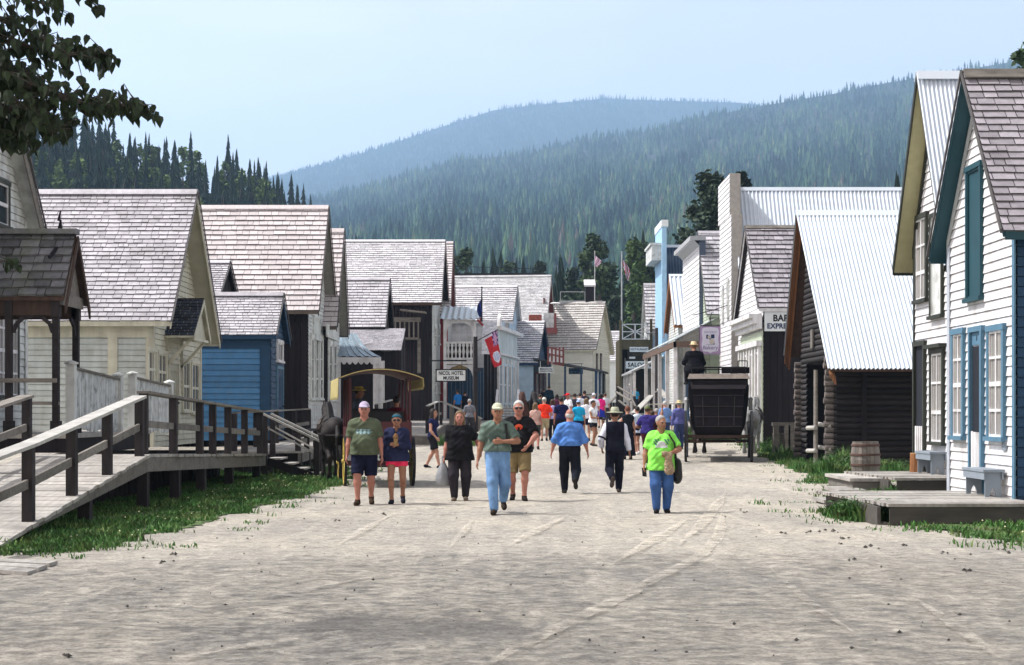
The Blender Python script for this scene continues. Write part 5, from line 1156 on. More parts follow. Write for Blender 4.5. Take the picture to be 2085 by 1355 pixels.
# 18 log barn with metal roof
XL = 9.35; yl0, yl1 = 46.3, dx(1634, XL)
BN = empty('log_barn', (XL, yl0, 0), 'dark log barn with a large white corrugated metal roof', 'barn')
fn, ne = Face((XL, yl0), (0, 1, 0), (-1, 0, 0)), Face((XL, yl0), (1, 0, 0), (0, -1, 0)); WL = yl1 - yl0; LL = 9
RX = 8.95; E1 = Vector((RX, 45.0, zat(757, 45.0))); RG = Vector((RX, dx(1622, RX), zat(440, dx(1622, RX)))); E2 = Vector((RX, dx(1597, RX), zat(728, dx(1597, RX))))
BLOG = mat('black_log', (.017, .014, .015), .9, .35, (3, 3, 12), bump=.5, bscale=20, rnd=.35)
ze = 3.2
mb = MB(); wall(mb, ne, 0, LL, 0, ze, ze, course=.17, prof='log'); mb.build('side_wall', BLOG, BN)
mb = MB(); op0, op1 = .35, 3.9
wall(mb, fn, 0, op0, 0, ze, ze, course=.17, prof='log'); wall(mb, fn, op1, WL, 0, ze, ze, course=.17, prof='log')
wall(mb, fn, 0, WL, ze, ze + .01, ze + .01, RG.y - yl0, RG.z - .35, .17, 'log'); mb.build('gable_wall', mat('grey_log', (.034, .030, .030), .9, .3, (3, 3, 12), bump=.5, bscale=20, rnd=.35), BN)
mb = MB(); mb.quad(fn.pt(op0, -2.0, 0), fn.pt(op1, -2.0, 0), fn.pt(op1, -2.0, ze), fn.pt(op0, -2.0, ze)); mb.build('back_wall', BLOG, BN)
mb = MB(); wall(mb, Face((XL, yl1), (1, 0, 0), (0, 1, 0)), 0, LL, 0, ze, ze, course=.5, prof='flat'); mb.build('far_wall', BLOG, BN)
dk = MB(); rf = MB()
for E in (E1, E2):
    dk.prism([E, RG, RG + Vector((LL + .8, 0, 0)), E + Vector((LL + .8, 0, 0))], UPV, .09)
    vd = (RG - E); corrugated(rf, E + UPV * .10 - vd.normalized() * .06 + Vector((-.03, 0, 0)), (1, 0, 0), LL + .8, vd.normalized(), vd.length + .08, .125, .030)
dk.build('roof_deck', BWOOD, BN); rf.build('roof', METAL, BN)
mb = MB(); mb.prism([RG + Vector((-.05, -.16, -.02)), RG + Vector((-.05, 0, .17)), RG + Vector((LL + .8, 0, .17)), RG + Vector((LL + .8, -.16, -.02))], Vector((0, -.6, .8)), .02); mb.build('ridge_cap', METAL, BN)
mb = MB()
for E in (E1, E2):
    d_ = (E - RG).normalized(); e = E + d_ * .2
    for k in range(3): mb.prism([RG + Vector((.02 + .06 * k, 0, .06 - .09 * k)), e + Vector((.02 + .06 * k, 0, .06 - .09 * k)), e + Vector((.02 + .06 * k, 0, -.05 - .09 * k)), RG + Vector((.02 + .06 * k, 0, -.05 - .09 * k))], (1, 0, 0), .05)
mb.build('bargeboard', ORANGEW, BN)
for y in (yl0, yl1):
    mb = MB(); z = .05; 
    while z < ze: mb.tube([(XL - .22 - random.uniform(0, .06), y + .06, z + .08), (XL + .1, y + .06, z + .08)], [.088, .088], 8); z += .17
    mb.build('log_end', mat('grey_log_end', (.15, .13, .12), .9, .3, rnd=.3), BN)
mb = MB(); mb.tube([(XL - .1, yl0 - .06, ze - .25), (XL + LL, yl0 - .06, ze - .25)], [.10, .10], 8); mb.box(XL - .1, XL + LL, yl0 - .1, yl0 - .02, ze - .12, ze); mb.build('eave_log', BWOOD, BN)
mb = MB(); mb.box(XL + .8, XL + .95, yl0 - .12, yl0 - .08, 0, ze - .3); mb.build('wall_batten', DWOOD, BN)
mb = MB(); a_, z_ = fn.hit(1661, 690); mb.prism([fn.pt(a_ - .18, .09, z_ - .28), fn.pt(a_ + .18, .09, z_ - .28), fn.pt(a_ + .18, .09, z_ + .28), fn.pt(a_ - .18, .09, z_ + .28)], fn.n, .05); mb.build('gable_window', GWOOD, BN)
gp = at(1661, 945, 46.5)
mb = MB(); mb.tube([(gp.x, gp.y, 0), (gp.x, gp.y, 2.9)], [.07, .06], 8); mb.build('door_pole', GWOOD, BN)
for z_ in (.55, 1.22):
    for (ua, ub, dz) in ((1644, 1661, -.02), (1663, 1692, .1)):
        mb = MB(); mb.tube([at(ua, 840, 46.7) * Vector((1, 1, 0)) + UPV * (z_ + dz), at(ub, 840, 46.4) * Vector((1, 1, 0)) + UPV * (z_ + dz * .6)] if False else [Vector((xat(ua, 46.7), 46.7, z_ + dz)), Vector((xat(ub, 46.3), 46.3, z_ + dz * .4))], [.065, .06], 8); mb.build('gate_rail', LIGHTW, BN)
# hitching rail by the grey wall
hr = empty('hitching_rail', at(1590, 930, 55), 'low grey hitching rail beside the dark plank wall', 'rail')
mb = MB(); a, b = at(1572, 864, 54.5), at(1618, 864, 54.5); mb.bar(a, b, .14, .12); mb.build('top_rail', GWOOD, hr)
for u in (1580, 1603, 1610): p = at(u, 866, 54.5); mb = MB(); mb.box(p.x - .09, p.x + .09, p.y - .08, p.y + .08, .1, p.z - .02); mb.build('rail_post', GWOOD, hr)
mb = MB(); boards(mb, Face((at(1572, 0, 54.6).x, 54.6), (1, 0, 0), (0, -1, 0)), 0, .75, .1, .95, .95); mb.build('rail_board', GWOOD, hr)

# 17 express office
XE = 9.6
G4 = House('express_office', 'white fronted express office with shingle roof and dark plank side', (XE, dx(1555, XE)), (XE, 67.4), 8, .3, 5.6, 5.6, 9.25, side='R', of=.18, os=.12, front=WHITE, sidem=DWOOD, roof=SHR, soffit=DWOOD, barge=WHITE, sprof='board', rc=.30, wm=.26, barge_w=.07, roofcap=GWOOD, course=.2, fit=(461, 629, None))
f4 = G4.front
mb = MB(); mb.prism([f4.pt(-.05, .03, .3), f4.pt(5.6, .03, .3), f4.pt(5.6, .03, 4.75), f4.pt(-.05, .03, 4.75)], f4.n, .05); mb.build('front_panel', SAGE, G4.root)
mb = MB(); z1 = f4.hit(1550, 632)[1]; z0 = f4.hit(1550, 655)[1]
for k, (zz0, zz1, o) in enumerate(((5.25, 5.42, .5), (5.05, 5.25, .35), (4.85, 5.05, .2))): mb.prism([f4.pt(-.1, .08, zz0), f4.pt(5.8, .08, zz0), f4.pt(5.8, .08, zz1), f4.pt(-.1, .08, zz1)], f4.n, o)
for i in range(8): a = .05 + i * .75; mb.prism([f4.pt(a, .085, .3), f4.pt(a + .2, .085, .3), f4.pt(a + .2, .085, 4.2), f4.pt(a, .085, 4.2)], f4.n, .12)
mb.prism([f4.pt(-.05, .085, 4.2), f4.pt(5.7, .085, 4.2), f4.pt(5.7, .085, 4.4), f4.pt(-.05, .085, 4.4)], f4.n, .2)
mb.build('cornice', WHITE, G4.root)
for a in (.4, 1.9, 3.4): window(G4.root, f4, a, a + .6, 1.4, 3.9, WHITE, pm=CURT, nx=1, ny=3, fw=.08, out=.09)
f4s = G4.near; a0 = f4s.hit(1556, 655)[0]; a1 = f4s.hit(1625, 655)[0]; zt = f4s.hit(1580, 635)[1]; zb_ = f4s.hit(1580, 675)[1]
mb = MB(); mb.prism([f4s.pt(a0, .04, zb_), f4s.pt(a1, .04, zb_), f4s.pt(a1, .04, zt), f4s.pt(a0, .04, zt)], f4s.n, .05); sgn = mb.build('wall_sign', SIGNW, G4.root)
aB = f4s.hit(1573, 650)[0]; aE = f4s.hit(1561, 664)[0]
text('BARKERVILLE', f4s, aB, f4s.hit(1580, 649)[1], .34, BLACKP, sgn, .094, .035, 'LEFT', sx=.95); text('EXPRESS', f4s, aE, f4s.hit(1580, 665)[1], .27, NAVYP, sgn, .094, .035, 'LEFT', sx=.95)

# 16 tall white false front with the long metal roof
XW = 9.8
yw0, yw1 = dx(1490, XW), dx(1466, XW)
G5 = House('tall_false_front_house', 'tall white stepped false front with a long pale blue metal roof', (XW, yw0), (XW, yw1), 18, .3, 8.55, 8.55, 11.95, side='R', of=-.3, os=.2, front=WHITE, sidem=mat('grey_white_side', (.52, .55, .53), .7, .12, (2, 2, 2)), roof=METAL, kind='metal', soffit=SAGE, barge=METAL, gable=False, pitch=.18, course=.2)
f5 = G5.front; zh = zat(377, yw1); zl = zat(437, yw0)
wv = MB(); wall(wv, f5, 0, G5.W, .3, zl, zl, course=.22); wall(wv, f5, .55, G5.W + .5, zl, zh, zh, course=.22); wv.build('false_front', WHITE, G5.root)
mb = MB(); mb.prism([f5.pt(0, -.45, .3), f5.pt(0, 0, .3), f5.pt(0, 0, zl), f5.pt(0, -.45, zl)], -G5.e, .03); mb.prism([f5.pt(.55, -.45, zl), f5.pt(.55, 0, zl), f5.pt(.55, 0, zh), f5.pt(.55, -.45, zh)], -G5.e, .03); mb.prism([f5.pt(0, -.45, zl), f5.pt(.55, -.45, zl), f5.pt(.55, 0, zl), f5.pt(0, 0, zl)], UPV, .03); mb.prism([f5.pt(.55, -.45, zh), f5.pt(G5.W, -.45, zh), f5.pt(G5.W, 0, zh), f5.pt(.55, 0, zh)], UPV, .03); mb.prism([f5.pt(0, -.45, .3), f5.pt(G5.W, -.45, .3), f5.pt(G5.W, -.45, zl), f5.pt(0, -.45, zl)], -G5.n, .02); mb.prism([f5.pt(.55, -.45, zl), f5.pt(G5.W, -.45, zl), f5.pt(G5.W, -.45, zh), f5.pt(.55, -.45, zh)], -G5.n, .02); mb.build('false_front_edge', mat('taupe_edge', (.36, .34, .31), .8, .15), G5.root)
for u0, u1, v0, v1 in ((1472, 1475, 590, 655), (1482, 1486, 575, 645)): winpx(G5.root, f5, u0, u1, v0, v1, WHITE2, nx=1, ny=2, fw=.15)
mb = MB(); D = 78; mb.box(xat(1773, D), xat(1788, D), D, D + .4, zat(432, D), zat(425, D)); mb.box(xat(1778, D), xat(1784, D), D + .1, D + .3, zat(440, D), zat(432, D)); mb.build('stove_pipe', IRON, G5.root)

# 15 shingled gable house, sage front
XG = 9.75
G6 = House('sage_gable_house', 'sage green gabled house with grey shingle roof beside the tall white front', (XG, 78.6), (XG, 85.6), 9, .6, 6.6, 6.6, 10.9, side='R', of=.12, os=.15, front=SAGE, sidem=SAGE, roof=SHG, soffit=SAGE, barge=SAGE, rc=.3, wm=.3, barge_w=.2, fit=(472, 642, None))
# 14 white false front with dark cornice
XF = 9.55; ya, yb = dx(1424.5, XF), dx(1391, XF); zt = zat(490, ya)
G7 = empty('cornice_false_front', (XF, ya, .6), 'white clapboard false front with dark edge and projecting cornice', 'house')
f7 = Face((XF, ya), (0, 1, 0), (-1, 0, 0)); W7 = yb - ya
mb = MB(); wall(mb, f7, 0, W7, .6, zt, zt, course=.24); mb.build('false_front', WHITE, G7)
mb = MB(); mb.prism([f7.pt(0, -.3, .6), f7.pt(0, .02, .6), f7.pt(0, .02, zt), f7.pt(0, -.3, zt)], (0, -1, 0), .04); mb.build('front_edge', mat('slate_edge', (.07, .09, .13), .7, .2), G7)
mb = MB(); mb.prism([f7.pt(-.15, -.3, zt), f7.pt(W7 + .2, -.3, zt), f7.pt(W7 + .2, .5, zt), f7.pt(-.15, .5, zt)], UPV, .22); mb.prism([f7.pt(-.1, 0, zt - .3), f7.pt(W7 + .1, 0, zt - .3), f7.pt(W7 + .1, .3, zt), f7.pt(-.1, .3, zt)], UPV, .02); mb.build('cornice', mat('grey_cornice', (.35, .36, .37), .7, .15), G7)
mb = MB(); mb.box(XF + .3, XF + 8, ya + .3, yb, .6, zt - 2.2); mb.build('body', WHITE2, G7)
# covered walkway with the bakery sign
AW = empty('bakery_awning', (8.4, 82, .6), 'pale metal awning on white posts above the bakery boardwalk', 'awning')
mb = MB(); y0, y1 = 74.8, 92.5
def aw(y): return zat(660, 82)
n = 34
for i in range(n):
    q0, q1 = y0 + (y1 - y0) * i / n, y0 + (y1 - y0) * (i + 1) / n; o = .03 * (i % 2)
    mb.quad((XG - .02, q0, 6.15 + o), (7.6, q0, 5.05 + o), (7.6, q1, 5.05 + o), (XG - .02, q1, 6.15 + o))
    mb.quad((XG - .02, q0, 6.12), (7.6, q0, 5.02), (7.6, q1, 5.02), (XG - .02, q1, 6.12))
mb.build('awning_roof', mat('pale_awning_sheet', (.48, .52, .52), .6, .15, metal=.15, rnd=.12), AW)
mb = MB(); mb.box(7.6, 7.72, y0, y1, 4.72, 5.0); mb.box(7.6, XG, y0, y0 + .1, 4.72, 5.0); mb.build('awning_beam', mat('brown_fascia', (.12, .08, .06), .8, .25), AW)
for y in (75.2, 79.0, 83, 87, 91.5): mb = MB(); mb.box(7.62, 7.80, y - .09, y + .09, .5, 4.75); mb.build('awning_post', WHITE, AW)
mb = MB(); mb.box(7.3, XG, 72, 93, .6, 1.0); mb.build('boardwalk_floor', PLANK, AW)
mb = MB()
for y in (80.5, 85.5): mb.box(XG - .3, XG - .12, y, y + 1.2, 1.2, 4.2)
mb.build('shop_doorway', DBLUE, AW)
bs = empty('bakery_sign', at(1446, 693, 71.5), 'lilac hanging bakery sign with a scalloped white panel and picture', 'sign')
fS = Face((xat(1425, 71.5), 71.5), (1, 0, 0), (0, -1, 0)); W_ = xat(1467, 71.5) - xat(1425, 71.5); zt, zb_ = zat(665, 71.5), zat(722, 71.5); HS = zt - zb_
mb = MB(); mb.prism([fS.pt(0, 0, zb_), fS.pt(W_, 0, zb_), fS.pt(W_, 0, zt), fS.pt(0, 0, zt)], fS.n, .05); mb.build('sign_board', mat('lilac_board', (.36, .26, .42), .6, .08), bs)
pts = []
for k in range(9): q = k / 8; pts.append((.10 + .02 * math.cos(q * 12), .16 + .76 * q))
out = [(x, y) for x, y in pts] + [(.2, .95), (.5, .97), (.8, .95)] + [(1 - x, y) for x, y in pts[::-1]] + [(.84, .11), (.62, .09), (.5, .045), (.38, .09), (.16, .11)]
mb = MB(); mb.prism([fS.pt(W_ * x, .05, zb_ + HS * y) for x, y in out[::-1]], fS.n, .012); pan = mb.build('white_panel', mat('lilac_white', (.66, .64, .76), .6, .05), bs)
mb = MB()
def pq(x0, x1, y0, y1, th=.008, o=.062): mb.prism([fS.pt(W_ * x0, o, zb_ + HS * y0), fS.pt(W_ * x1, o, zb_ + HS * y0), fS.pt(W_ * x1, o, zb_ + HS * y1), fS.pt(W_ * x0, o, zb_ + HS * y1)], fS.n, th)
pq(.30, .40, .56, .70); pq(.53, .70, .57, .71); pq(.45, .53, .53, .57); pq(.66, .70, .34, .44); pq(.30, .68, .335, .345); mb.build('picture_frame', NAVYP, pan)
mb = MB(); mb.lathe(fS.pt(W_ * .58, .062, zb_ + HS * .46), [(0, .01), (W_ * .13, .008), (W_ * .13, 0)], 14, fS.n); mb.lathe(fS.pt(W_ * .44, .062, zb_ + HS * .62), [(0, .01), (W_ * .08, .008), (W_ * .08, 0)], 12, fS.n); mb.build('picture_bun', mat('bun_beige', (.52, .48, .42), .7, .1), pan)
text('GOLDFIELD', fS, W_ / 2, zb_ + HS * .79, .105, mat('mauve_lettering', (.26, .24, .38), .7, .1), pan, .064, .01); text('Bakery', fS, W_ / 2, zb_ + HS * .235, .235, mat('mauve_lettering', (.26, .24, .38)), pan, .064, .02)
mb = MB(); mb.bar(fS.pt(0, .02, zt + .02), fS.pt(W_, .02, zt + .02), .04); mb.tube([fS.pt(W_ * .55, .02, zt + .03), fS.pt(W_ * .5, .0, zt + .4), fS.pt(W_ * .6, 0, zt + .65)], .018, 5); mb.tube([fS.pt(-.3, 0, zt + .5), fS.pt(W_ * .6, 0, zt + .72), fS.pt(W_ + .75, -.5, zt + 1.1)], .02, 5)
for a in (.1, W_ - .1): mb.lathe(fS.pt(a, .0, zt), [(0, -.04), (.05, 0), (.03, .06), (0, .08)], 8)
mb.build('sign_bracket', IRON, bs)

# 13 small white-roofed gable with orange barge
G8 = House('white_tin_roof_house', 'small gable with white tin roof and orange bargeboard beyond the cornice front', (9.5, 90.5), (9.5, 96.5), 8, .8, 6.6, 6.6, 9.75, side='R', of=.25, os=.2, front=WHITE2, sidem=WHITE2, roof=METAL, kind='metal', soffit=ORANGEW, barge=ORANGEW, pitch=.25, barge_w=.3, fit=(560, 664, None))
# 12 blue false front
XZ = 9.95; ya = 105.5; yb = 110.5; zt = zat(462, ya)
G9 = House('blue_false_front_house', 'sky blue false front seen edge on, with a dark blue metal roof behind', (XZ + .3, ya + .2), (XZ + .3, yb), 12, .8, 7.0, 7.0, 13.0, side='R', r=.45, of=-.2, os=.1, front=SKYBLUE, sidem=PALEBLUE, roof=METALB, kind='metal', soffit=DBLUE, barge=SKYBLUE, pitch=.2, gable=False)
mb = MB(); mb.box(XZ, XZ + .3, ya, yb, .8, zt); mb.build('false_front', SKYBLUE, G9.root)
mb = MB(); mb.box(XZ - .05, XZ + .4, ya - .1, yb, zt, zt + .45); mb.build('front_cap', SIGNW, G9.root)
mb = MB(); zc = zat(498, ya); mb.box(XZ - .75, XZ, ya + .4, yb, zc, zc + .15); mb.box(XZ - .65, XZ, ya + .5, yb, zc - 1.0, zc); mb.build('bracket_cornice', WHITE2, G9.root)
# lower shingled porch gable left of the blue front
G10 = House('slim_shingle_house', 'slim strip of shingle roof left of the blue false front', (9.7, 112), (9.7, 117), 3, .9, 6.6, 6.6, 11.0, side='R', of=.2, os=.1, front=WHITE2, sidem=PALEBLUE, roof=SHW, soffit=WHITE2, barge=WHITE, rc=.3, wm=.3, fit=(578, 680, None))
# blue shop front with lean-to porch roof below the false front
BP = empty('blue_porch', (9.2, 99, .8), 'light blue shopfront with a dark lean to porch roof and white posts', 'porch')
mb = MB(); boards(mb, Face((9.3, 97.5), (0, 1, 0), (-1, 0, 0)), 0, 8, .8, 5.2, 5.2, wd=.5); boards(mb, Face((9.3, 97.5), (1, 0, 0), (0, -1, 0)), 0, 2, .8, 5.2, 5.2, wd=.5); mb.build('shopfront', SKYBLUE, BP)
mb = MB(); mb.prism([(9.3, 97, 5.0), (7.3, 97, 4.05), (7.3, 106, 4.05), (9.3, 106, 5.0)], UPV, .12); mb.build('porch_roof', mat('grey_porch_roof', (.30, .31, .31), .7, .2), BP)
for y in (97.3, 100, 103, 105.8): mb = MB(); mb.box(7.4, 7.56, y - .08, y + .08, .8, 4.1); mb.build('porch_post', WHITE, BP)
mb = MB(); mb.box(7.2, 9.3, 97, 106.3, .9, 1.25); mb.build('porch_floor', PLANK, BP)
fz = Face((9.3, 97.5), (0, 1, 0), (-1, 0, 0))
for a in (.6, 3.2, 5.6): window(BP, fz, a, a + 1.4, 1.6, 3.9, WHITE, nx=2, ny=2, fw=.12, out=.05)

# ------------------------------------------------------------------ poles and flags
def pole(label, u, d, vt, r_, m, zb=None, name='wooden_pole'):
    x = xat(u, d); z0 = ground(x, d) if zb is None else zb
    t = empty(name, (x, d, z0), label, 'pole'); mb = MB(); mb.tube([(x, d, z0), (x, d, zat(vt, d))], [r_, r_ * .75], 8); mb.build('pole_shaft', m, t); return t, Vector((x, d, zat(vt, d)))
pa, pt_ = pole('dark wooden pole carrying the red flag before the hotel', 968, 74, 686, .13, DPOST)
mb = MB(); mb.box(pt_.x - .1, pt_.x + .25, 73.85, 74.15, zat(757, 74), zat(750, 74)); mb.build('pole_bracket', DPOST, pa)
sa, sb_ = at(972, 694, 73.8), at(1014, 671, 73.8)
fg = empty('red_flag', (sa.x, sa.y, sa.z), 'red ensign flag with a union canton and round badge hanging from a staff', 'flag')
mb = MB(); mb.tube([sa, sb_], .025, 6); mb.build('flag_staff', DPOST, fg)
A_, B_, C_, Dd = at(985, 688, 73.8), at(1012, 673, 73.8), at(1021, 743, 73.8), at(1007, 749, 73.8)
nu, nv = 18, 30; grid = [[None] * (nv + 1) for _ in range(nu + 1)]
for i in range(nu + 1):
    for j in range(nv + 1):
        a, b = i / nu, j / nv; p = A_.lerp(B_, a).lerp(Dd.lerp(C_, a), b); p.y += .09 * math.sin(a * 7 + b * 2) * (.2 + b); p.x += .03 * math.sin(b * 6 + a * 3) * b; grid[i][j] = p
pr_ = {'field': MB(), 'canton': MB(), 'badge': MB(), 'badge_shield': MB(), 'white_hem': MB(), 'cross': MB()}
for i in range(nu):
    for j in range(nv):
        a, b = (i + .5) / nu, (j + .5) / nv
        k = 'field'
        if b < .06 and a < .6: k = 'white_hem'
        elif a > .55 and b < .40:
            k = 'canton'; ca, cb = (a - .775) / .225, (b - .2) / .2
            if min(abs(ca), abs(cb)) < .16 or abs(abs(ca) - abs(cb)) < .16: k = 'cross'
        rr = math.hypot((a - .62) / .36, (b - .72) / .17)
        if rr < 1: k = 'badge' if rr > .68 or (i + j) % 3 else 'badge_shield'
        pr_[k].quad(grid[i][j], grid[i + 1][j], grid[i + 1][j + 1], grid[i][j + 1])
FR_ = mat('flag_red', (.45, .02, .03), .8, .15); fld = pr_['field'].build('flag_cloth', FR_, fg, smooth=True)
for k, m in (('canton', mat('flag_navy', (.04, .03, .16), .8, .15)), ('cross', mat('flag_lilac', (.5, .28, .45), .8, .15)), ('badge', mat('flag_white', (.6, .62, .72), .8, .1)), ('badge_shield', mat('flag_blue', (.08, .2, .5), .8, .1)), ('white_hem', mat('flag_white', (.6, .62, .72)))): pr_[k].build(k, m, fld, smooth=True)
def furled(label, u, d, vtop, vt, vb, vbase, m, w_, m2=None, poler=.05, pm=IRON, lean=0.0, zb=None):
    x = xat(u, d); z0 = ground(x, d) if zb is None else zb; t = empty('flagpole', (x, d, z0), label, 'flagpole')
    mb = MB(); mb.tube([(x, d, z0), (x, d, zat(vtop, d))], [poler, poler * .7], 8); mb.lathe((x, d, zat(vtop, d)), [(0, .14), (.07, .07), (0, 0)], 8); mb.build('pole_shaft', pm, t)
    fl, f2 = MB(), MB(); z1, z2 = zat(vt, d), zat(vb, d); n = 16
    for i in range(n):
        q0, q1 = i / n, (i + 1) / n
        for k in range(6):
            a0, a1 = k / 6, (k + 1) / 6
            def P(a, q): return Vector((x + lean * q * w_ + w_ * a * (.25 + .75 * math.sin(math.pi * min(1, q * .85 + .12))), d + .1 * math.sin(a * 9 + q * 5), z1 + (z2 - z1) * q - .2 * a))
            (f2 if (m2 and (k + i // 3) % 2) else fl).quad(P(a0, q0), P(a1, q0), P(a1, q1), P(a0, q1))
    c = fl.build('flag_cloth', m, t, smooth=True)
    if m2: f2.build('flag_stripe', m2, c, smooth=True)
    return t
furled('blue furled flag on a dark pole above the hotel balcony', 981, 91.5, 588, 608, 642, 660, mat('flag_deep_blue', (.02, .04, .2), .8, .2), -.28, poler=.05, zb=zat(655, 91.5))
furled('red and white striped flag drooping on the pole beside the saloon', 1266, 114, 516, 528, 568, 655, mat('flag_white', (.6, .62, .72)), .42, mat('flag_stripe_red', (.36, .05, .06), .8, .2), poler=.07, pm=STEEL, lean=.8)
furled('small pink and white flag on a thin pole behind the white hall', 1211, 140, 514, 520, 540, 600, mat('flag_white', (.6, .62, .72)), .55, mat('flag_pink', (.45, .12, .22), .8, .2), poler=.05, pm=STEEL)
pole('dark street pole before the blue porch', 1337, 96, 668, .12, DPOST)
sx_ = empty('satellite_dish', at(1131, 617, 126), 'small white dish lamp beside the white hall roof', 'dish'); mb = MB(); p = at(1131, 617, 126); mb.lathe(p, [(0, .05), (.3, .02), (.45, -.06), (.3, -.1), (0, -.12)], 12); mb.bar(p, p + Vector((.5, .5, -.4)), .06); mb.build('dish_body', WHITE, sx_)
# ------------------------------------------------------------------ bodies: signed distance shapes turned into one continuous mesh
def snet(val, org, h):
    """naive surface nets on a grid of distances: vertices and quads"""
    ins = val < 0; nx, ny, nz = val.shape
    pos = np.zeros((nx - 1, ny - 1, nz - 1, 3), np.float32); cn = np.zeros((nx - 1, ny - 1, nz - 1), np.int32)
    faces_src = []
    for ax in range(3):
        sl0 = [slice(None)] * 3; sl1 = [slice(None)] * 3; sl0[ax] = slice(0, -1); sl1[ax] = slice(1, None)
        a, b = val[tuple(sl0)], val[tuple(sl1)]; cr = ins[tuple(sl0)] != ins[tuple(sl1)]
        ii = np.argwhere(cr)
        if len(ii) == 0: continue
        av, bv = a[cr], b[cr]; t = av / (av - bv); p = ii.astype(np.float32); p[:, ax] += t
        o1, o2 = [(1, 2), (2, 0), (0, 1)][ax]
        for d1 in (0, -1):
            for d2 in (0, -1):
                c = ii.copy(); c[:, o1] += d1; c[:, o2] += d2
                ok = (c[:, o1] >= 0) & (c[:, o2] >= 0) & (c[:, o1] < pos.shape[o1]) & (c[:, o2] < pos.shape[o2])
                np.add.at(pos, tuple(c[ok].T), p[ok]); np.add.at(cn, tuple(c[ok].T), 1)
        ok = (ii[:, o1] > 0) & (ii[:, o2] > 0) & (ii[:, o1] < val.shape[o1] - 1) & (ii[:, o2] < val.shape[o2] - 1)
        faces_src.append((ii[ok], o1, o2, (av < 0)[ok]))
    act = cn > 0; ids = -np.ones(cn.shape, np.int64); ids[act] = np.arange(act.sum())
    v = pos[act] / cn[act][:, None] * h + np.array(org, np.float32)
    F_ = []
    for ii, o1, o2, s_ in faces_src:
        q = []
        for d1, d2 in ((0, 0), (-1, 0), (-1, -1), (0, -1)):
            c = ii.copy(); c[:, o1] += d1; c[:, o2] += d2; q.append(ids[tuple(c.T)])
        q = np.stack(q, 1); q[~s_] = q[~s_][:, ::-1]; F_.append(q)
    return v, np.concatenate(F_) if F_ else np.zeros((0, 4), np.int64)

class Prim:
    """tapered capsule (ky squashes it in depth) or ellipsoid"""
    def __init__(s, a, b=None, ra=.05, rb=None, ky=1.0, ell=None, rot=None):
        s.a = np.array(a, np.float32); s.b = None if b is None else np.array(b, np.float32); s.ra = ra; s.rb = ra if rb is None else rb; s.ky = ky; s.ell = ell; s.rot = rot
    def bounds(s, inf):
        if s.b is None: r = np.array(s.ell if s.rot is None else [max(s.ell)] * 3) + inf; return s.a - r, s.a + r
        r = max(s.ra, s.rb) * max(1, s.ky) + inf; return np.minimum(s.a, s.b) - r, np.maximum(s.a, s.b) + r
    def ev(s, X, Y, Z, inf):
        if s.b is None:
            x, y, z = X - s.a[0], Y - s.a[1], Z - s.a[2]
            if s.rot is not None:
                M = s.rot; x, y, z = M[0][0] * x + M[0][1] * y + M[0][2] * z, M[1][0] * x + M[1][1] * y + M[1][2] * z, M[2][0] * x + M[2][1] * y + M[2][2] * z
            r = [q + inf for q in s.ell]
            k0 = np.sqrt((x / r[0]) ** 2 + (y / r[1]) ** 2 + (z / r[2]) ** 2) + 1e-6; k1 = np.sqrt((x / r[0] ** 2) ** 2 + (y / r[1] ** 2) ** 2 + (z / r[2] ** 2) ** 2) + 1e-6
            return k0 * (k0 - 1) / k1
        ra, rb = s.ra + inf, s.rb + inf
        yc = s.a[1]; k = s.ky; y_ = (Y - yc) / k; by = (s.b[1] - yc) / k
        dx_, dy_, dz_ = s.b[0] - s.a[0], by, s.b[2] - s.a[2]; L2 = dx_ * dx_ + dy_ * dy_ + dz_ * dz_ + 1e-9
        x, z = X - s.a[0], Z - s.a[2]; t = np.clip((x * dx_ + y_ * dy_ + z * dz_) / L2, 0, 1)
        return (np.sqrt((x - dx_ * t) ** 2 + (y_ - dy_ * t) ** 2 + (z - dz_ * t) ** 2) - (ra + (rb - ra) * t)) * min(1, k)
def smin(a, b, k):
    h = np.maximum(k - np.abs(a - b), 0) / k; return np.minimum(a, b) - h * h * k * .25
def sdfmesh(items, h, k2=.03, clips=()):
    """items: (prims, inflate, smoothing, clips); clip = (normal, offset): keeps n.p < offset"""
    lo = np.min([p.bounds(it[1])[0] for it in items for p in it[0]], 0) - 2 * h; hi = np.max([p.bounds(it[1])[1] for it in items for p in it[0]], 0) + 2 * h
    n = np.maximum(4, np.ceil((hi - lo) / h).astype(int) + 1)
    ax = [lo[i] + h * np.arange(n[i], dtype=np.float32) for i in range(3)]; X, Y, Z = np.meshgrid(*ax, indexing='ij', sparse=True)
    tot = None
    for prims, inf, k, cl in items:
        val = np.full(n, .2, np.float32)
        for p in prims:
            a, b = p.bounds(inf + max(k, k2) + h); i0 = np.clip(((a - lo) / h).astype(int), 0, n - 1); i1 = np.clip(((b - lo) / h).astype(int) + 2, 1, n)
            sl = tuple(slice(i0[i], i1[i]) for i in range(3)); d = p.ev(X[sl[0]], Y[:, sl[1]], Z[:, :, sl[2]], inf)
            val[sl] = smin(val[sl], d, k)
        for nn, off in cl:
            if isinstance(nn, Prim): val = np.maximum(val, -nn.ev(X, Y, Z, off))
            else: val = np.maximum(val, X * nn[0] + Y * nn[1] + Z * nn[2] - off)
        tot = val if tot is None else smin(tot, val, k2)
    for nn, off in clips:
        if isinstance(nn, Prim): tot = np.maximum(tot, -nn.ev(X, Y, Z, off))
        else: tot = np.maximum(tot, X * nn[0] + Y * nn[1] + Z * nn[2] - off)
    return snet(np.ascontiguousarray(tot), lo, h)

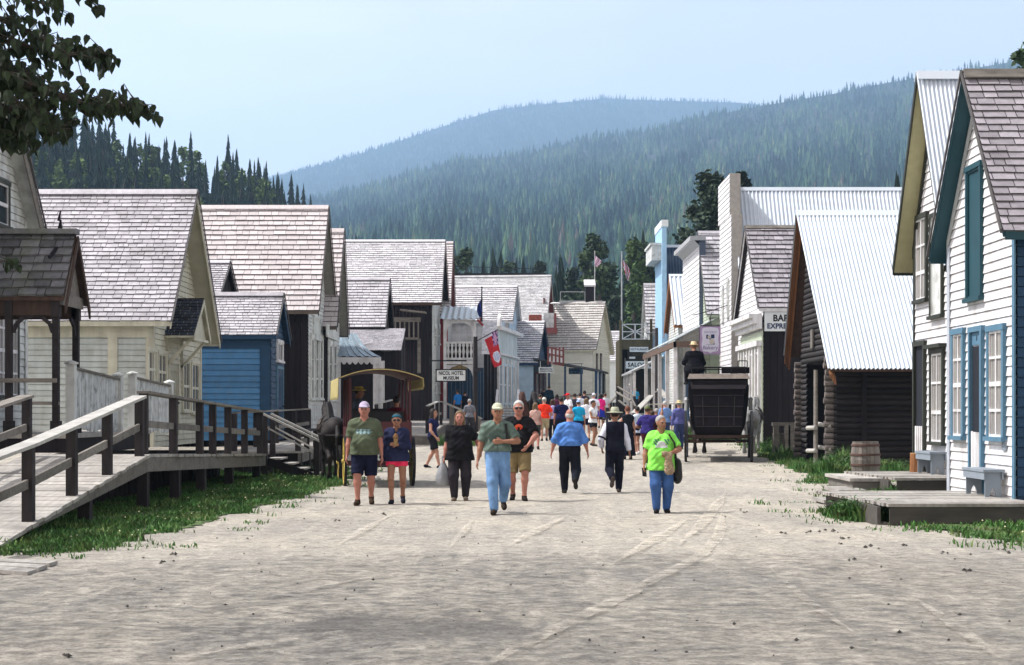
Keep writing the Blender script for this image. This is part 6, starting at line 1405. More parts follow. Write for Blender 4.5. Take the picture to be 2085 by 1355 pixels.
SKIN = {'fair': mat('skin_fair', (.44, .23, .165), .6, .12, (8, 8, 8), spec=.3), 'tan': mat('skin_tan', (.30, .145, .09), .6, .12, (8, 8, 8), spec=.3), 'pink': mat('skin_pink', (.40, .175, .13), .6, .12, (8, 8, 8), spec=.3)}
HAIR = {'brown': mat('brown_hair', (.06, .035, .02), .7, .4, (30, 30, 5)), 'dark': mat('dark_hair', (.018, .013, .011), .7, .4, (30, 30, 5)), 'grey': mat('grey_hair', (.32, .31, .30), .8, .35, (40, 40, 10)), 'white': mat('white_hair', (.50, .48, .46), .8, .25, (40, 40, 10)), 'light': mat('light_brown_hair', (.15, .10, .055), .7, .4, (30, 30, 5)), 'red': mat('auburn_hair', (.14, .05, .03), .7, .35, (30, 30, 5))}
EYE = mat('eye_dark', (.02, .015, .012), .3, .1); LIP = mat('lip', (.28, .09, .08), .6, .1)
def ik(a, b, l1, l2, pole):
    a, b, pole = Vector(a), Vector(b), Vector(pole); d = b - a; D = min(d.length, (l1 + l2) * .995); n = d.normalized(); b = a + n * D
    x = (l1 * l1 - l2 * l2 + D * D) / (2 * D); hgt = math.sqrt(max(0, l1 * l1 - x * x)); p = (pole - n * pole.dot(n)).normalized()
    return a + n * x + p * hgt, b
def hand(wrist, d, fwd, side, s, curl=.5, ax=None):
    """palm, four unequal bent fingers and a thumb; d is the forearm direction"""
    d = Vector(d).normalized(); pn = Vector((-side, 0, 0)) if ax is None else Vector(ax); pn = (pn - d * pn.dot(d)).normalized(); ac = d.cross(pn).normalized()
    if ac.dot(Vector((0, fwd, 0))) < 0: ac = -ac
    w_ = Vector(wrist); P = []
    for k in (-.026, -.009, .009, .026): P.append(Prim(w_ + d * .005 * s + ac * k * .7 * s, w_ + d * .085 * s + ac * k * s, .016 * s, .0125 * s))
    for k, L_ in ((.030, .066), (.010, .078), (-.010, .073), (-.030, .056)):
        b0 = w_ + d * .085 * s + ac * k * s; d1 = (d + pn * curl * .5).normalized(); b1 = b0 + d1 * L_ * .45 * s; d2 = (d + pn * curl * 1.6).normalized(); b2 = b1 + d2 * L_ * .55 * s
        P += [Prim(b0, b1, .0098 * s, .0088 * s), Prim(b1, b2, .0088 * s, .0072 * s)]
    t0 = w_ + d * .03 * s + ac * .026 * s; t1 = t0 + (d * .7 + ac * .6 + pn * .25).normalized() * .04 * s; t2 = t1 + (d * .9 + ac * .12 + pn * .35).normalized() * .032 * s
    P += [Prim(t0, t1, .0125 * s, .0105 * s), Prim(t1, t2, .0105 * s, .008 * s)]
    return P

def person(label, u, d, H, fwd=-1, yaw=0.0, b=1.0, belly=0.0, fem=False, legs=None, arms=None, skin='fair', hair='brown', hairlen=0, bald=False, top=None, sleeve='short', hem=.86, vest=None, neck=0.0,
           bottom=None, blen='long', shoes=(.03, .03, .03), cap=None, hat=None, band=None, glasses=False, face=None, turn=0.0, z=None, res=.016, sit=False, group=None, x=None, loose=.02, belt=None, lean=0.0, sleeve_b=1.0, hands=True):
    """fwd -1 faces the camera, +1 shows the back; offsets in the pose are in metres of a 1.75 m figure"""
    s = H / 1.75; face = (fwd < 0 and res < .02) if face is None else face
    x0 = xat(u, d) if x is None else x; z0 = ground(x0, d) if z is None else z
    root = empty('person', (x0, d, z0), label, 'person', group, yaw)
    V3 = lambda *q: Vector(q) * s
    bw = 1 + (b - 1) * .6; hw = (.088 if not fem else .095) * bw; shw = (.178 if not fem else .155) * (1 + (b - 1) * .45); ln = lean * fwd
    legs = legs or {'m': (-.10, .03, 0), 'p': (.10, -.05, 0)}
    arms = arms or {}
    HZ = .93 if not sit else .12
    pel = V3(0, 0, HZ); chest = V3(0, ln * .45, HZ + .37); nb = V3(0, ln * .55 - fwd * .005, HZ + .535); hc = V3(0, ln * .7 + fwd * .032, HZ + .692)
    G = {}
    G['hips'] = [Prim(V3(-.055 * bw, 0, HZ + .0), V3(.055 * bw, 0, HZ + .0), .118 * s * b, None, .92)]
    G['torso'] = [Prim(V3(-.05 * bw, 0, HZ + .05), V3(.05 * bw, 0, HZ + .05), .112 * s * b, None, .9), Prim(V3(-.045, ln * .2, HZ + .18), V3(.045, ln * .2, HZ + .18), .103 * s * (b if not fem else b * .93), None, .9),
                  Prim(chest + V3(-.075 * bw, 0, -.02), chest + V3(.075 * bw, 0, -.02), .108 * s * (1 + (b - 1) * .7), None, .85), Prim(V3(-shw + .035, ln * .5, HZ + .435), V3(shw - .035, ln * .5, HZ + .435), .064 * s, None, .95), Prim(nb - V3(0, 0, .04), nb, .080 * s, .058 * s)]
    G['torso'] += [Prim(nb - V3(0, 0, .015), V3(q * (shw - .02), ln * .5, HZ + .445), .050 * s, .052 * s, .9) for q in (-1, 1)]
    if belly: G['torso'].append(Prim(V3(0, fwd * .06 * belly + ln * .15, HZ + .13), ell=(.155 * s * b, (.12 + .05 * belly) * s * b, .16 * s)))
    if fem: G['torso'] += [Prim(chest + V3(q * .075, fwd * .085, -.03), ell=(.062 * s * bw, .06 * s * bw, .062 * s * bw)) for q in (-1, 1)]
    c, sn = math.cos(turn), math.sin(turn); rot = lambda px, py, pz: hc + Vector((c * px - sn * py, sn * px + c * py, pz)) * s
    RM = [[c, sn, 0], [-sn, c, 0], [0, 0, 1]]; f = fwd
    G['neck'] = [Prim(nb - V3(0, 0, .03), hc - V3(0, f * .015, .06), .060 * s * (1 + (b - 1) * .6), .056 * s * (1 + (b - 1) * .5))]
    cran = Prim(rot(0, -f * .014, .042), ell=(.077 * s, .099 * s, .088 * s), rot=RM)
    G['head'] = [cran, Prim(rot(0, f * .022, -.028), ell=(.065 * s * (1 + (b - 1) * .5), .074 * s, .086 * s), rot=RM), Prim(rot(0, f * .055, -.082), ell=(.034 * s, .030 * s, .030 * s), rot=RM),
                 Prim(rot(0, f * .082, .012), rot(0, f * .112, -.028), .009 * s, .0145 * s), Prim(rot(-.03, f * .074, .026), rot(.03, f * .074, .026), .014 * s)]
    G['head'] += [Prim(rot(q * .082, -f * .008, .0), ell=(.014 * s, .024 * s, .036 * s), rot=RM) for q in (-1, 1)]
    LEG = {}; 
    for k, q in (('m', -1), ('p', 1)):
        ox, oy, oz = legs[k][:3]; hip = V3(q * hw, 0, HZ - .02)
        if sit: knee = V3(q * .13, f * .43, HZ + .02); ank = V3(q * .14, f * .47, HZ - .38)
        else: knee, ank = ik(hip, V3(ox, f * oy, .085 + oz), .43 * s, .425 * s, (q * .12, f * 1.0, 0))
        pit = legs[k][3] if len(legs[k]) > 3 else 0.0
        fd = Vector((q * .12, f * math.cos(pit), -math.sin(pit))).normalized(); up_ = Vector((0, f * math.sin(pit), math.cos(pit)))
        heel = ank - fd * .045 * s - up_ * .05 * s; toe = ank + fd * .15 * s - up_ * .058 * s
        G['thigh' + k] = [Prim(hip, knee, .088 * s * (1 + (b - 1) * .75), .058 * s * (1 + (b - 1) * .5))]
        cm = knee.lerp(ank, .32) - Vector((0, f * .012 * s, 0))
        G['calf' + k] = [Prim(knee, cm, .054 * s * (1 + (b - 1) * .5), .056 * s * (1 + (b - 1) * .5)), Prim(cm, ank, .055 * s * (1 + (b - 1) * .5), .036 * s)]
        G['foot' + k] = [Prim(ank, ank - up_ * .03 * s, .038 * s), Prim(heel, toe - fd * .03 * s, .032 * s, .034 * s), Prim(toe - fd * .045 * s, toe, .034 * s, .026 * s)]
        LEG[k] = (hip, knee, ank, fd, up_, heel, toe)
    ARM = {}
    for k, q in (('m', -1), ('p', 1)):
        sh = V3(q * shw, ln * .5, HZ + .442); tgt = arms.get(k, (q * (shw + .085), .04, -.55)); pole = tgt[3] if len(tgt) > 3 else (q * .5, -f * 1.0, -.1)
        wr = sh + Vector((tgt[0] * s - q * shw * s if len(tgt) < 5 else tgt[0] * s, f * tgt[1] * s, tgt[2] * s))
        el, wr = ik(sh, wr, .285 * s, .255 * s, pole)
        fa = 1 + (b - 1) * .6
        G['upper' + k] = [Prim(sh, el, .050 * s * fa, .040 * s * fa)]; G['fore' + k] = [Prim(el, el.lerp(wr, .3), .040 * s * fa, .041 * s * fa), Prim(el.lerp(wr, .3), wr, .041 * s * fa, .026 * s)]
        ARM[k] = (sh, el, wr)
    bodyprims = [p for g_ in G.values() for p in g_]
    v, fc = sdfmesh([(bodyprims, 0, .035 * s, ())], res, .03)
    if hands:
        vv, ff = [v], [fc]; o = len(v)
        for k, q in (('m', -1), ('p', 1)):
            sh, el, wr = ARM[k]; v2, f2 = sdfmesh([(hand(wr, wr - el, fwd, q, s * (1.0 if not fem else .92), .55), 0, .012 * s, ())], .0055 if res < .02 else .009, .01)
            vv.append(v2); ff.append(f2 + o); o += len(v2)
        v = np.concatenate(vv); fc = np.concatenate(ff)
    mesh_obj('body', v, fc, SKIN[skin], root, smooth=True)
    def part(name, items, m, h=None, k2=.03, clips=(), lab=None):
        v, fc = sdfmesh(items, h or res, k2, clips)
        if len(fc) == 0: return None
        if name in ('shirt', 'trousers', 'shorts', 'skirt'):      # soft folds
            ph_ = random.uniform(0, 6); a_ = (.011 if res < .02 else .008) * (.45 if name in ('shorts', 'skirt') else 1)
            n1 = np.sin(v[:, 2] * 46 + np.sin(v[:, 0] * 17 + ph_) * 2.2 + v[:, 1] * 9) * np.sin(v[:, 0] * 23 - v[:, 2] * 11 + ph_ * 2); n2 = np.sin(v[:, 0] * 31 + v[:, 2] * 19 + ph_) * np.cos(v[:, 1] * 27 + v[:, 2] * 8)
            if name == 'trousers': n1 = np.sin(v[:, 0] * 42 + v[:, 2] * 13 + ph_) * np.sin(v[:, 2] * 8 + v[:, 0] * 15); n2 = n2 * .5; a_ = .008
            v[:, 1] += a_ * n1 + .006 * n2; v[:, 0] += a_ * .55 * n2
        o = mesh_obj(name, v, fc, m, root, smooth=True)
        if lab: o['label'] = lab
        return o
    def plane(p, n): n = Vector(n).normalized(); return ((n.x, n.y, n.z), n.dot(Vector(p)))
    # lower garment
    lb = .022 * s
    def leg_items(fr, flare=1.0):
        its = []
        for k in 'mp':
            hip, knee, ank = LEG[k][:3]
            th, cf = G['thigh' + k], G['calf' + k]
            if fr == 'long':
                low = ank - (ank - knee).normalized() * .01 * s; rr = .058 * s * flare
                its.append(([Prim(hip, knee, .092 * s * (1 + (b - 1) * .75), .078 * s * (1 + (b - 1) * .75)), Prim(knee, low, .078 * s * (1 + (b - 1) * .75), rr)], .012 * s, .03, (plane(ank + (ank - knee).normalized() * .035 * s, ank - knee),)))
            else:
                if fr < 1: e = hip.lerp(knee, fr); its.append(([Prim(hip, e, .098 * s * (1 + (b - 1) * .8), (.098 - .018 * fr) * s * (1 + (b - 1) * .75))], .012 * s, .03, (plane(e, knee - hip),)))
                else:
                    e = knee.lerp(ank, fr - 1); its.append(([Prim(hip, knee, .098 * s * b, .08 * s * b), Prim(knee, e, .08 * s * b, .078 * s * b)], .012 * s, .03, (plane(e, ank - knee),)))
        return its
    if bottom is not None:
        if blen == 'skirt':
            its = [([Prim(V3(q * .05, 0, HZ + .02), V3(q * .08, 0, HZ - .5), .12 * s * b, .17 * s * b) for q in (-1, 0, 1)], .01, .05, (((0, 0, -1), -(HZ - .42) * s),))]
        elif blen == 'dress':
            its = [([Prim(V3(q * .05, 0, HZ + .02), V3(q * .08, 0, .14), .12 * s * b, .18 * s * b) for q in (-1, 0, 1)], .01, .05, (((0, 0, -1), -.12 * s),))]
        else: its = [(G['hips'] + G['torso'][:1], .016 * s, .03, (((0, 0, 1), (HZ + .10) * s),))] + leg_items(blen)
        part('shorts' if not isinstance(blen, str) else {'long': 'trousers', 'skirt': 'skirt', 'dress': 'skirt'}[blen], its, cloth(bottom), k2=.03)
    if belt is not None: part('belt', [(G['hips'] + G['torso'][:1], .026 * s, .03, ())], cloth(belt), clips=(((0, 0, 1), (HZ + .115) * s), ((0, 0, -1), -(HZ + .075) * s)))
    # upper garment
    ntilt = plane(nb + Vector((0, 0, .022 * s)), (0, fwd * .12, 1))
    nhole = (Prim(nb - V3(0, 0, .06), hc, .060 * s * (1 + (b - 1) * .45), None), .006)
    vneck = [(Prim(nb + V3(0, fwd * .04, .02), nb + V3(0, fwd * .16, -.02 - .32 * neck), .05 * s, .012 * s), 0.0)] if neck > 0 else [(Prim(nb + V3(0, fwd * .05, .02), nb + V3(0, fwd * .10, .0), .055 * s, .05 * s), 0.0)]
    def sleeves(kind, inf=.016):
        its = []
        for k in 'mp':
            sh, el, wr = ARM[k]; fa = 1 + (b - 1) * .6
            if kind == 'none': continue
            if kind == 'long': e = el.lerp(wr, .93 * sleeve_b); its.append(([Prim(sh, el, .058 * s * fa, .052 * s * fa), Prim(el, e, .052 * s * fa, .042 * s * fa)], inf * s * .8, .025, (plane(e, e - el),)))
            elif kind == 'elbow': e = el.lerp(wr, .25); its.append(([Prim(sh, el, .056 * s * fa, .054 * s * fa), Prim(el, e, .054 * s * fa, .054 * s * fa)], inf * s, .025, (plane(e, e - el),)))
            else: e = sh.lerp(el, .80); its.append(([Prim(sh + Vector((0, 0, -.005)), e, .064 * s * fa, .066 * s * fa)], inf * s, .025, (plane(e, el - sh),)))
        return its
    if top is not None:
        tz = HZ + hem - .86 - .02
        sk = [Prim(V3(-.06 * bw, belly * fwd * .02, tz + .03), V3(.06 * bw, belly * fwd * .02, tz + .03), (.118 + loose * .5) * s * b, None, .95)] if hem < .98 and vest is None else []
        tors = (([(G['torso'] + sk), loose * s, .06, (((0, 0, -1), -tz * s), ntilt)],) if sleeve != 'none' else ([G['torso'] + sk, loose * s * .8, .06, (((0, 0, -1), -tz * s), ntilt)],))
        its = [tuple(t) for t in tors] + sleeves(sleeve)
        shirt = part('shirt' if vest is None else 'undershirt', its, cloth(top), k2=.022, clips=[ntilt, nhole] + vneck)
        if vest is not None: part('vest', [(G['torso'] + G['hips'] + [Prim(V3(-.06, 0, HZ - .02), V3(.06, 0, HZ - .02), .125 * s * b, None, .95)], (loose + .022) * s, .05, (((0, 0, -1), -(HZ - .07) * s), ntilt, nhole))], cloth(vest), clips=(((1, 0, 0), (shw + .012) * s), ((-1, 0, 0), (shw + .012) * s)))
    # shoes, one each
    for k in 'mp':
        fd, up_, heel, toe = LEG[k][3:7]; ank = LEG[k][2]
        part('shoe', [(G['foot' + k], .010 * s, .02, (plane(ank + up_ * .015 * s, up_),))], cloth(shoes), h=min(res, .014))
    # hair and headgear
    hz = lambda q: (hc.z + q * s)
    fdir = Vector((-sn * f, c * f, 0)); hm = HAIR[hair]
    faceclip = plane(rot(0, f * .045, .06), fdir * 1.0 + Vector((0, 0, -.75)))
    if not bald:
        prims = [Prim(rot(0, -f * .018, .048), ell=(.080 * s, .098 * s, .088 * s), rot=RM)]; its = [(prims, .010 * s, .02, (faceclip, ((0, 0, -1), -(hz(-.03 if hairlen == 0 else -.08)))))]
        if hairlen >= 1: its.append(([Prim(rot(q * .05, -f * .045, .02), rot(q * .07, -f * .06, -.12 - .05 * hairlen), .045 * s, .05 * s) for q in (-1, 0, 1)], .0, .03, (plane(rot(0, f * .01, 0), fdir),)))
        if hairlen >= 1: its.append(([Prim(rot(q * .076, -f * .0, .03), rot(q * .088, f * .005, -.10 - .06 * hairlen), .024 * s, .03 * s) for q in (-1, 1)], .0, .03, ()))
        if hairlen == -1: its.append(([Prim(rot(0, -f * .10, .07), ell=(.045 * s, .045 * s, .045 * s))], 0, .02, ()))
        part('hair', its, hm, h=min(res, .014), k2=.03)
    elif hair: part('hair', [([Prim(rot(0, -f * .02, .01), ell=(.080 * s, .092 * s, .075 * s), rot=RM)], .006 * s, .02, (((0, 0, 1), hz(.045)), ((0, 0, -1), -hz(-.045)), faceclip, plane(rot(0, f * .02, 0), fdir)))], hm, h=min(res, .012))
    if cap is not None:
        cp = part('cap', [([Prim(rot(0, -f * .012, .05), ell=(.082 * s, .104 * s, .088 * s), rot=RM)], .010 * s, .02, (((0, 0, -1), -hz(.048)),)), ([Prim(rot(0, f * .130, .050), ell=(.076 * s, .105 * s, .016 * s), rot=RM)], .002, .01, (plane(rot(0, f * .05, 0), -fdir),))], cloth(cap), h=min(res, .011), k2=.012)
    if hat is not None:
        hh, col, brim, bandc = hat
        part('hat', [([Prim(rot(0, -f * .01, .095), ell=(.084 * s, .104 * s, (.075 + hh) * s), rot=RM)], .008 * s, .02, (((0, 0, -1), -hz(.062)), ((0, 0, 1), hz(.062 + hh + .075)))), ([Prim(rot(0, -f * .005, .066), ell=(brim * s, (brim + .02) * s, .013 * s), rot=RM)], 0, .01, ())], cloth(col), h=min(res, .012), k2=.02)
        if bandc: part('hat_band', [([Prim(rot(0, -f * .01, .095), ell=(.086 * s, .106 * s, (.075 + hh) * s), rot=RM)], .012 * s, .02, (((0, 0, -1), -hz(.076)), ((0, 0, 1), hz(.105))))], cloth(bandc), h=min(res, .011))
    if band is not None: part('headband', [([Prim(rot(0, -f * .012, .045), ell=(.080 * s, .100 * s, .088 * s), rot=RM)], .014 * s, .02, (plane(rot(0, 0, .105), (0, -f * .25, 1)), plane(rot(0, 0, .045), (0, f * .25, -1))))], cloth(band), h=min(res, .011))
    if face:
        for q in (-1, 1):
            if not glasses:
                mb = MB(); mb.lathe(rot(q * .031, f * .086, .004), [(0, .010), (.012 * s, .008), (.017 * s, 0), (.010 * s, -.005), (0, -.006)], 8, (0, f, 0)); mb.build('eye', EYE, root, local=True)
            mb = MB(); mb.tube([rot(q * .014, f * .096, .027), rot(q * .034, f * .094, .032), rot(q * .054, f * .074, .026)], [.006 * s, .008 * s, .004 * s], 6); mb.build('eyebrow', HAIR[hair] if hair else EYE, root, local=True)
        mb = MB(); p = [rot(-.024, f * .090, -.058), rot(0, f * .098, -.055), rot(.024, f * .090, -.058)]; mb.tube(p, [.005 * s, .011 * s, .005 * s], 6); mb.build('mouth', LIP, root, local=True)
        if glasses:
            mb = MB(); mb.tube([rot(-.075, f * .04, .006), rot(-.058, f * .088, .006), rot(-.03, f * .100, .003), rot(0, f * .100, .012), rot(.03, f * .100, .003), rot(.058, f * .088, .006), rot(.075, f * .04, .006)], [.006 * s, .016 * s, .023 * s, .008 * s, .023 * s, .016 * s, .006 * s], 8); mb.build('sunglasses', IRON, root, local=True)
    root['_h'] = 0; del root['_h']
    return root, ARM, LEG, dict(hc=hc, nb=nb, s=s, chest=chest, shw=shw, HZ=HZ)
def shirt_print(root, fwd, pred, m, name='print', part='shirt', gap=.004):
    """the faces of the garment that carry the printed mark, lifted a few millimetres"""
    o = [c for c in root.children if c.name.split('.')[0] == part][0]; me = o.data
    n = len(me.vertices); co = np.zeros(n * 3, np.float32); me.vertices.foreach_get('co', co); co = co.reshape(-1, 3)
    vs, fs = [], []
    for p in me.polygons:
        c = p.center
        if p.normal.y * fwd > .25:
            # split every face into 4 so the mark's edge follows its outline
            q = [Vector(co[i]) + p.normal * gap for i in p.vertices]
            if len(q) < 4: continue
            ss = 4
            for i in range(ss):
                for j in range(ss):
                    g = [q[0].lerp(q[1], a / ss).lerp(q[3].lerp(q[2], a / ss), b_ / ss) for a, b_ in ((i, j), (i + 1, j), (i + 1, j + 1), (i, j + 1))]
                    cc = (g[0] + g[2]) / 2
                    if pred(cc.x, cc.z): vs += g; fs.append([len(vs) - 4, len(vs) - 3, len(vs) - 2, len(vs) - 1])
    if fs: mesh_obj(name, np.array([tuple(q) for q in vs], np.float32), fs, m, o)
# ------------------------------------------------------------------ people in the street
c8 = lambda r, g, b: srgb(r, g, b)
NEAR = .0135
# man and woman hand in hand
r1, A1, L1, K1 = person('man in olive T-shirt and navy shorts with a cap, holding the woman\'s hand', 742, 28.7, 1.84, b=1.22, belly=.8, skin='pink', hair='brown', top=c8(84, 92, 74), hem=.80, loose=.03, bottom=c8(26, 28, 48), blen=.98, shoes=c8(60, 48, 38), cap=c8(178, 168, 190),
    legs={'m': (-.10, .16, 0), 'p': (.10, -.20, .05, .5)}, arms={'m': (-.30, .04, -.55), 'p': (.30, .02, -.53)}, res=NEAR)
shirt_print(r1, -1, lambda x, z: 1.27 < z < 1.36 and abs(x + .0) < .15 - abs(z - 1.315) * .8 and (math.sin(x * 90) + math.sin(z * 160)) > -.35, mat('print_teal', (.22, .34, .36), .9, .1))
r2, A2, L2, K2 = person('woman in navy jacket, pink shorts and teal headband eating an ice cream', 808, 28.9, 1.63, b=1.08, fem=True, skin='tan', hair='dark', hairlen=0, top=c8(40, 44, 70), sleeve='long', hem=.78, loose=.042, bottom=c8(238, 62, 100), blen=.42, shoes=c8(38, 38, 48), band=c8(40, 84, 100), glasses=True, neck=.25,
    legs={'m': (-.09, .14, 0), 'p': (.10, -.22, .07, .6)}, arms={'m': (-.30, .04, -.52), 'p': (.02, .22, -.22, (1, .2, -1))}, res=NEAR)
ic = A2['p'][2]; p = Vector(r2.location) + ic + Vector((-.02, -.05, .06))
cu = empty('ice_cream', p, 'brown ice cream cup held by the woman in pink shorts', 'ice cream'); mb = MB(); mb.lathe(p, [(0, -.07), (.03, -.07), (.042, .05), (.0, .05)], 10); mb.build('cup', cloth((.26, .17, .08), 'cup_brown'), cu); mb = MB(); mb.lathe(p + UPV * .05, [(.042, 0), (.05, .03), (.035, .07), (.012, .10), (0, .105)], 10); mb.build('scoop', cloth((.20, .11, .05), 'scoop_brown'), cu)
# woman in black with a grey bag
r3, A3, L3, K3 = person('woman in black shirt with long brown hair carrying a grey plastic bag', 936, 29.9, 1.68, b=1.26, belly=.4, fem=True, skin='pink', hair='light', hairlen=2, top=(.012, .012, .014), hem=.74, loose=.045, neck=.55, bottom=c8(50, 47, 52), blen='long', shoes=c8(110, 98, 86),
    legs={'m': (-.10, .08, 0), 'p': (.11, -.08, .02, .2)}, arms={'m': (-.30, .05, -.52), 'p': (.40, -.06, -.40)}, res=NEAR)
p = Vector(r3.location) + A3['m'][2] + Vector((-.02, -.02, -.10))
bgm = MB(); prof = [(.02, .12), (.035, .0), (.09, -.12), (.125, -.26), (.135, -.38), (.10, -.44), (0, -.45)]; n = 16; vs_ = []
for q, zz in prof:
    for j in range(n): a = 6.283 * j / n; rr = q * (1 + .16 * math.sin(a * 5 + zz * 9) + .06 * math.sin(a * 3)); vs_.append(p + Vector((math.cos(a) * rr * 1.0, math.sin(a) * rr * .55, zz)))
bgm.add(vs_, [(i * n + j, i * n + (j + 1) % n, (i + 1) * n + (j + 1) % n, (i + 1) * n + j) for i in range(len(prof) - 1) for j in range(n)])
bgo = bgm.build('plastic_bag', mat('grey_plastic', (.27, .28, .30), .45, .25, (9, 9, 4), bump=.6, bscale=18), smooth=True, loc=p); tag(bgo, 'full grey plastic bag hanging from the hand of the woman in black', 'bag')
# man in jeans
r4, A4, L4, K4 = person('man in green work shirt and light jeans walking in front', 1013, 26.1, 1.80, b=1.06, skin='tan', hair='grey', top=c8(94, 110, 102), hem=.94, loose=.022, bottom=c8(108, 142, 182), blen='long', shoes=c8(52, 46, 42), cap=c8(186, 188, 166), belt=(.02, .018, .02), neck=.15,
    legs={'m': (-.05, .24, 0), 'p': (.09, -.30, .13, .75)}, arms={'m': (-.32, .02, -.55), 'p': (.08, .20, -.22, (1, -.3, -.8))}, res=NEAR)
mb = MB(); sh = A4['p'][0]; O_ = Vector(r4.location); mb.bar(O_ + Vector((sh.x - .05, -.13, sh.z + .06)), O_ + Vector((sh.x - .03, -.175, sh.z - .25)), .045, .01, (0, -1, 0)); mb.bar(O_ + Vector((sh.x - .05, -.13, sh.z + .06)), O_ + Vector((sh.x - .05, .10, sh.z + .07)), .045, .012); mb.bar(O_ + Vector((sh.x - .05, .10, sh.z + .07)), O_ + Vector((sh.x - .02, .15, sh.z - .35)), .045, .01, (0, 1, 0)); st_ = mb.build('camera_strap', IRON, loc=O_ + sh); tag(st_, 'dark bag strap over the shoulder of the man in jeans', 'strap')
sp = [c for c in r4.children if c.name.startswith('shirt')][0]
mb = MB()
for q in (-.085, .085): mb.box(q - .05, q + .05, -.172, -.160, 1.20, 1.31)
mb.box(-.012, .012, -.176, -.165, 1.02, 1.40); pk = mb.build('pocket', cloth(c8(80, 96, 90)), sp, local=True)
# man in black T-shirt
r5, A5, L5, K5 = person('man in black T-shirt with red emblem, khaki shorts and sunglasses', 1056, 29.9, 1.87, b=1.2, belly=.5, skin='pink', hair='white', top=(.012, .012, .015), hem=.80, loose=.03, bottom=c8(128, 112, 80), blen=.98, shoes=c8(40, 36, 34), glasses=True,
    legs={'m': (-.10, -.18, .03, .4), 'p': (.10, .12, 0)}, arms={'m': (-.30, .04, -.54), 'p': (.16, .26, -.40, (1, -.3, -.5))}, res=NEAR)
shirt_print(r5, -1, lambda x, z: abs(z - 1.385) < .055 and abs(x - .0) < .075 and (x / .075) ** 2 + ((z - 1.385) / .055) ** 2 < 1 and not (abs(x) < .02 and z < 1.38), mat('print_red', (.55, .07, .03), .9, .1))
# man in blue shirt from behind
r6, A6, L6, K6 = person('bald man in blue shirt and black trousers walking away', 1160, 32.6, 1.72, fwd=1, b=1.24, belly=.6, skin='pink', hair='white', bald=True, top=c8(84, 128, 196), sleeve='elbow', hem=.94, loose=.02, bottom=(.012, .013, .02), blen='long', shoes=c8(44, 42, 40),
    legs={'m': (-.10, .14, 0), 'p': (.10, -.34, .20, 1.0)}, arms={'m': (-.37, .03, -.50), 'p': (.37, .03, -.50)}, res=NEAR)
# man with hat and vest from behind
r7, A7, L7, K7 = person('man in black vest, white sleeves and wide brimmed hat walking away', 1252, 33.0, 1.72, fwd=1, b=1.06, skin='tan', hair='dark', top=c8(210, 212, 226), sleeve='long', hem=.92, loose=.03, vest=(.010, .011, .020), bottom=(.011, .012, .022), blen='long', shoes=c8(84, 76, 72), hat=(.045, c8(176, 178, 158), .185, c8(126, 134, 112)), sleeve_b=.92,
    legs={'m': (-.07, -.34, .22, 1.1), 'p': (.09, .14, 0)}, arms={'m': (-.27, .10, -.44), 'p': (.31, .03, -.54)}, res=NEAR)
shirt_print(r7, 1, lambda x, z: 1.365 < z < 1.40 and abs(x) < .085, mat('print_white', (.6, .6, .62), .9, .1), part='vest')
sh, el, wr = A7['m']; mb = MB(); e = sh.lerp(el, .82); O_ = Vector(r7.location); mb.tube([O_ + e, O_ + e + (el - sh).normalized() * .035], [.085, .084], 12); mb.build('arm_garter', cloth((.012, .012, .02)), r7)
# woman in lime shirt
r8, A8, L8, K8 = person('woman in lime green T-shirt and blue jeans carrying a black shoulder bag', 1346, 26.3, 1.60, b=1.20, belly=.5, fem=True, skin='tan', hair='grey', hairlen=0, top=c8(136, 224, 92), hem=.72, loose=.04, bottom=c8(62, 92, 142), blen='long', shoes=c8(34, 32, 34), turn=.5,
    legs={'m': (-.09, .10, 0), 'p': (.10, -.03, 0)}, arms={'m': (-.31, .05, -.50), 'p': (.12, .24, -.30, (1, -.1, -.7))}, res=NEAR)
shirt_print(r8, -1, lambda x, z: (abs(abs(x + .01) - .085) < .045 and abs(z - 1.17) < .05 and ((abs(abs(x + .01) - .085) - .0) < .03 or z > 1.17)) and math.sin(x * 120 + z * 90) > -.3, mat('print_teal_dark', (.05, .12, .14), .9, .1))
shirt_print(r8, -1, lambda x, z: ((x + .01) / .07) ** 2 + ((z - 1.14) / .05) ** 2 < 1 or (abs(z - 1.10) < .02 and abs(x + .01) < .10), mat('print_white', (.6, .6, .62), .9, .1), 'white_print', gap=.007)
O_ = Vector(r8.location); sh = A8['p'][0]
bag = empty('shoulder_bag', O_ + Vector((.27, .02, .72)), 'black shoulder bag at the side of the woman in lime green', 'bag')
v_, f_ = sdfmesh([([Prim((0, 0, .06), (0, 0, -.10), .10, .115, 1.4)], 0, .03, ())], .016); mesh_obj('bag_body', v_ * np.array([.75, 1, 1.15]), f_, mat('black_leather', (.012, .012, .013), .5, .2, bump=.3), bag, smooth=True)
mb = MB(); mb.tube([O_ + Vector((.25, -.06, .86)), O_ + Vector((sh.x + .05, -.16, 1.16)), O_ + Vector((sh.x - .03, -.12, sh.z + .03)), O_ + Vector((sh.x - .03, 0, sh.z + .075)), O_ + Vector((sh.x + .0, .12, sh.z)), O_ + Vector((.25, .10, .86))], .016, 6); mb.build('bag_strap', _M['black_leather'], bag)
w_ = A8['p'][2]; pb = empty('paper_bag', O_ + w_ + Vector((0, -.06, -.02)), 'crumpled tan paper bag held by the woman in lime green', 'bag')
v_, f_ = sdfmesh([([Prim((-.02, 0, -.06), (.0, 0, -.24), .055, .085, .7), Prim((0, 0, .0), ell=(.05, .04, .05)), Prim((-.07, .01, .03), ell=(.06, .045, .035))], 0, .04, ())], .014)
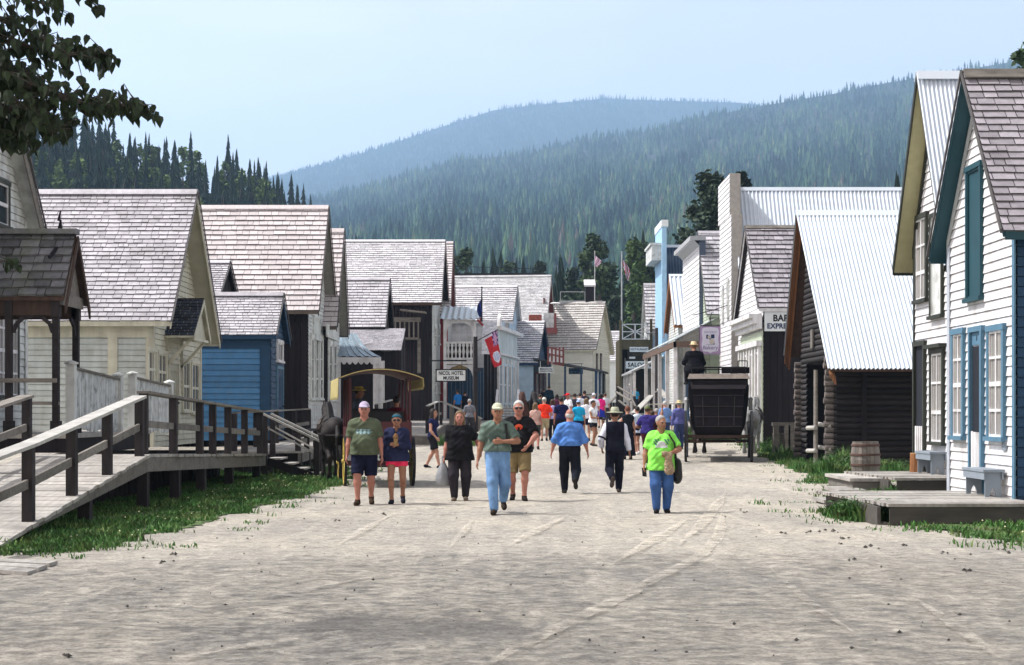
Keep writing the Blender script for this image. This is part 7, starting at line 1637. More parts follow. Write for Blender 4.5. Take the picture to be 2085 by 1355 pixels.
v_ = v_ + rng.normal(0, .006, v_.shape); mesh_obj('paper', v_, f_, mat('tan_paper', (.36, .27, .18), .85, .25, (12, 12, 12), bump=.8, bscale=25), pb)
p = O_ + A8['m'][2] + Vector((0, -.03, -.10)); ph = empty('phone', p, 'small dark phone in the lowered hand of the woman in lime green', 'phone'); mb = MB(); mb.hexa([p + Vector(q) for q in ((-.03, -.012, -.09), (.04, -.012, -.10), (.04, .006, -.10), (-.03, .006, -.09), (-.04, -.006, .05), (.03, -.006, .05), (.03, .008, .05), (-.04, .008, .05))]); mb.build('phone_case', IRON, ph)
# woman in navy top at the left
r9, _, _, _ = person('dark haired woman in sleeveless navy top and black shorts stepping at the verge', 881, 46.5, 1.74, fwd=-1, yaw=1.25, fem=True, b=.98, skin='fair', hair='dark', hairlen=1, top=c8(34, 38, 72), sleeve='none', hem=.82, bottom=(.014, .014, .018), blen=.85, shoes=c8(28, 28, 40), z=.02,
    legs={'m': (-.08, .24, 0), 'p': (.08, -.22, .02, .3)}, arms={'m': (-.24, .20, -.46), 'p': (.22, -.02, -.55)}, res=.018)

CR = .023
def crowd(label, u, d, H, **k):
    ph = random.uniform(.06, .2); sg_ = random.choice((-1, 1))
    k.setdefault('legs', {'m': (-.09, sg_ * ph, 0), 'p': (.10, -sg_ * ph, .02, .2)}); k.setdefault('res', CR)
    k.setdefault('shoes', c8(60, 56, 54))
    return person(label, u, d, H, **k)
r, _, _, K = crowd('woman in sleeveless top with a grey backpack and grey shorts, seen from behind', 1090, 57.5, 1.68, fwd=1, fem=True, skin='pink', hair='light', hairlen=1, top=c8(196, 160, 150), sleeve='none', bottom=c8(66, 68, 66), blen=.95)
bp = empty('backpack', Vector(r.location) + Vector((0, .16, 1.25)), 'grey backpack worn by the woman in grey shorts', 'backpack'); v_, f_ = sdfmesh([([Prim((0, .02, .14), (0, .03, -.14), .12, .14, .8), Prim((0, .10, -.08), ell=(.10, .06, .10))], 0, .03, ())], .02); v_[:, 1] -= 0.18; mesh_obj('pack_body', v_ + np.array([0, .14, 0]), f_, cloth(c8(108, 116, 120)), bp, smooth=True)
mb = MB(); o_ = Vector(r.location)
for q in (-.09, .09): mb.bar(o_ + Vector((q, .17, 1.30)), o_ + Vector((q, .0, 1.50)), .04, .02)
mb.build('pack_strap', cloth(c8(60, 66, 72)), bp)
crowd('man in bright orange red shirt and khaki shorts seen from behind', 1108, 64, 1.74, fwd=1, b=1.1, hair='grey', cap=c8(210, 205, 195), top=c8(238, 62, 40), bottom=c8(168, 156, 128), blen=.98, arms={'p': (.26, .16, -.40)})
crowd('woman in lavender shirt and black trousers seen from behind', 1125, 64.5, 1.66, fwd=1, fem=True, hair='brown', hairlen=1, top=c8(166, 166, 214), bottom=(.014, .014, .018))
r, _, _, _ = crowd('man in navy T-shirt with white back lettering', 1143, 61.5, 1.78, fwd=1, b=1.1, hair='dark', skin='pink', top=c8(26, 30, 66), bottom=c8(28, 28, 40), blen=.98)
shirt_print(r, 1, lambda x, z: 1.30 < z < 1.345 and abs(x) < .10 and math.sin(x * 150) > -.6, mat('print_white', (.6, .6, .62)))
crowd('man in red cap and white shirt looking sideways', 1157, 74, 1.80, fwd=-1, yaw=-1.0, skin='pink', hair='grey', cap=c8(214, 40, 52), top=c8(226, 228, 236), bottom=c8(60, 56, 70), blen='long', face=False)
crowd('person in black and white striped top with dark hair', 1170, 78, 1.74, fwd=1, hair='dark', top=c8(60, 60, 72), bottom=c8(40, 34, 44))
crowd('person in turquoise shirt and light cap seen from behind', 1178, 62, 1.66, fwd=1, hair='brown', cap=c8(160, 180, 214), top=c8(36, 160, 208), bottom=c8(30, 34, 66), blen=.98)
crowd('woman in white shirt with long brown hair and navy shorts, beside the turquoise shirt', 1194, 64, 1.72, fwd=1, fem=True, hair='light', hairlen=2, skin='fair', top=c8(222, 222, 230), bottom=c8(26, 28, 58), blen=.55)
r, A, _, _ = crowd('woman in white tank top and black shorts turned to the right holding a camera', 1207, 59.5, 1.70, fwd=-1, yaw=.95, fem=True, skin='tan', hair='dark', hairlen=0, top=c8(234, 236, 240), sleeve='none', hem=.84, bottom=(.014, .014, .022), blen=.45, shoes=c8(60, 54, 50), arms={'m': (-.10, .30, -.30), 'p': (.10, .30, -.30)}, face=False)
cmr = empty('camera', (xat(1224, 59.3), 59.2, ground(0, 59) + 1.05), 'black camera held by the woman in the white tank top', 'camera'); mb = MB(); p = Vector(cmr.location); mb.box(p.x - .08, p.x + .08, p.y - .04, p.y + .04, p.z - .05, p.z + .06); mb.lathe(p + Vector((.06, -.02, 0)), [(.045, 0), (.05, .1), (.03, .11), (0, .11)], 10, (.7, -.7, -.3)); mb.build('camera_body', IRON, cmr)
crowd('person in white cap and white shirt behind the tank top woman', 1209, 76, 1.78, fwd=1, hair='grey', cap=c8(220, 220, 232), top=c8(222, 224, 238), bottom=c8(90, 80, 90))
crowd('person in magenta top and royal blue skirt farther up the street', 1223, 80, 1.70, fwd=1, fem=True, hair='dark', hairlen=1, top=c8(226, 44, 132), bottom=c8(44, 56, 160), blen='skirt')
crowd('person in white shirt with short dark hair in the far crowd', 1181, 84, 1.72, fwd=1, hair='dark', top=c8(206, 210, 224), bottom=c8(40, 44, 60))
crowd('tall dark haired person in navy in the far crowd', 1190, 86, 1.85, fwd=1, hair='dark', top=c8(40, 42, 60), bottom=c8(40, 40, 50))
crowd('woman in black sleeveless top and long black skirt, auburn hair up, seen from behind', 1278, 52, 1.74, fwd=1, fem=True, skin='fair', hair='red', hairlen=-1, top=(.012, .013, .022), sleeve='none', bottom=(.011, .012, .02), blen='dress', arms={'m': (-.28, .10, -.40)}, res=.02)
crowd('woman in white tank top with pale blue bag and black shorts, walking away', 1298, 54.5, 1.64, fwd=1, yaw=.5, fem=True, skin='fair', hair='dark', hairlen=0, top=c8(206, 220, 240), sleeve='none', hem=.74, bottom=c8(26, 24, 44), blen=.5, shoes=c8(220, 220, 220))
crowd('man in purple shirt and maroon trousers with olive cap raising his arm', 1318, 49.5, 1.76, fwd=1, yaw=-.5, b=1.12, skin='tan', hair='brown', cap=c8(100, 112, 72), top=c8(50, 44, 104), bottom=c8(72, 34, 44), blen='long', arms={'p': (.42, .18, .32, (1, 0, -.4)), 'm': (-.25, .2, -.3)}, res=.02)
crowd('person in royal blue shirt crouching near the walkway stairs', 1337, 56, 1.52, fwd=1, yaw=.3, hair='grey', skin='tan', top=c8(44, 84, 160), sleeve='long', bottom=c8(40, 40, 70))
crowd('person in light blue shirt with pale hair near the stagecoach wheel', 1354, 60, 1.66, fwd=1, hair='white', top=c8(110, 140, 190), bottom=c8(50, 60, 90))
crowd('person in maroon top beside the pointing man', 1328, 53, 1.55, fwd=1, hair='brown', top=c8(60, 32, 40), bottom=c8(40, 36, 50))
crowd('person with pale shirt and straw hat by the coach wheel', 1383, 57.5, 1.74, fwd=1, hair='grey', hat=(.03, c8(200, 190, 150), .17, None), top=c8(92, 96, 150), bottom=c8(60, 70, 110), sleeve='long')
crowd('man in navy shirt and white cap on the saloon steps', 1282, 108, 1.74, fwd=1, hair='grey', cap=c8(200, 205, 210), top=c8(60, 64, 92), bottom=c8(40, 50, 60), z=1.85)
crowd('person in turquoise shirt on the saloon steps', 1294, 107, 1.55, fwd=1, hair='light', top=c8(60, 160, 200), bottom=c8(40, 50, 70), z=1.75)
crowd('person in bright blue shirt on the hotel porch', 932, 89, 1.72, fwd=1, yaw=.7, hair='dark', skin='tan', top=c8(36, 110, 180), bottom=c8(40, 40, 50), z=1.2)
crowd('dark clothed person on the hotel porch', 947, 91, 1.66, fwd=1, hair='dark', top=c8(24, 24, 36), bottom=c8(24, 24, 36), z=1.2)
crowd('grey haired person in grey shirt near the hotel pole', 956, 68, 1.62, fwd=1, hair='grey', top=c8(120, 122, 130), bottom=c8(60, 60, 66))
crowd('seated looking person in black on the store porch', 1107, 106.5, 1.55, fwd=1, hair='dark', top=c8(30, 26, 44), bottom=c8(28, 26, 40), z=1.7)
crowd('person in dark teal coat on the store porch', 1118, 106, 1.72, fwd=1, hair='dark', b=1.25, top=c8(28, 48, 62), sleeve='long', bottom=c8(28, 36, 46), z=1.7)
crowd('person in white shirt and dark trousers at the back of the crowd by the hall', 1232, 90, 1.7, fwd=1, hair='brown', top=c8(200, 204, 214), bottom=c8(50, 50, 60))
crowd('person in dark teal shirt by the store porch steps', 1100, 82, 1.68, fwd=1, hair='brown', top=c8(50, 66, 70), bottom=c8(50, 50, 56))
crowd('person in plum top at the edge of the far crowd', 1134, 84, 1.66, fwd=1, fem=True, hair='dark', hairlen=1, top=c8(84, 44, 66), bottom=c8(40, 40, 48))
# ------------------------------------------------------------------ horses and vehicles
def horse(label, loc, rz, m, mane, H=1.6, head=0.0, socks=None, group=None, res=.03, harness=True, tailm=None):
    """built facing +y at the origin, then turned; legs with hock and knee"""
    t = empty('horse', loc, label, 'horse', group, rz); s = H / 1.6
    P = lambda a, b_, ra, rb, ky=1: Prim(np.array(a) * s, np.array(b_) * s, ra * s, rb * s, ky)
    E = lambda c, r_: Prim(np.array(c) * s, ell=tuple(q * s for q in r_))
    pr = [E((0, .15, 1.16), (.28, .62, .32)), E((0, .62, 1.15), (.25, .32, .33)), E((0, -.48, 1.22), (.29, .36, .31)), E((0, -.25, 1.32), (.2, .4, .2)),
          P((0, .72, 1.28), (0, 1.06, 1.68), .21, .125), P((0, 1.02, 1.66), (0, 1.10, 1.74), .13, .12), P((0, 1.10, 1.76), (head * .1, 1.42, 1.40), .112, .066), P((head * .1, 1.40, 1.42), (head * .1, 1.46, 1.34), .072, .062), P((0, 1.16, 1.66), (0, 1.22, 1.60), .10, .09)]
    for q in (-1, 1):
        pr += [P((q * .055, 1.06, 1.84), (q * .07, 1.08, 1.97), .035, .010)]
        pr += [P((q * .15, .62, 1.05), (q * .15, .60, .72), .125, .075), P((q * .15, .60, .72), (q * .15, .62, .50), .07, .055), P((q * .15, .62, .50), (q * .15, .61, .16), .05, .042), P((q * .15, .61, .14), (q * .15, .67, .06), .052, .062), P((q * .15, .67, .05), (q * .15, .69, .02), .066, .07)]
        pr += [P((q * .16, -.52, 1.12), (q * .17, -.40, .78), .20, .105), P((q * .17, -.40, .78), (q * .16, -.66, .55), .095, .062), P((q * .16, -.66, .55), (q * .16, -.58, .18), .055, .046), P((q * .16, -.58, .15), (q * .16, -.52, .06), .055, .062), P((q * .16, -.52, .05), (q * .16, -.50, .02), .066, .07)]
    v, f = sdfmesh([(pr, 0, .07, (((0, 0, -1), 0.0),))], res, .05); mesh_obj('body', v, f, m, t, smooth=True)
    v, f = sdfmesh([([P((0, -.80, 1.28), (0, -.95, 1.05), .06, .075), P((0, -.95, 1.05), (0, -.92, .5), .075, .04)], 0, .04, ())], res); mesh_obj('tail', v, f, mane, t, smooth=True)
    v, f = sdfmesh([([P((0, .70, 1.48), (0, 1.0, 1.80), .055, .05), P((.06, .72, 1.38), (.06, .96, 1.68), .05, .04), P((0, 1.04, 1.86), (0, 1.17, 1.76), .045, .03)], 0, .04, ())], res); mesh_obj('mane', v, f, mane, t, smooth=True)
    if socks is not None:
        for (q, y) in ((-1, .62), (1, .62), (-1, -.58), (1, -.58)):
            v, f = sdfmesh([([P((q * .155, y, .34), (q * .155, y, .12), .056, .056)], 0, .02, ())], res * .8); mesh_obj('sock', v, f, socks, t, smooth=True)
    if harness:
        LE = mat('harness_leather', (.03, .022, .018), .5, .25); mb = MB(); n = 18
        def ring(y, z, rx, rz_, w_=.05, tilt=0.0):
            for j in range(n):
                a, b_ = 6.283 * j / n, 6.283 * (j + 1) / n
                mb.bar((rx * math.cos(a) * s, (y + tilt * math.sin(a)) * s, (z + rz_ * math.sin(a)) * s), (rx * math.cos(b_) * s, (y + tilt * math.sin(b_)) * s, (z + rz_ * math.sin(b_)) * s), w_, .03)
        ring(.70, 1.22, .27, .36, .09, .12); ring(.22, 1.16, .292, .335, .05)
        for q in (-1, 1): mb.bar((q * .27 * s, .72 * s, 1.12 * s), (q * .31 * s, -.55 * s, 1.12 * s), .045, .03); mb.bar((q * .29 * s, -.30 * s, 1.44 * s), (q * .31 * s, -.62 * s, 1.1 * s), .04, .02)
        mb.build('harness', LE, t, local=True)
        mb = MB(); mb.bar((-.28 * s, -.845 * s, 1.1 * s), (.28 * s, -.845 * s, 1.1 * s), .05, .03); mb.build('breeching_strap', mat('pale_strap', (.16, .15, .15), .6, .2), t, local=True)
    return t
HBLACK = mat('black_horse_coat', (.016, .012, .012), .7, .35, (6, 6, 6), spec=.25); HBAY = mat('bay_horse_coat', (.055, .022, .016), .7, .3, spec=.2); HGREY = mat('grey_horse_coat', (.26, .26, .25), .6, .25, (5, 5, 5), tint=(.10, .10, .10), tintamt=.6, tscale=5)
MANE = mat('black_mane', (.01, .009, .009), .7, .3); MANEG = mat('grey_mane', (.12, .12, .12), .7, .3)

def wheel(parent, O, M, x, y, r_, rim, tyre, spoke_n=12, w_=.055, name='wheel', hubm=None):
    """wheel in the vehicle's own frame: axle along x"""
    T = lambda a, b_, c: O + M @ Vector((a, b_, c)); n = 28
    mb = MB()
    def ringo(r0, r1, h):
        vs = []
        for j in range(n):
            a = 6.283 * j / n
            for (rr, xx) in ((r0, -h), (r1, -h), (r1, h), (r0, h)): vs.append(T(x + xx, y + rr * math.cos(a), r_ + rr * math.sin(a)))
        return vs, [(4 * j + k, 4 * j + (k + 1) % 4, 4 * ((j + 1) % n) + (k + 1) % 4, 4 * ((j + 1) % n) + k) for j in range(n) for k in range(4)]
    mb.add(*ringo(r_ - .085, r_ - .02, w_ / 2)); rm = mb.build('wheel', rim, parent)
    mb = MB(); mb.add(*ringo(r_ - .025, r_, w_ / 2 + .004)); mb.build('tyre', tyre, rm)
    mb = MB()
    for j in range(spoke_n): a = 6.283 * (j + .5) / spoke_n; mb.tube([T(x, y + .06 * math.cos(a), r_ + .06 * math.sin(a)), T(x, y + (r_ - .06) * math.cos(a), r_ + (r_ - .06) * math.sin(a))], [.024, .019], 5)
    mb.build('spokes', rim, rm)
    mb = MB(); mb.lathe(T(x - .07, y, r_), [(0, 0), (.035, .0), (.06, .03), (.06, .11), (.035, .14), (0, .14)], 12, M @ Vector((1, 0, 0))); mb.build('hub', hubm or rim, rm)
    return rm
# omnibus at the left, heading away and a little left
YEL = mat('straw_yellow_paint', (.50, .38, .085), .6, .15); MAR = mat('maroon_paint', (.075, .014, .016), .5, .25, spec=.4); VAL = mat('yellow_canvas', (.46, .39, .17), .85, .15, bump=.3, bscale=20); CANV = mat('dark_red_canopy', (.10, .03, .022), .7, .25)
ang = R(9); O = Vector((xat(766, 36.6), 36.6, 0)); M = Matrix.Rotation(ang, 3, 'Z')
OM = empty('horse_wagon', O, 'maroon passenger wagon with yellow fringed canopy and yellow wheels', 'wagon')
def OP(x, y, z): return O + M @ Vector((x, y, z))
def obox(mb, x0, x1, y0, y1, z0, z1): mb.hexa([OP(x0, y0, z0), OP(x1, y0, z0), OP(x1, y1, z0), OP(x0, y1, z0), OP(x0, y0, z1), OP(x1, y0, z1), OP(x1, y1, z1), OP(x0, y1, z1)])
for x in (-.76, .76):
    wheel(OM, O, M, x, -.75, .56, YEL if x < 0 else mat('shaded_olive_wheel', (.10, .09, .03), .6, .2), IRON, 12); wheel(OM, O, M, x, 1.75, .46, YEL, IRON, 10)
mb = MB(); obox(mb, -.62, .62, -1.25, 2.05, .86, 1.0); obox(mb, -.7, -.62, -1.2, 1.2, 1.0, 1.32); obox(mb, .62, .7, -1.2, 1.2, 1.0, 1.32); obox(mb, -.7, .7, -1.27, -1.2, 1.0, 1.45); mb.build('body', MAR, OM)
mb = MB()
for y in (-.75, 1.75): mb.bar(OP(-.76, y, .50 if y < 0 else .46), OP(.76, y, .50 if y < 0 else .46), .08)
for x in (-.45, .45): mb.bar(OP(x, -1.1, .72), OP(x, 1.95, .72), .07, .1); mb.bar(OP(x, -.75, .5), OP(x, -.75, .88), .06); mb.bar(OP(x, 1.75, .46), OP(x, 1.75, .88), .06)
mb.build('axle', MAR, OM)
mb = MB(); obox(mb, -.4, .4, -1.6, -1.32, .45, .49); mb.bar(OP(-.35, -1.45, .47), OP(-.35, -1.2, .9), .03); mb.bar(OP(.35, -1.45, .47), OP(.35, -1.2, .9), .03); mb.build('rear_step', IRON, OM)
for y in (-.9, -.1, .7):
    mb = MB(); obox(mb, -.6, .6, y, y + .38, 1.22, 1.29); obox(mb, -.6, .6, y + .36, y + .42, 1.29, 1.68); obox(mb, -.55, .55, y + .05, y + .33, 1.0, 1.22); mb.build('seat', mat('black_seat', (.016, .014, .015), .5, .2), OM)
mb = MB(); obox(mb, -.6, .6, 1.45, 1.85, 1.36, 1.43); obox(mb, -.6, .6, 1.41, 1.47, 1.43, 1.75); obox(mb, -.55, .55, 1.5, 1.8, 1.0, 1.36); mb.build('driver_seat', _M['black_seat'], OM)
for x in (-.66, .66):
    for y in (-1.2, -.35, .55, 1.4): mb = MB(); mb.tube([OP(x, y, 1.0), OP(x, y, 2.42)], .026, 6); mb.build('canopy_post', MAR, OM)
mb = MB()
nx_, y0, y1 = 12, -1.5, 2.2
for i in range(nx_):
    a, b_ = -1 + 2 * i / nx_, -1 + 2 * (i + 1) / nx_; z = lambda q: 2.40 + .20 * (1 - q * q)
    for (o, fl) in ((.03, 0), (0, 1)):
        q = [OP(a * .92, y0, z(a) + o), OP(b_ * .92, y0, z(b_) + o), OP(b_ * .92, y1, z(b_) + o), OP(a * .92, y1, z(a) + o)]; mb.quad(*(q if not fl else q[::-1]))
    for y in (y0, y1): mb.quad(OP(a * .92, y, z(a)), OP(b_ * .92, y, z(b_)), OP(b_ * .92, y, z(b_) + .03), OP(a * .92, y, z(a) + .03))
mb.build('canopy', CANV, OM)
mb = MB()
for i in range(nx_):
    a, b_ = -1 + 2 * i / nx_, -1 + 2 * (i + 1) / nx_; z = lambda q: 2.40 + .20 * (1 - q * q)
    mb.prism([OP(a * .93, y0 - .02, z(a)), OP(b_ * .93, y0 - .02, z(b_)), OP(b_ * .93, y0 - .02, z(b_) + .022), OP(a * .93, y0 - .02, z(a) + .022)], M @ Vector((0, -1, 0)), .015)
mb.build('canopy_edge', VAL, OM)
mb = MB()
for x, s_ in ((-.93, -1), (.93, 1)):
    n = 22
    for i in range(n):
        ya, yb = y0 + (y1 - y0) * i / n, y0 + (y1 - y0) * (i + 1) / n; zb_ = (2.0 if s_ < 0 else 2.22) - .05 * (i % 2)
        mb.prism([OP(x, ya, 2.42), OP(x, yb, 2.42), OP(x + s_ * .015, yb, zb_), OP(x + s_ * .015, ya, zb_)], M @ Vector((s_, 0, 0)), .012)
    mb.build('valance', VAL, OM); mb = MB()
n = 12
for i in range(n):
    xa, xb = -.93 + 1.86 * i / n, -.93 + 1.86 * (i + 1) / n
    if i < 4 or i == n - 1: pass
    if i < 1: mb.prism([OP(xa, y1, 2.40), OP(xb, y1, 2.40), OP(xb, y1, 2.02 - .05 * (i % 2)), OP(xa, y1, 2.02 - .05 * (i % 2))], M @ Vector((0, 1, 0)), .012)
mb.build('valance', VAL, OM)
for x in (-.33, .33): mb = MB(); mb.tube([OP(x * .9, 2.0, .75), OP(x, 2.8, .85), OP(x, 4.6, 1.0)], [.035, .035, .03], 6); mb.build('shaft', MAR, OM)
mb = MB(); mb.bar(OP(-.5, 2.0, .75), OP(.5, 2.0, .75), .06); mb.build('swingletree', MAR, OM)
hp = Vector((xat(678, 39.0), 39.0, 0)); horse('black horse in harness hitched to the passenger wagon', hp, R(14), HBLACK, MANE, 1.62, res=.026)
pdv = OP(-.32, 1.62, 1.42); person('wagon driver in grey shirt and yellow straw hat sitting under the canopy', 0, pdv.y, 1.74, fwd=1, yaw=R(-75), x=pdv.x, z=pdv.z - .10, sit=True, skin='tan', hair='dark', top=c8(86, 96, 112), bottom=(.02, .02, .03), hat=(.02, c8(206, 184, 92), .15, c8(120, 104, 60)), arms={'m': (-.2, .3, -.3), 'p': (.2, .3, -.3)}, res=.02, b=1.1)
pp = OP(.55, 1.0, 1.22); person('passenger in dark red shirt at the far corner of the wagon', 0, pp.y, 1.66, fwd=1, x=pp.x, z=pp.z - .08, sit=True, hair='dark', skin='tan', top=c8(84, 20, 34), bottom=(.02, .02, .03), arms={'m': (-.2, .3, -.3), 'p': (.2, .3, -.3)}, res=.024)

# stagecoach at the right, seen from behind
ang = R(-7); O = Vector((xat(1463, 50.6), 50.6, ground(8, 50.6))); M = Matrix.Rotation(ang, 3, 'Z')
SC = empty('stagecoach', O, 'dark brown stagecoach seen from the rear with a leather boot and roof rack', 'stagecoach')
COA = mat('dark_coach_paint', (.008, .006, .008), .6, .3, spec=.2, rnd=.15); BOOT = mat('worn_leather_boot', (.011, .008, .010), .7, .35, (4, 4, 8), bump=.4, bscale=12, spec=.15); SEAM = mat('coach_seam', (.045, .036, .038), .6, .25); DUST = mat('dusty_roof', (.17, .145, .125), .8, .25)
GW_ = mat('greyed_wheel', (.11, .11, .12), .6, .3)
for x in (-1.03, 1.03): wheel(SC, O, M, x, -.35, .80, GW_, IRON, 14, .07); wheel(SC, O, M, x, 2.75, .60, GW_, IRON, 12, .07)
mb = MB(); obox_ = obox
def prof_body(zs):  # x half width at heights
    return [(.72, .85), (.86, 1.2), (.92, 1.7), (.95, 2.3), (.93, 2.62)]
pb_ = prof_body(0)
L_ = [(-a, z) for a, z in pb_]; Rr_ = [(a, z) for a, z in pb_]
ring_ = L_ + Rr_[::-1]; k = len(ring_)
vs_ = [OP(x, .35, z) for x, z in ring_] + [OP(x, 2.3, z) for x, z in ring_]
mb.add(vs_, [list(range(k)), list(range(k, 2 * k))[::-1]] + [(i, i + k, (i + 1) % k + k, (i + 1) % k) for i in range(k)]); mb.build('body', COA, SC)
mb = MB()   # rear boot: leather covered, flaring out at the top
pts = [(-.10, .72), (-.42, .80), (-.60, 1.15), (-.52, 1.75), (-.46, 2.1), (-.52, 2.55), (.35, 2.6), (.35, .72)]
for i in range(len(pts)):
    (ya, za), (yb, zb_) = pts[i], pts[(i + 1) % len(pts)]; wa = .70 + .13 * min(1, (za - .72) / 1.9); wb = .70 + .13 * min(1, (zb_ - .72) / 1.9)
    mb.quad(OP(-wa, ya, za), OP(wa, ya, za), OP(wb, yb, zb_), OP(-wb, yb, zb_), .5)
for s_ in (-1, 1): mb.poly([OP(s_ * (.70 + .13 * min(1, (z - .72) / 1.9)), y, z) for y, z in pts], .5)
bo = mb.build('rear_boot', BOOT, SC)
mb = MB()
for (y, z, w_) in ((-.625, 1.12, .73), (-.545, 1.75, .77), (-.49, 2.1, .80), (-.46, .82, .71), (-.57, 1.42, .75)): mb.bar(OP(-w_, y, z), OP(w_, y, z), .045, .02)
for x in (-.5, 0, .5): mb.bar(OP(x * .95, -.63, 1.15), OP(x, -.50, 2.06), .02, .012)
mb.build('boot_strap', SEAM, bo)
mb = MB(); mb.hexa([OP(-.84, -.62, 2.30), OP(.84, -.62, 2.30), OP(.92, -.35, 2.62), OP(-.92, -.35, 2.62), OP(-.84, -.58, 2.28), OP(.84, -.58, 2.28), OP(.92, -.30, 2.60), OP(-.92, -.30, 2.60)]); mb.build('boot_flap', BOOT, bo)
mb = MB(); mb.hexa([OP(-.98, -.45, 2.62), OP(.98, -.45, 2.62), OP(.98, 2.4, 2.66), OP(-.98, 2.4, 2.66), OP(-.92, -.30, 2.78), OP(.92, -.30, 2.78), OP(.92, 2.3, 2.82), OP(-.92, 2.3, 2.82)]); mb.build('roof', DUST, SC)
mb = MB()
for x in (-.86, .86):
    mb.bar(OP(x, -.2, 2.98), OP(x, 2.2, 2.98), .035)
    for y in (-.2, .6, 1.4, 2.2): mb.bar(OP(x * .97, y, 2.76), OP(x, y, 2.98), .03)
mb.bar(OP(-.86, -.2, 2.98), OP(.86, -.2, 2.98), .05); mb.bar(OP(-.86, 2.2, 2.98), OP(.86, 2.2, 2.98), .035)
for x in (-.4, 0, .4): mb.bar(OP(x, -.2, 2.76), OP(x, -.2, 2.98), .03)
mb.build('roof_rack', IRON, SC)
mb = MB(); obox(mb, .1, .98, .2, 1.1, 2.82, 3.0); mb.bar(OP(.62, .15, 3.0), OP(.62, .15, 3.2), .03); mb.bar(OP(.9, .15, 3.0), OP(.9, .15, 3.2), .03); mb.bar(OP(.62, .15, 3.2), OP(.9, .15, 3.2), .03); mb.build('roof_seat', BOOT, SC)
mb = MB(); obox(mb, -.8, .8, 2.3, 3.1, .95, 1.1); obox(mb, -.75, .75, 2.35, 2.75, 2.0, 2.15); obox(mb, -.7, .7, 2.3, 2.4, 1.1, 2.0); obox(mb, -.7, .7, 3.0, 3.1, 1.1, 1.6); mb.build('driver_box', COA, SC)
mb = MB()
for x in (-.62, .62): mb.bar(OP(x, -.5, .78), OP(x, 3.0, .78), .10, .12); mb.bar(OP(x, -.5, .62), OP(x, 3.0, .7), .14, .05)
mb.bar(OP(-1.03, -.35, .8), OP(1.03, -.35, .8), .11); mb.bar(OP(-1.03, 2.75, .6), OP(1.03, 2.75, .6), .10); mb.bar(OP(-.85, -.55, .80), OP(.85, -.55, .80), .07, .10); mb.build('undercarriage', BWOOD, SC)
for s_ in (-1, 1):
    mb = MB(); 
    for y in (.55, 1.15, 1.75): mb.prism([OP(s_ * .945, y, 1.75), OP(s_ * .945, y + .42, 1.75), OP(s_ * .965, y + .42, 2.45), OP(s_ * .965, y, 2.45)], M @ Vector((s_, 0, 0)), .012)
    mb.build('side_window', GLASS, SC)
    mb = MB(); mb.tube([OP(s_ * 1.02, .3, 1.62), OP(s_ * 1.02, .3, 1.95)], [.07, .06], 8); mb.lathe(OP(s_ * 1.02, .3, 1.95), [(.085, 0), (.05, .08), (0, .1)], 8); mb.build('coach_lamp', STEEL, SC)
mb = MB(); mb.bar(OP(0, 3.0, .62), OP(0, 6.4, .85), .08); mb.bar(OP(-.8, 3.3, .68), OP(.8, 3.3, .68), .06); mb.build('draught_pole', BWOOD, SC)
hb_ = OP(0, 5.2, 0)
for q, m, mn, lab in ((-1, HBLACK, MANE, 'dark horse of the stagecoach team, left of the pole'), (1, HGREY, MANEG, 'dapple grey horse of the stagecoach team standing at the right')):
    p = OP(.62 * q + .55 * (q > 0), 4.9, 0); p.z = ground(p.x, p.y); horse(lab, p, ang + (R(-9) if q > 0 else 0), m, mn, 1.66, res=.03)
pdv = OP(-.74, .25, 2.95); person('coach driver in black coat and pale straw hat sitting on the roof edge', 0, pdv.y, 1.80, fwd=1, yaw=R(10), x=pdv.x, z=pdv.z - .12, sit=True, skin='tan', hair='light', top=(.010, .010, .014), sleeve='long', hem=.80, loose=.05, bottom=(.012, .012, .016), hat=(.03, c8(208, 188, 150), .15, None), arms={'m': (-.24, .25, -.28), 'p': (.22, .25, -.3)}, res=.02, b=1.3, lean=.18)
# two bay horses standing toward the camera
for u, d, lab, hd in ((1066, 69, 'brown bay horse with pale nose facing the camera, left of the pair', .5), (1084, 70, 'black horse facing the camera beside the brown one', -.3)):
    horse(lab, (xat(u, d), d + 1.2, ground(0, d)), R(180 + random.uniform(-6, 6)), HBAY if hd > 0 else HBLACK, MANE, 1.62, hd, res=.035)
# ------------------------------------------------------------------ boardwalks, ramps, railings, stairs
def boardwalk(label, x0, x1, prof, post_l=None, name='boardwalk', fascia=True, supports=True, plank=.28):
    """prof: (y, z) points of the deck along the street"""
    y0, z0 = prof[0]; t = empty(name, (x1, y0, 0), label, 'boardwalk'); Y = [p[0] for p in prof]; Z = [p[1] for p in prof]; zf = lambda y: float(np.interp(y, Y, Z))
    mb = MB(); y = Y[0]
    while y < Y[-1] - .02:
        b = min(y + plank * random.uniform(.92, 1.08), Y[-1]); o = random.uniform(-.005, .005); g = .012; e = random.uniform(-.02, .03)
        mb.hexa([(x0, y, zf(y) - .05 + o), (x1 + e, y, zf(y) - .05 + o), (x1 + e, b - g, zf(b - g) - .05 + o), (x0, b - g, zf(b - g) - .05 + o), (x0, y, zf(y) + o), (x1 + e, y, zf(y) + o), (x1 + e, b - g, zf(b - g) + o), (x0, b - g, zf(b - g) + o)]); y = b
    mb.build('deck_plank', PLANK, t)
    if fascia:
        mb = MB()
        for (ya, za), (yb, zb_) in zip(prof, prof[1:]): mb.prism([(x1 - .02, ya, max(.0, za - .30)), (x1 - .02, yb, zb_ - .30), (x1 - .02, yb, zb_ - .05), (x1 - .02, ya, max(.02, za - .05))], (-1, 0, 0), .06)
        mb.build('edge_beam', GWOOD, t)
    return t, zf
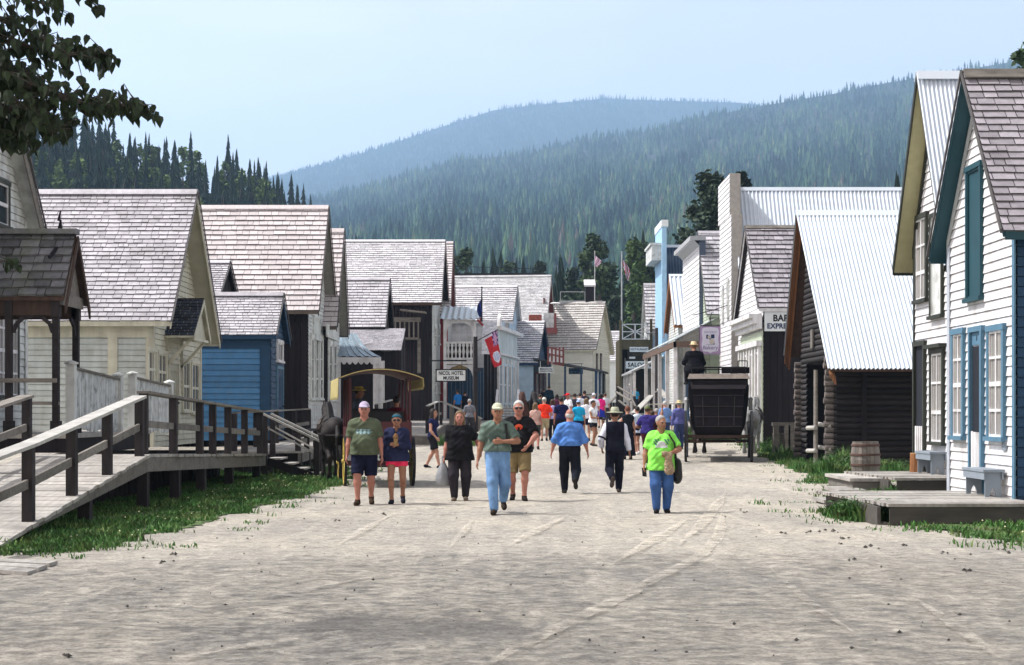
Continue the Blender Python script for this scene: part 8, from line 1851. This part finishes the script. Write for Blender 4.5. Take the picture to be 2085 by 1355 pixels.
def railing(t, zf, x, ys, h, m=DPOST, rail=LIGHTW, pw=.14, mid=True, thin=False, down=0):
    P = []
    for y in ys:
        mb = MB(); z0 = zf(y) - .02 if not down else down; mb.box(x - pw / 2, x + pw / 2, y - pw / 2, y + pw / 2, z0, zf(y) + h); mb.build('railing_post', m, t); P.append(Vector((x, y, zf(y) + h)))
    mb = MB()
    for a, b in zip(P, P[1:]): mb.bar(a + UPV * .02, b + UPV * .02 + (b - a).normalized() * .012, .24 if not thin else .12, .045)
    mb.build('hand_rail', rail, t)
    if mid:
        mb = MB()
        for a, b in zip(P, P[1:]): mb.bar(a - UPV * h * .5, b - UPV * h * .5, .045, .12)
        mb.build('mid_rail', GWOOD, t)
BWX = -6.2
bw, zf = boardwalk('long weathered plank ramp and raised boardwalk with dark railings at the left', -8.3, BWX, [(17.2, -.06), (18.9, .03), (27.2, .945), (40.2, .61)])
railing(bw, zf, BWX - .12, [18.0, 20.8, 22.85, 24.85, 27.0], .98)
railing(bw, zf, BWX - .12, [27.3, 29.7, 32.2, 33.6, 35.4, 37.6, 39.9], 1.04, rail=GWOOD)
railing(bw, zf, -8.2, [20.5, 22.8, 25.0, 26.9], 1.0, rail=GWOOD)
for y in (23.6, 27.3, 29.9, 32.4, 35.6, 39.4):
    mb = MB(); mb.box(BWX - .22, BWX - .04, y - .09, y + .09, -.1, zf(y) - .06); mb.build('support_post', DPOST, bw)
    mb = MB(); mb.box(BWX - 2.0, BWX - 1.8, y - .09, y + .09, -.1, zf(y) - .06); mb.build('support_post', DPOST, bw)
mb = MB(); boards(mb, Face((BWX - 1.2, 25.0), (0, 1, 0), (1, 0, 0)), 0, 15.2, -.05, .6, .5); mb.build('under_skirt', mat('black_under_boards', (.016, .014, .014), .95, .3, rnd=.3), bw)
# side stairs down to the grass
stt = empty('stairs', (-6.1, 40.5, 0), 'short wooden stairs with pale handrails going down to the grass', 'stairs')
for i in range(4):
    mb = MB(); z = .50 - .13 * i; xx = BWX + .0 + .30 * i; mb.box(xx, xx + .34, 40.3, 41.6, z - .045, z); mb.build('tread', PLANK, stt)
for y in (40.3, 41.6):
    mb = MB(); mb.bar((BWX - .1, y, 1.62), (BWX + 1.35, y, .92), .16, .05); mb.bar((BWX - .05, y, 1.3), (BWX + 1.2, y, .62), .05, .04); mb.build('hand_rail', LIGHTW, stt)
    for x, zt in ((BWX - .06, 1.6), (BWX + 1.25, .95)): mb = MB(); mb.box(x - .07, x + .07, y - .07, y + .07, -.05, zt); mb.build('rail_post', DPOST, stt)
    mb = MB(); mb.bar((BWX, y, .42), (BWX + 1.3, y, -.02), .05, .2); mb.build('stringer', DWOOD, stt)
bw2, zf2 = boardwalk('middle boardwalk with dark posts before the blue shop and pink roofed house', -7.6, -5.6, [(42.2, .62), (60, .78)], fascia=True)
railing(bw2, zf2, -5.7, [42.4, 44.2, 46.2], .5, rail=DWOOD); railing(bw2, zf2, -7.4, [42.4, 46, 50, 54, 58], 1.0, rail=GWOOD, thin=True)
for y in (42.4, 44.2, 46.2, 49, 52, 56): mb = MB(); mb.box(-5.78, -5.6, y - .09, y + .09, -.1, .6); mb.build('support_post', DPOST, bw2)
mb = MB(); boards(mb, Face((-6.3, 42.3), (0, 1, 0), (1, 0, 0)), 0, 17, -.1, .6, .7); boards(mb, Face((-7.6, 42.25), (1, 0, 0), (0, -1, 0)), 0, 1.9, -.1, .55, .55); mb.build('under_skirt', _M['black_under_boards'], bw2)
bw3, zf3 = boardwalk('far boardwalk with bleached railings leading to the hotel', -6.4, -3.1, [(60.5, .8), (70, 1.05), (100, 1.3)])
railing(bw3, zf3, -3.3, [62, 66, 70, 74], 1.05, thin=True); railing(bw3, zf3, -5.2, [61, 65, 69], 1.15, thin=True)
mb = MB(); boards(mb, Face((-3.05, 60.5), (0, 1, 0), (1, 0, 0)), 0, 39, .2, .75, 1.0); mb.build('skirt', GWOOD, bw3); mb = MB(); boards(mb, Face((-6.4, 60.4), (1, 0, 0), (0, -1, 0)), 0, 3.3, .1, .75, .75); mb.build('skirt', GWOOD, bw3)
st3 = empty('stairs', (-2.2, 76, .8), 'grey stairs from the hotel boardwalk down toward the crowd', 'stairs')
for i in range(5): mb = MB(); mb.box(-3.0 + .32 * i, -2.66 + .32 * i, 75.2, 78.2, 1.02 - .13 * i, 1.08 - .13 * i); mb.build('tread', PLANK, st3)
for y in (75.2, 78.2):
    mb = MB(); mb.bar((-3.3, y, 2.15), (-1.45, y, 1.35), .10, .06); mb.build('hand_rail', LIGHTW, st3)
    for x, zt in ((-2.9, 1.95), (-1.6, 1.4)): mb = MB(); mb.box(x - .06, x + .06, y - .06, y + .06, .6, zt); mb.build('rail_post', GWOOD, st3)
st4 = empty('stairs', (xat(1020, 97), 97, .9), 'plank stairs with white newel boards before the white false front', 'stairs')
for i in range(6): mb = MB(); mb.box(xat(1012, 96), xat(1052, 96), 94 + .4 * i, 94.45 + .4 * i, 1.05 + .16 * i, 1.12 + .16 * i); mb.build('tread', PLANK, st4)
for u in (1010, 1053): mb = MB(); mb.bar((xat(u, 94), 93.8, 1.9), (xat(u + 3, 96.5), 96.6, 3.0), .14, .1); mb.build('newel_board', WHITE, st4)
# walkway stairs at the right of the crowd
bw4 = empty('railing', (xat(1345, 84), 84, .9), 'bleached stair railing climbing to the right hand boardwalk', 'railing')
P0, P1, P2 = at(1312, 838, 84), at(1345, 795, 88), at(1362, 818, 80)
for a, b in ((at(1290, 842, 80), at(1326, 806, 86)), (at(1332, 800, 88), at(1343, 794, 88)), (at(1343, 793, 88), at(1358, 812, 82))):
    mb = MB(); mb.bar(a, b, .30, .06); mb.build('hand_rail', LIGHTW, bw4)
for u, v, d in ((1292, 842, 80), (1326, 806, 86), (1343, 794, 88), (1358, 812, 82)): p = at(u, v, d); mb = MB(); mb.box(p.x - .08, p.x + .08, p.y - .08, p.y + .08, ground(0, d), p.z); mb.build('rail_post', DPOST, bw4)
bw5 = empty('railing', (xat(1262, 100), 100, 1.0), 'crossed bleached rails of the saloon stairs', 'railing')
for a, b in ((at(1258, 788, 100), at(1292, 808, 96)), (at(1254, 798, 100), at(1284, 816, 96)), (at(1260, 816, 96), at(1276, 828, 92)), (at(1286, 812, 96), at(1294, 828, 92)), (at(1236, 826, 98), at(1262, 800, 102))):
    mb = MB(); mb.bar(a, b, .11, .07); mb.build('hand_rail', GWOOD, bw5)
for u, v, d in ((1258, 788, 100), (1292, 808, 96), (1276, 828, 92), (1242, 822, 98)): p = at(u, v, d); mb = MB(); mb.box(p.x - .08, p.x + .08, p.y - .08, p.y + .08, ground(0, d), p.z); mb.build('rail_post', DPOST, bw5)
mb = MB(); boards(mb, Face((xat(1232, 103), 103), (1, 0, 0), (0, -1, 0)), 0, xat(1300, 103) - xat(1232, 103), 1.0, 2.3, 2.3); mb.build('skirt_boards', DWOOD, bw5)
# right boardwalk behind the coach
rb_ = empty('boardwalk', (7.4, 62, .5), 'right hand boardwalk with dark skirt behind the stagecoach', 'boardwalk')
mb = MB(); mb.box(7.4, 9.6, 68.5, 78.6, .95, 1.05); mb.build('deck_plank', PLANK, rb_)
mb = MB(); boards(mb, Face((7.4, 68.4), (1, 0, 0), (0, -1, 0)), 0, 2.2, .3, .95, .95); boards(mb, Face((7.4, 68.4), (0, 1, 0), (-1, 0, 0)), 0, 24, .3, .95, .95); mb.build('skirt_boards', DWOOD, rb_)
mb = MB(); mb.bar((7.45, 69, 2.05), (7.45, 90, 2.1), .1, .06); mb.build('hand_rail', GWOOD, rb_)
for y in (69, 72, 75, 78): mb = MB(); mb.box(7.39, 7.51, y - .06, y + .06, .9, 2.03); mb.build('rail_post', DPOST, rb_)
pl = empty('ground_planks', (-6.6, 17.2, 0), 'flat pale planks lying on the ground at the lower left', 'planks')
for i in range(3): mb = MB(); a = gpx(-40, 1150 + i * 8); b = gpx(100 - i * 22, 1156 + i * 9); mb.hexa([a + UPV * .005, b + UPV * .005, b + Vector((0, .32, .005)), a + Vector((0, .32, .005)), a + UPV * .045, b + UPV * .045, b + Vector((0, .32, .045)), a + Vector((0, .32, .045))]); mb.build('plank', PLANK, pl)
HZ = 0
# haze
def haze(dens=1.7e-4):
    mb = MB(); mb.box(-6500, 6500, -60, 9200, -1.5, 1700)
    m = bpy.data.materials.new('haze_air'); m.use_nodes = True; t = m.node_tree; t.nodes.clear()
    o = t.nodes.new('ShaderNodeOutputMaterial'); v = t.nodes.new('ShaderNodeVolumePrincipled')
    v.inputs['Color'].default_value = (.46, .70, 1, 1); v.inputs['Density'].default_value = dens; v.inputs['Anisotropy'].default_value = .15
    t.links.new(v.outputs[0], o.inputs['Volume'])
    h = mb.build('haze', m, local=True); tag(h, 'thin blue air haze over the valley', 'haze', kind='stuff')
haze()
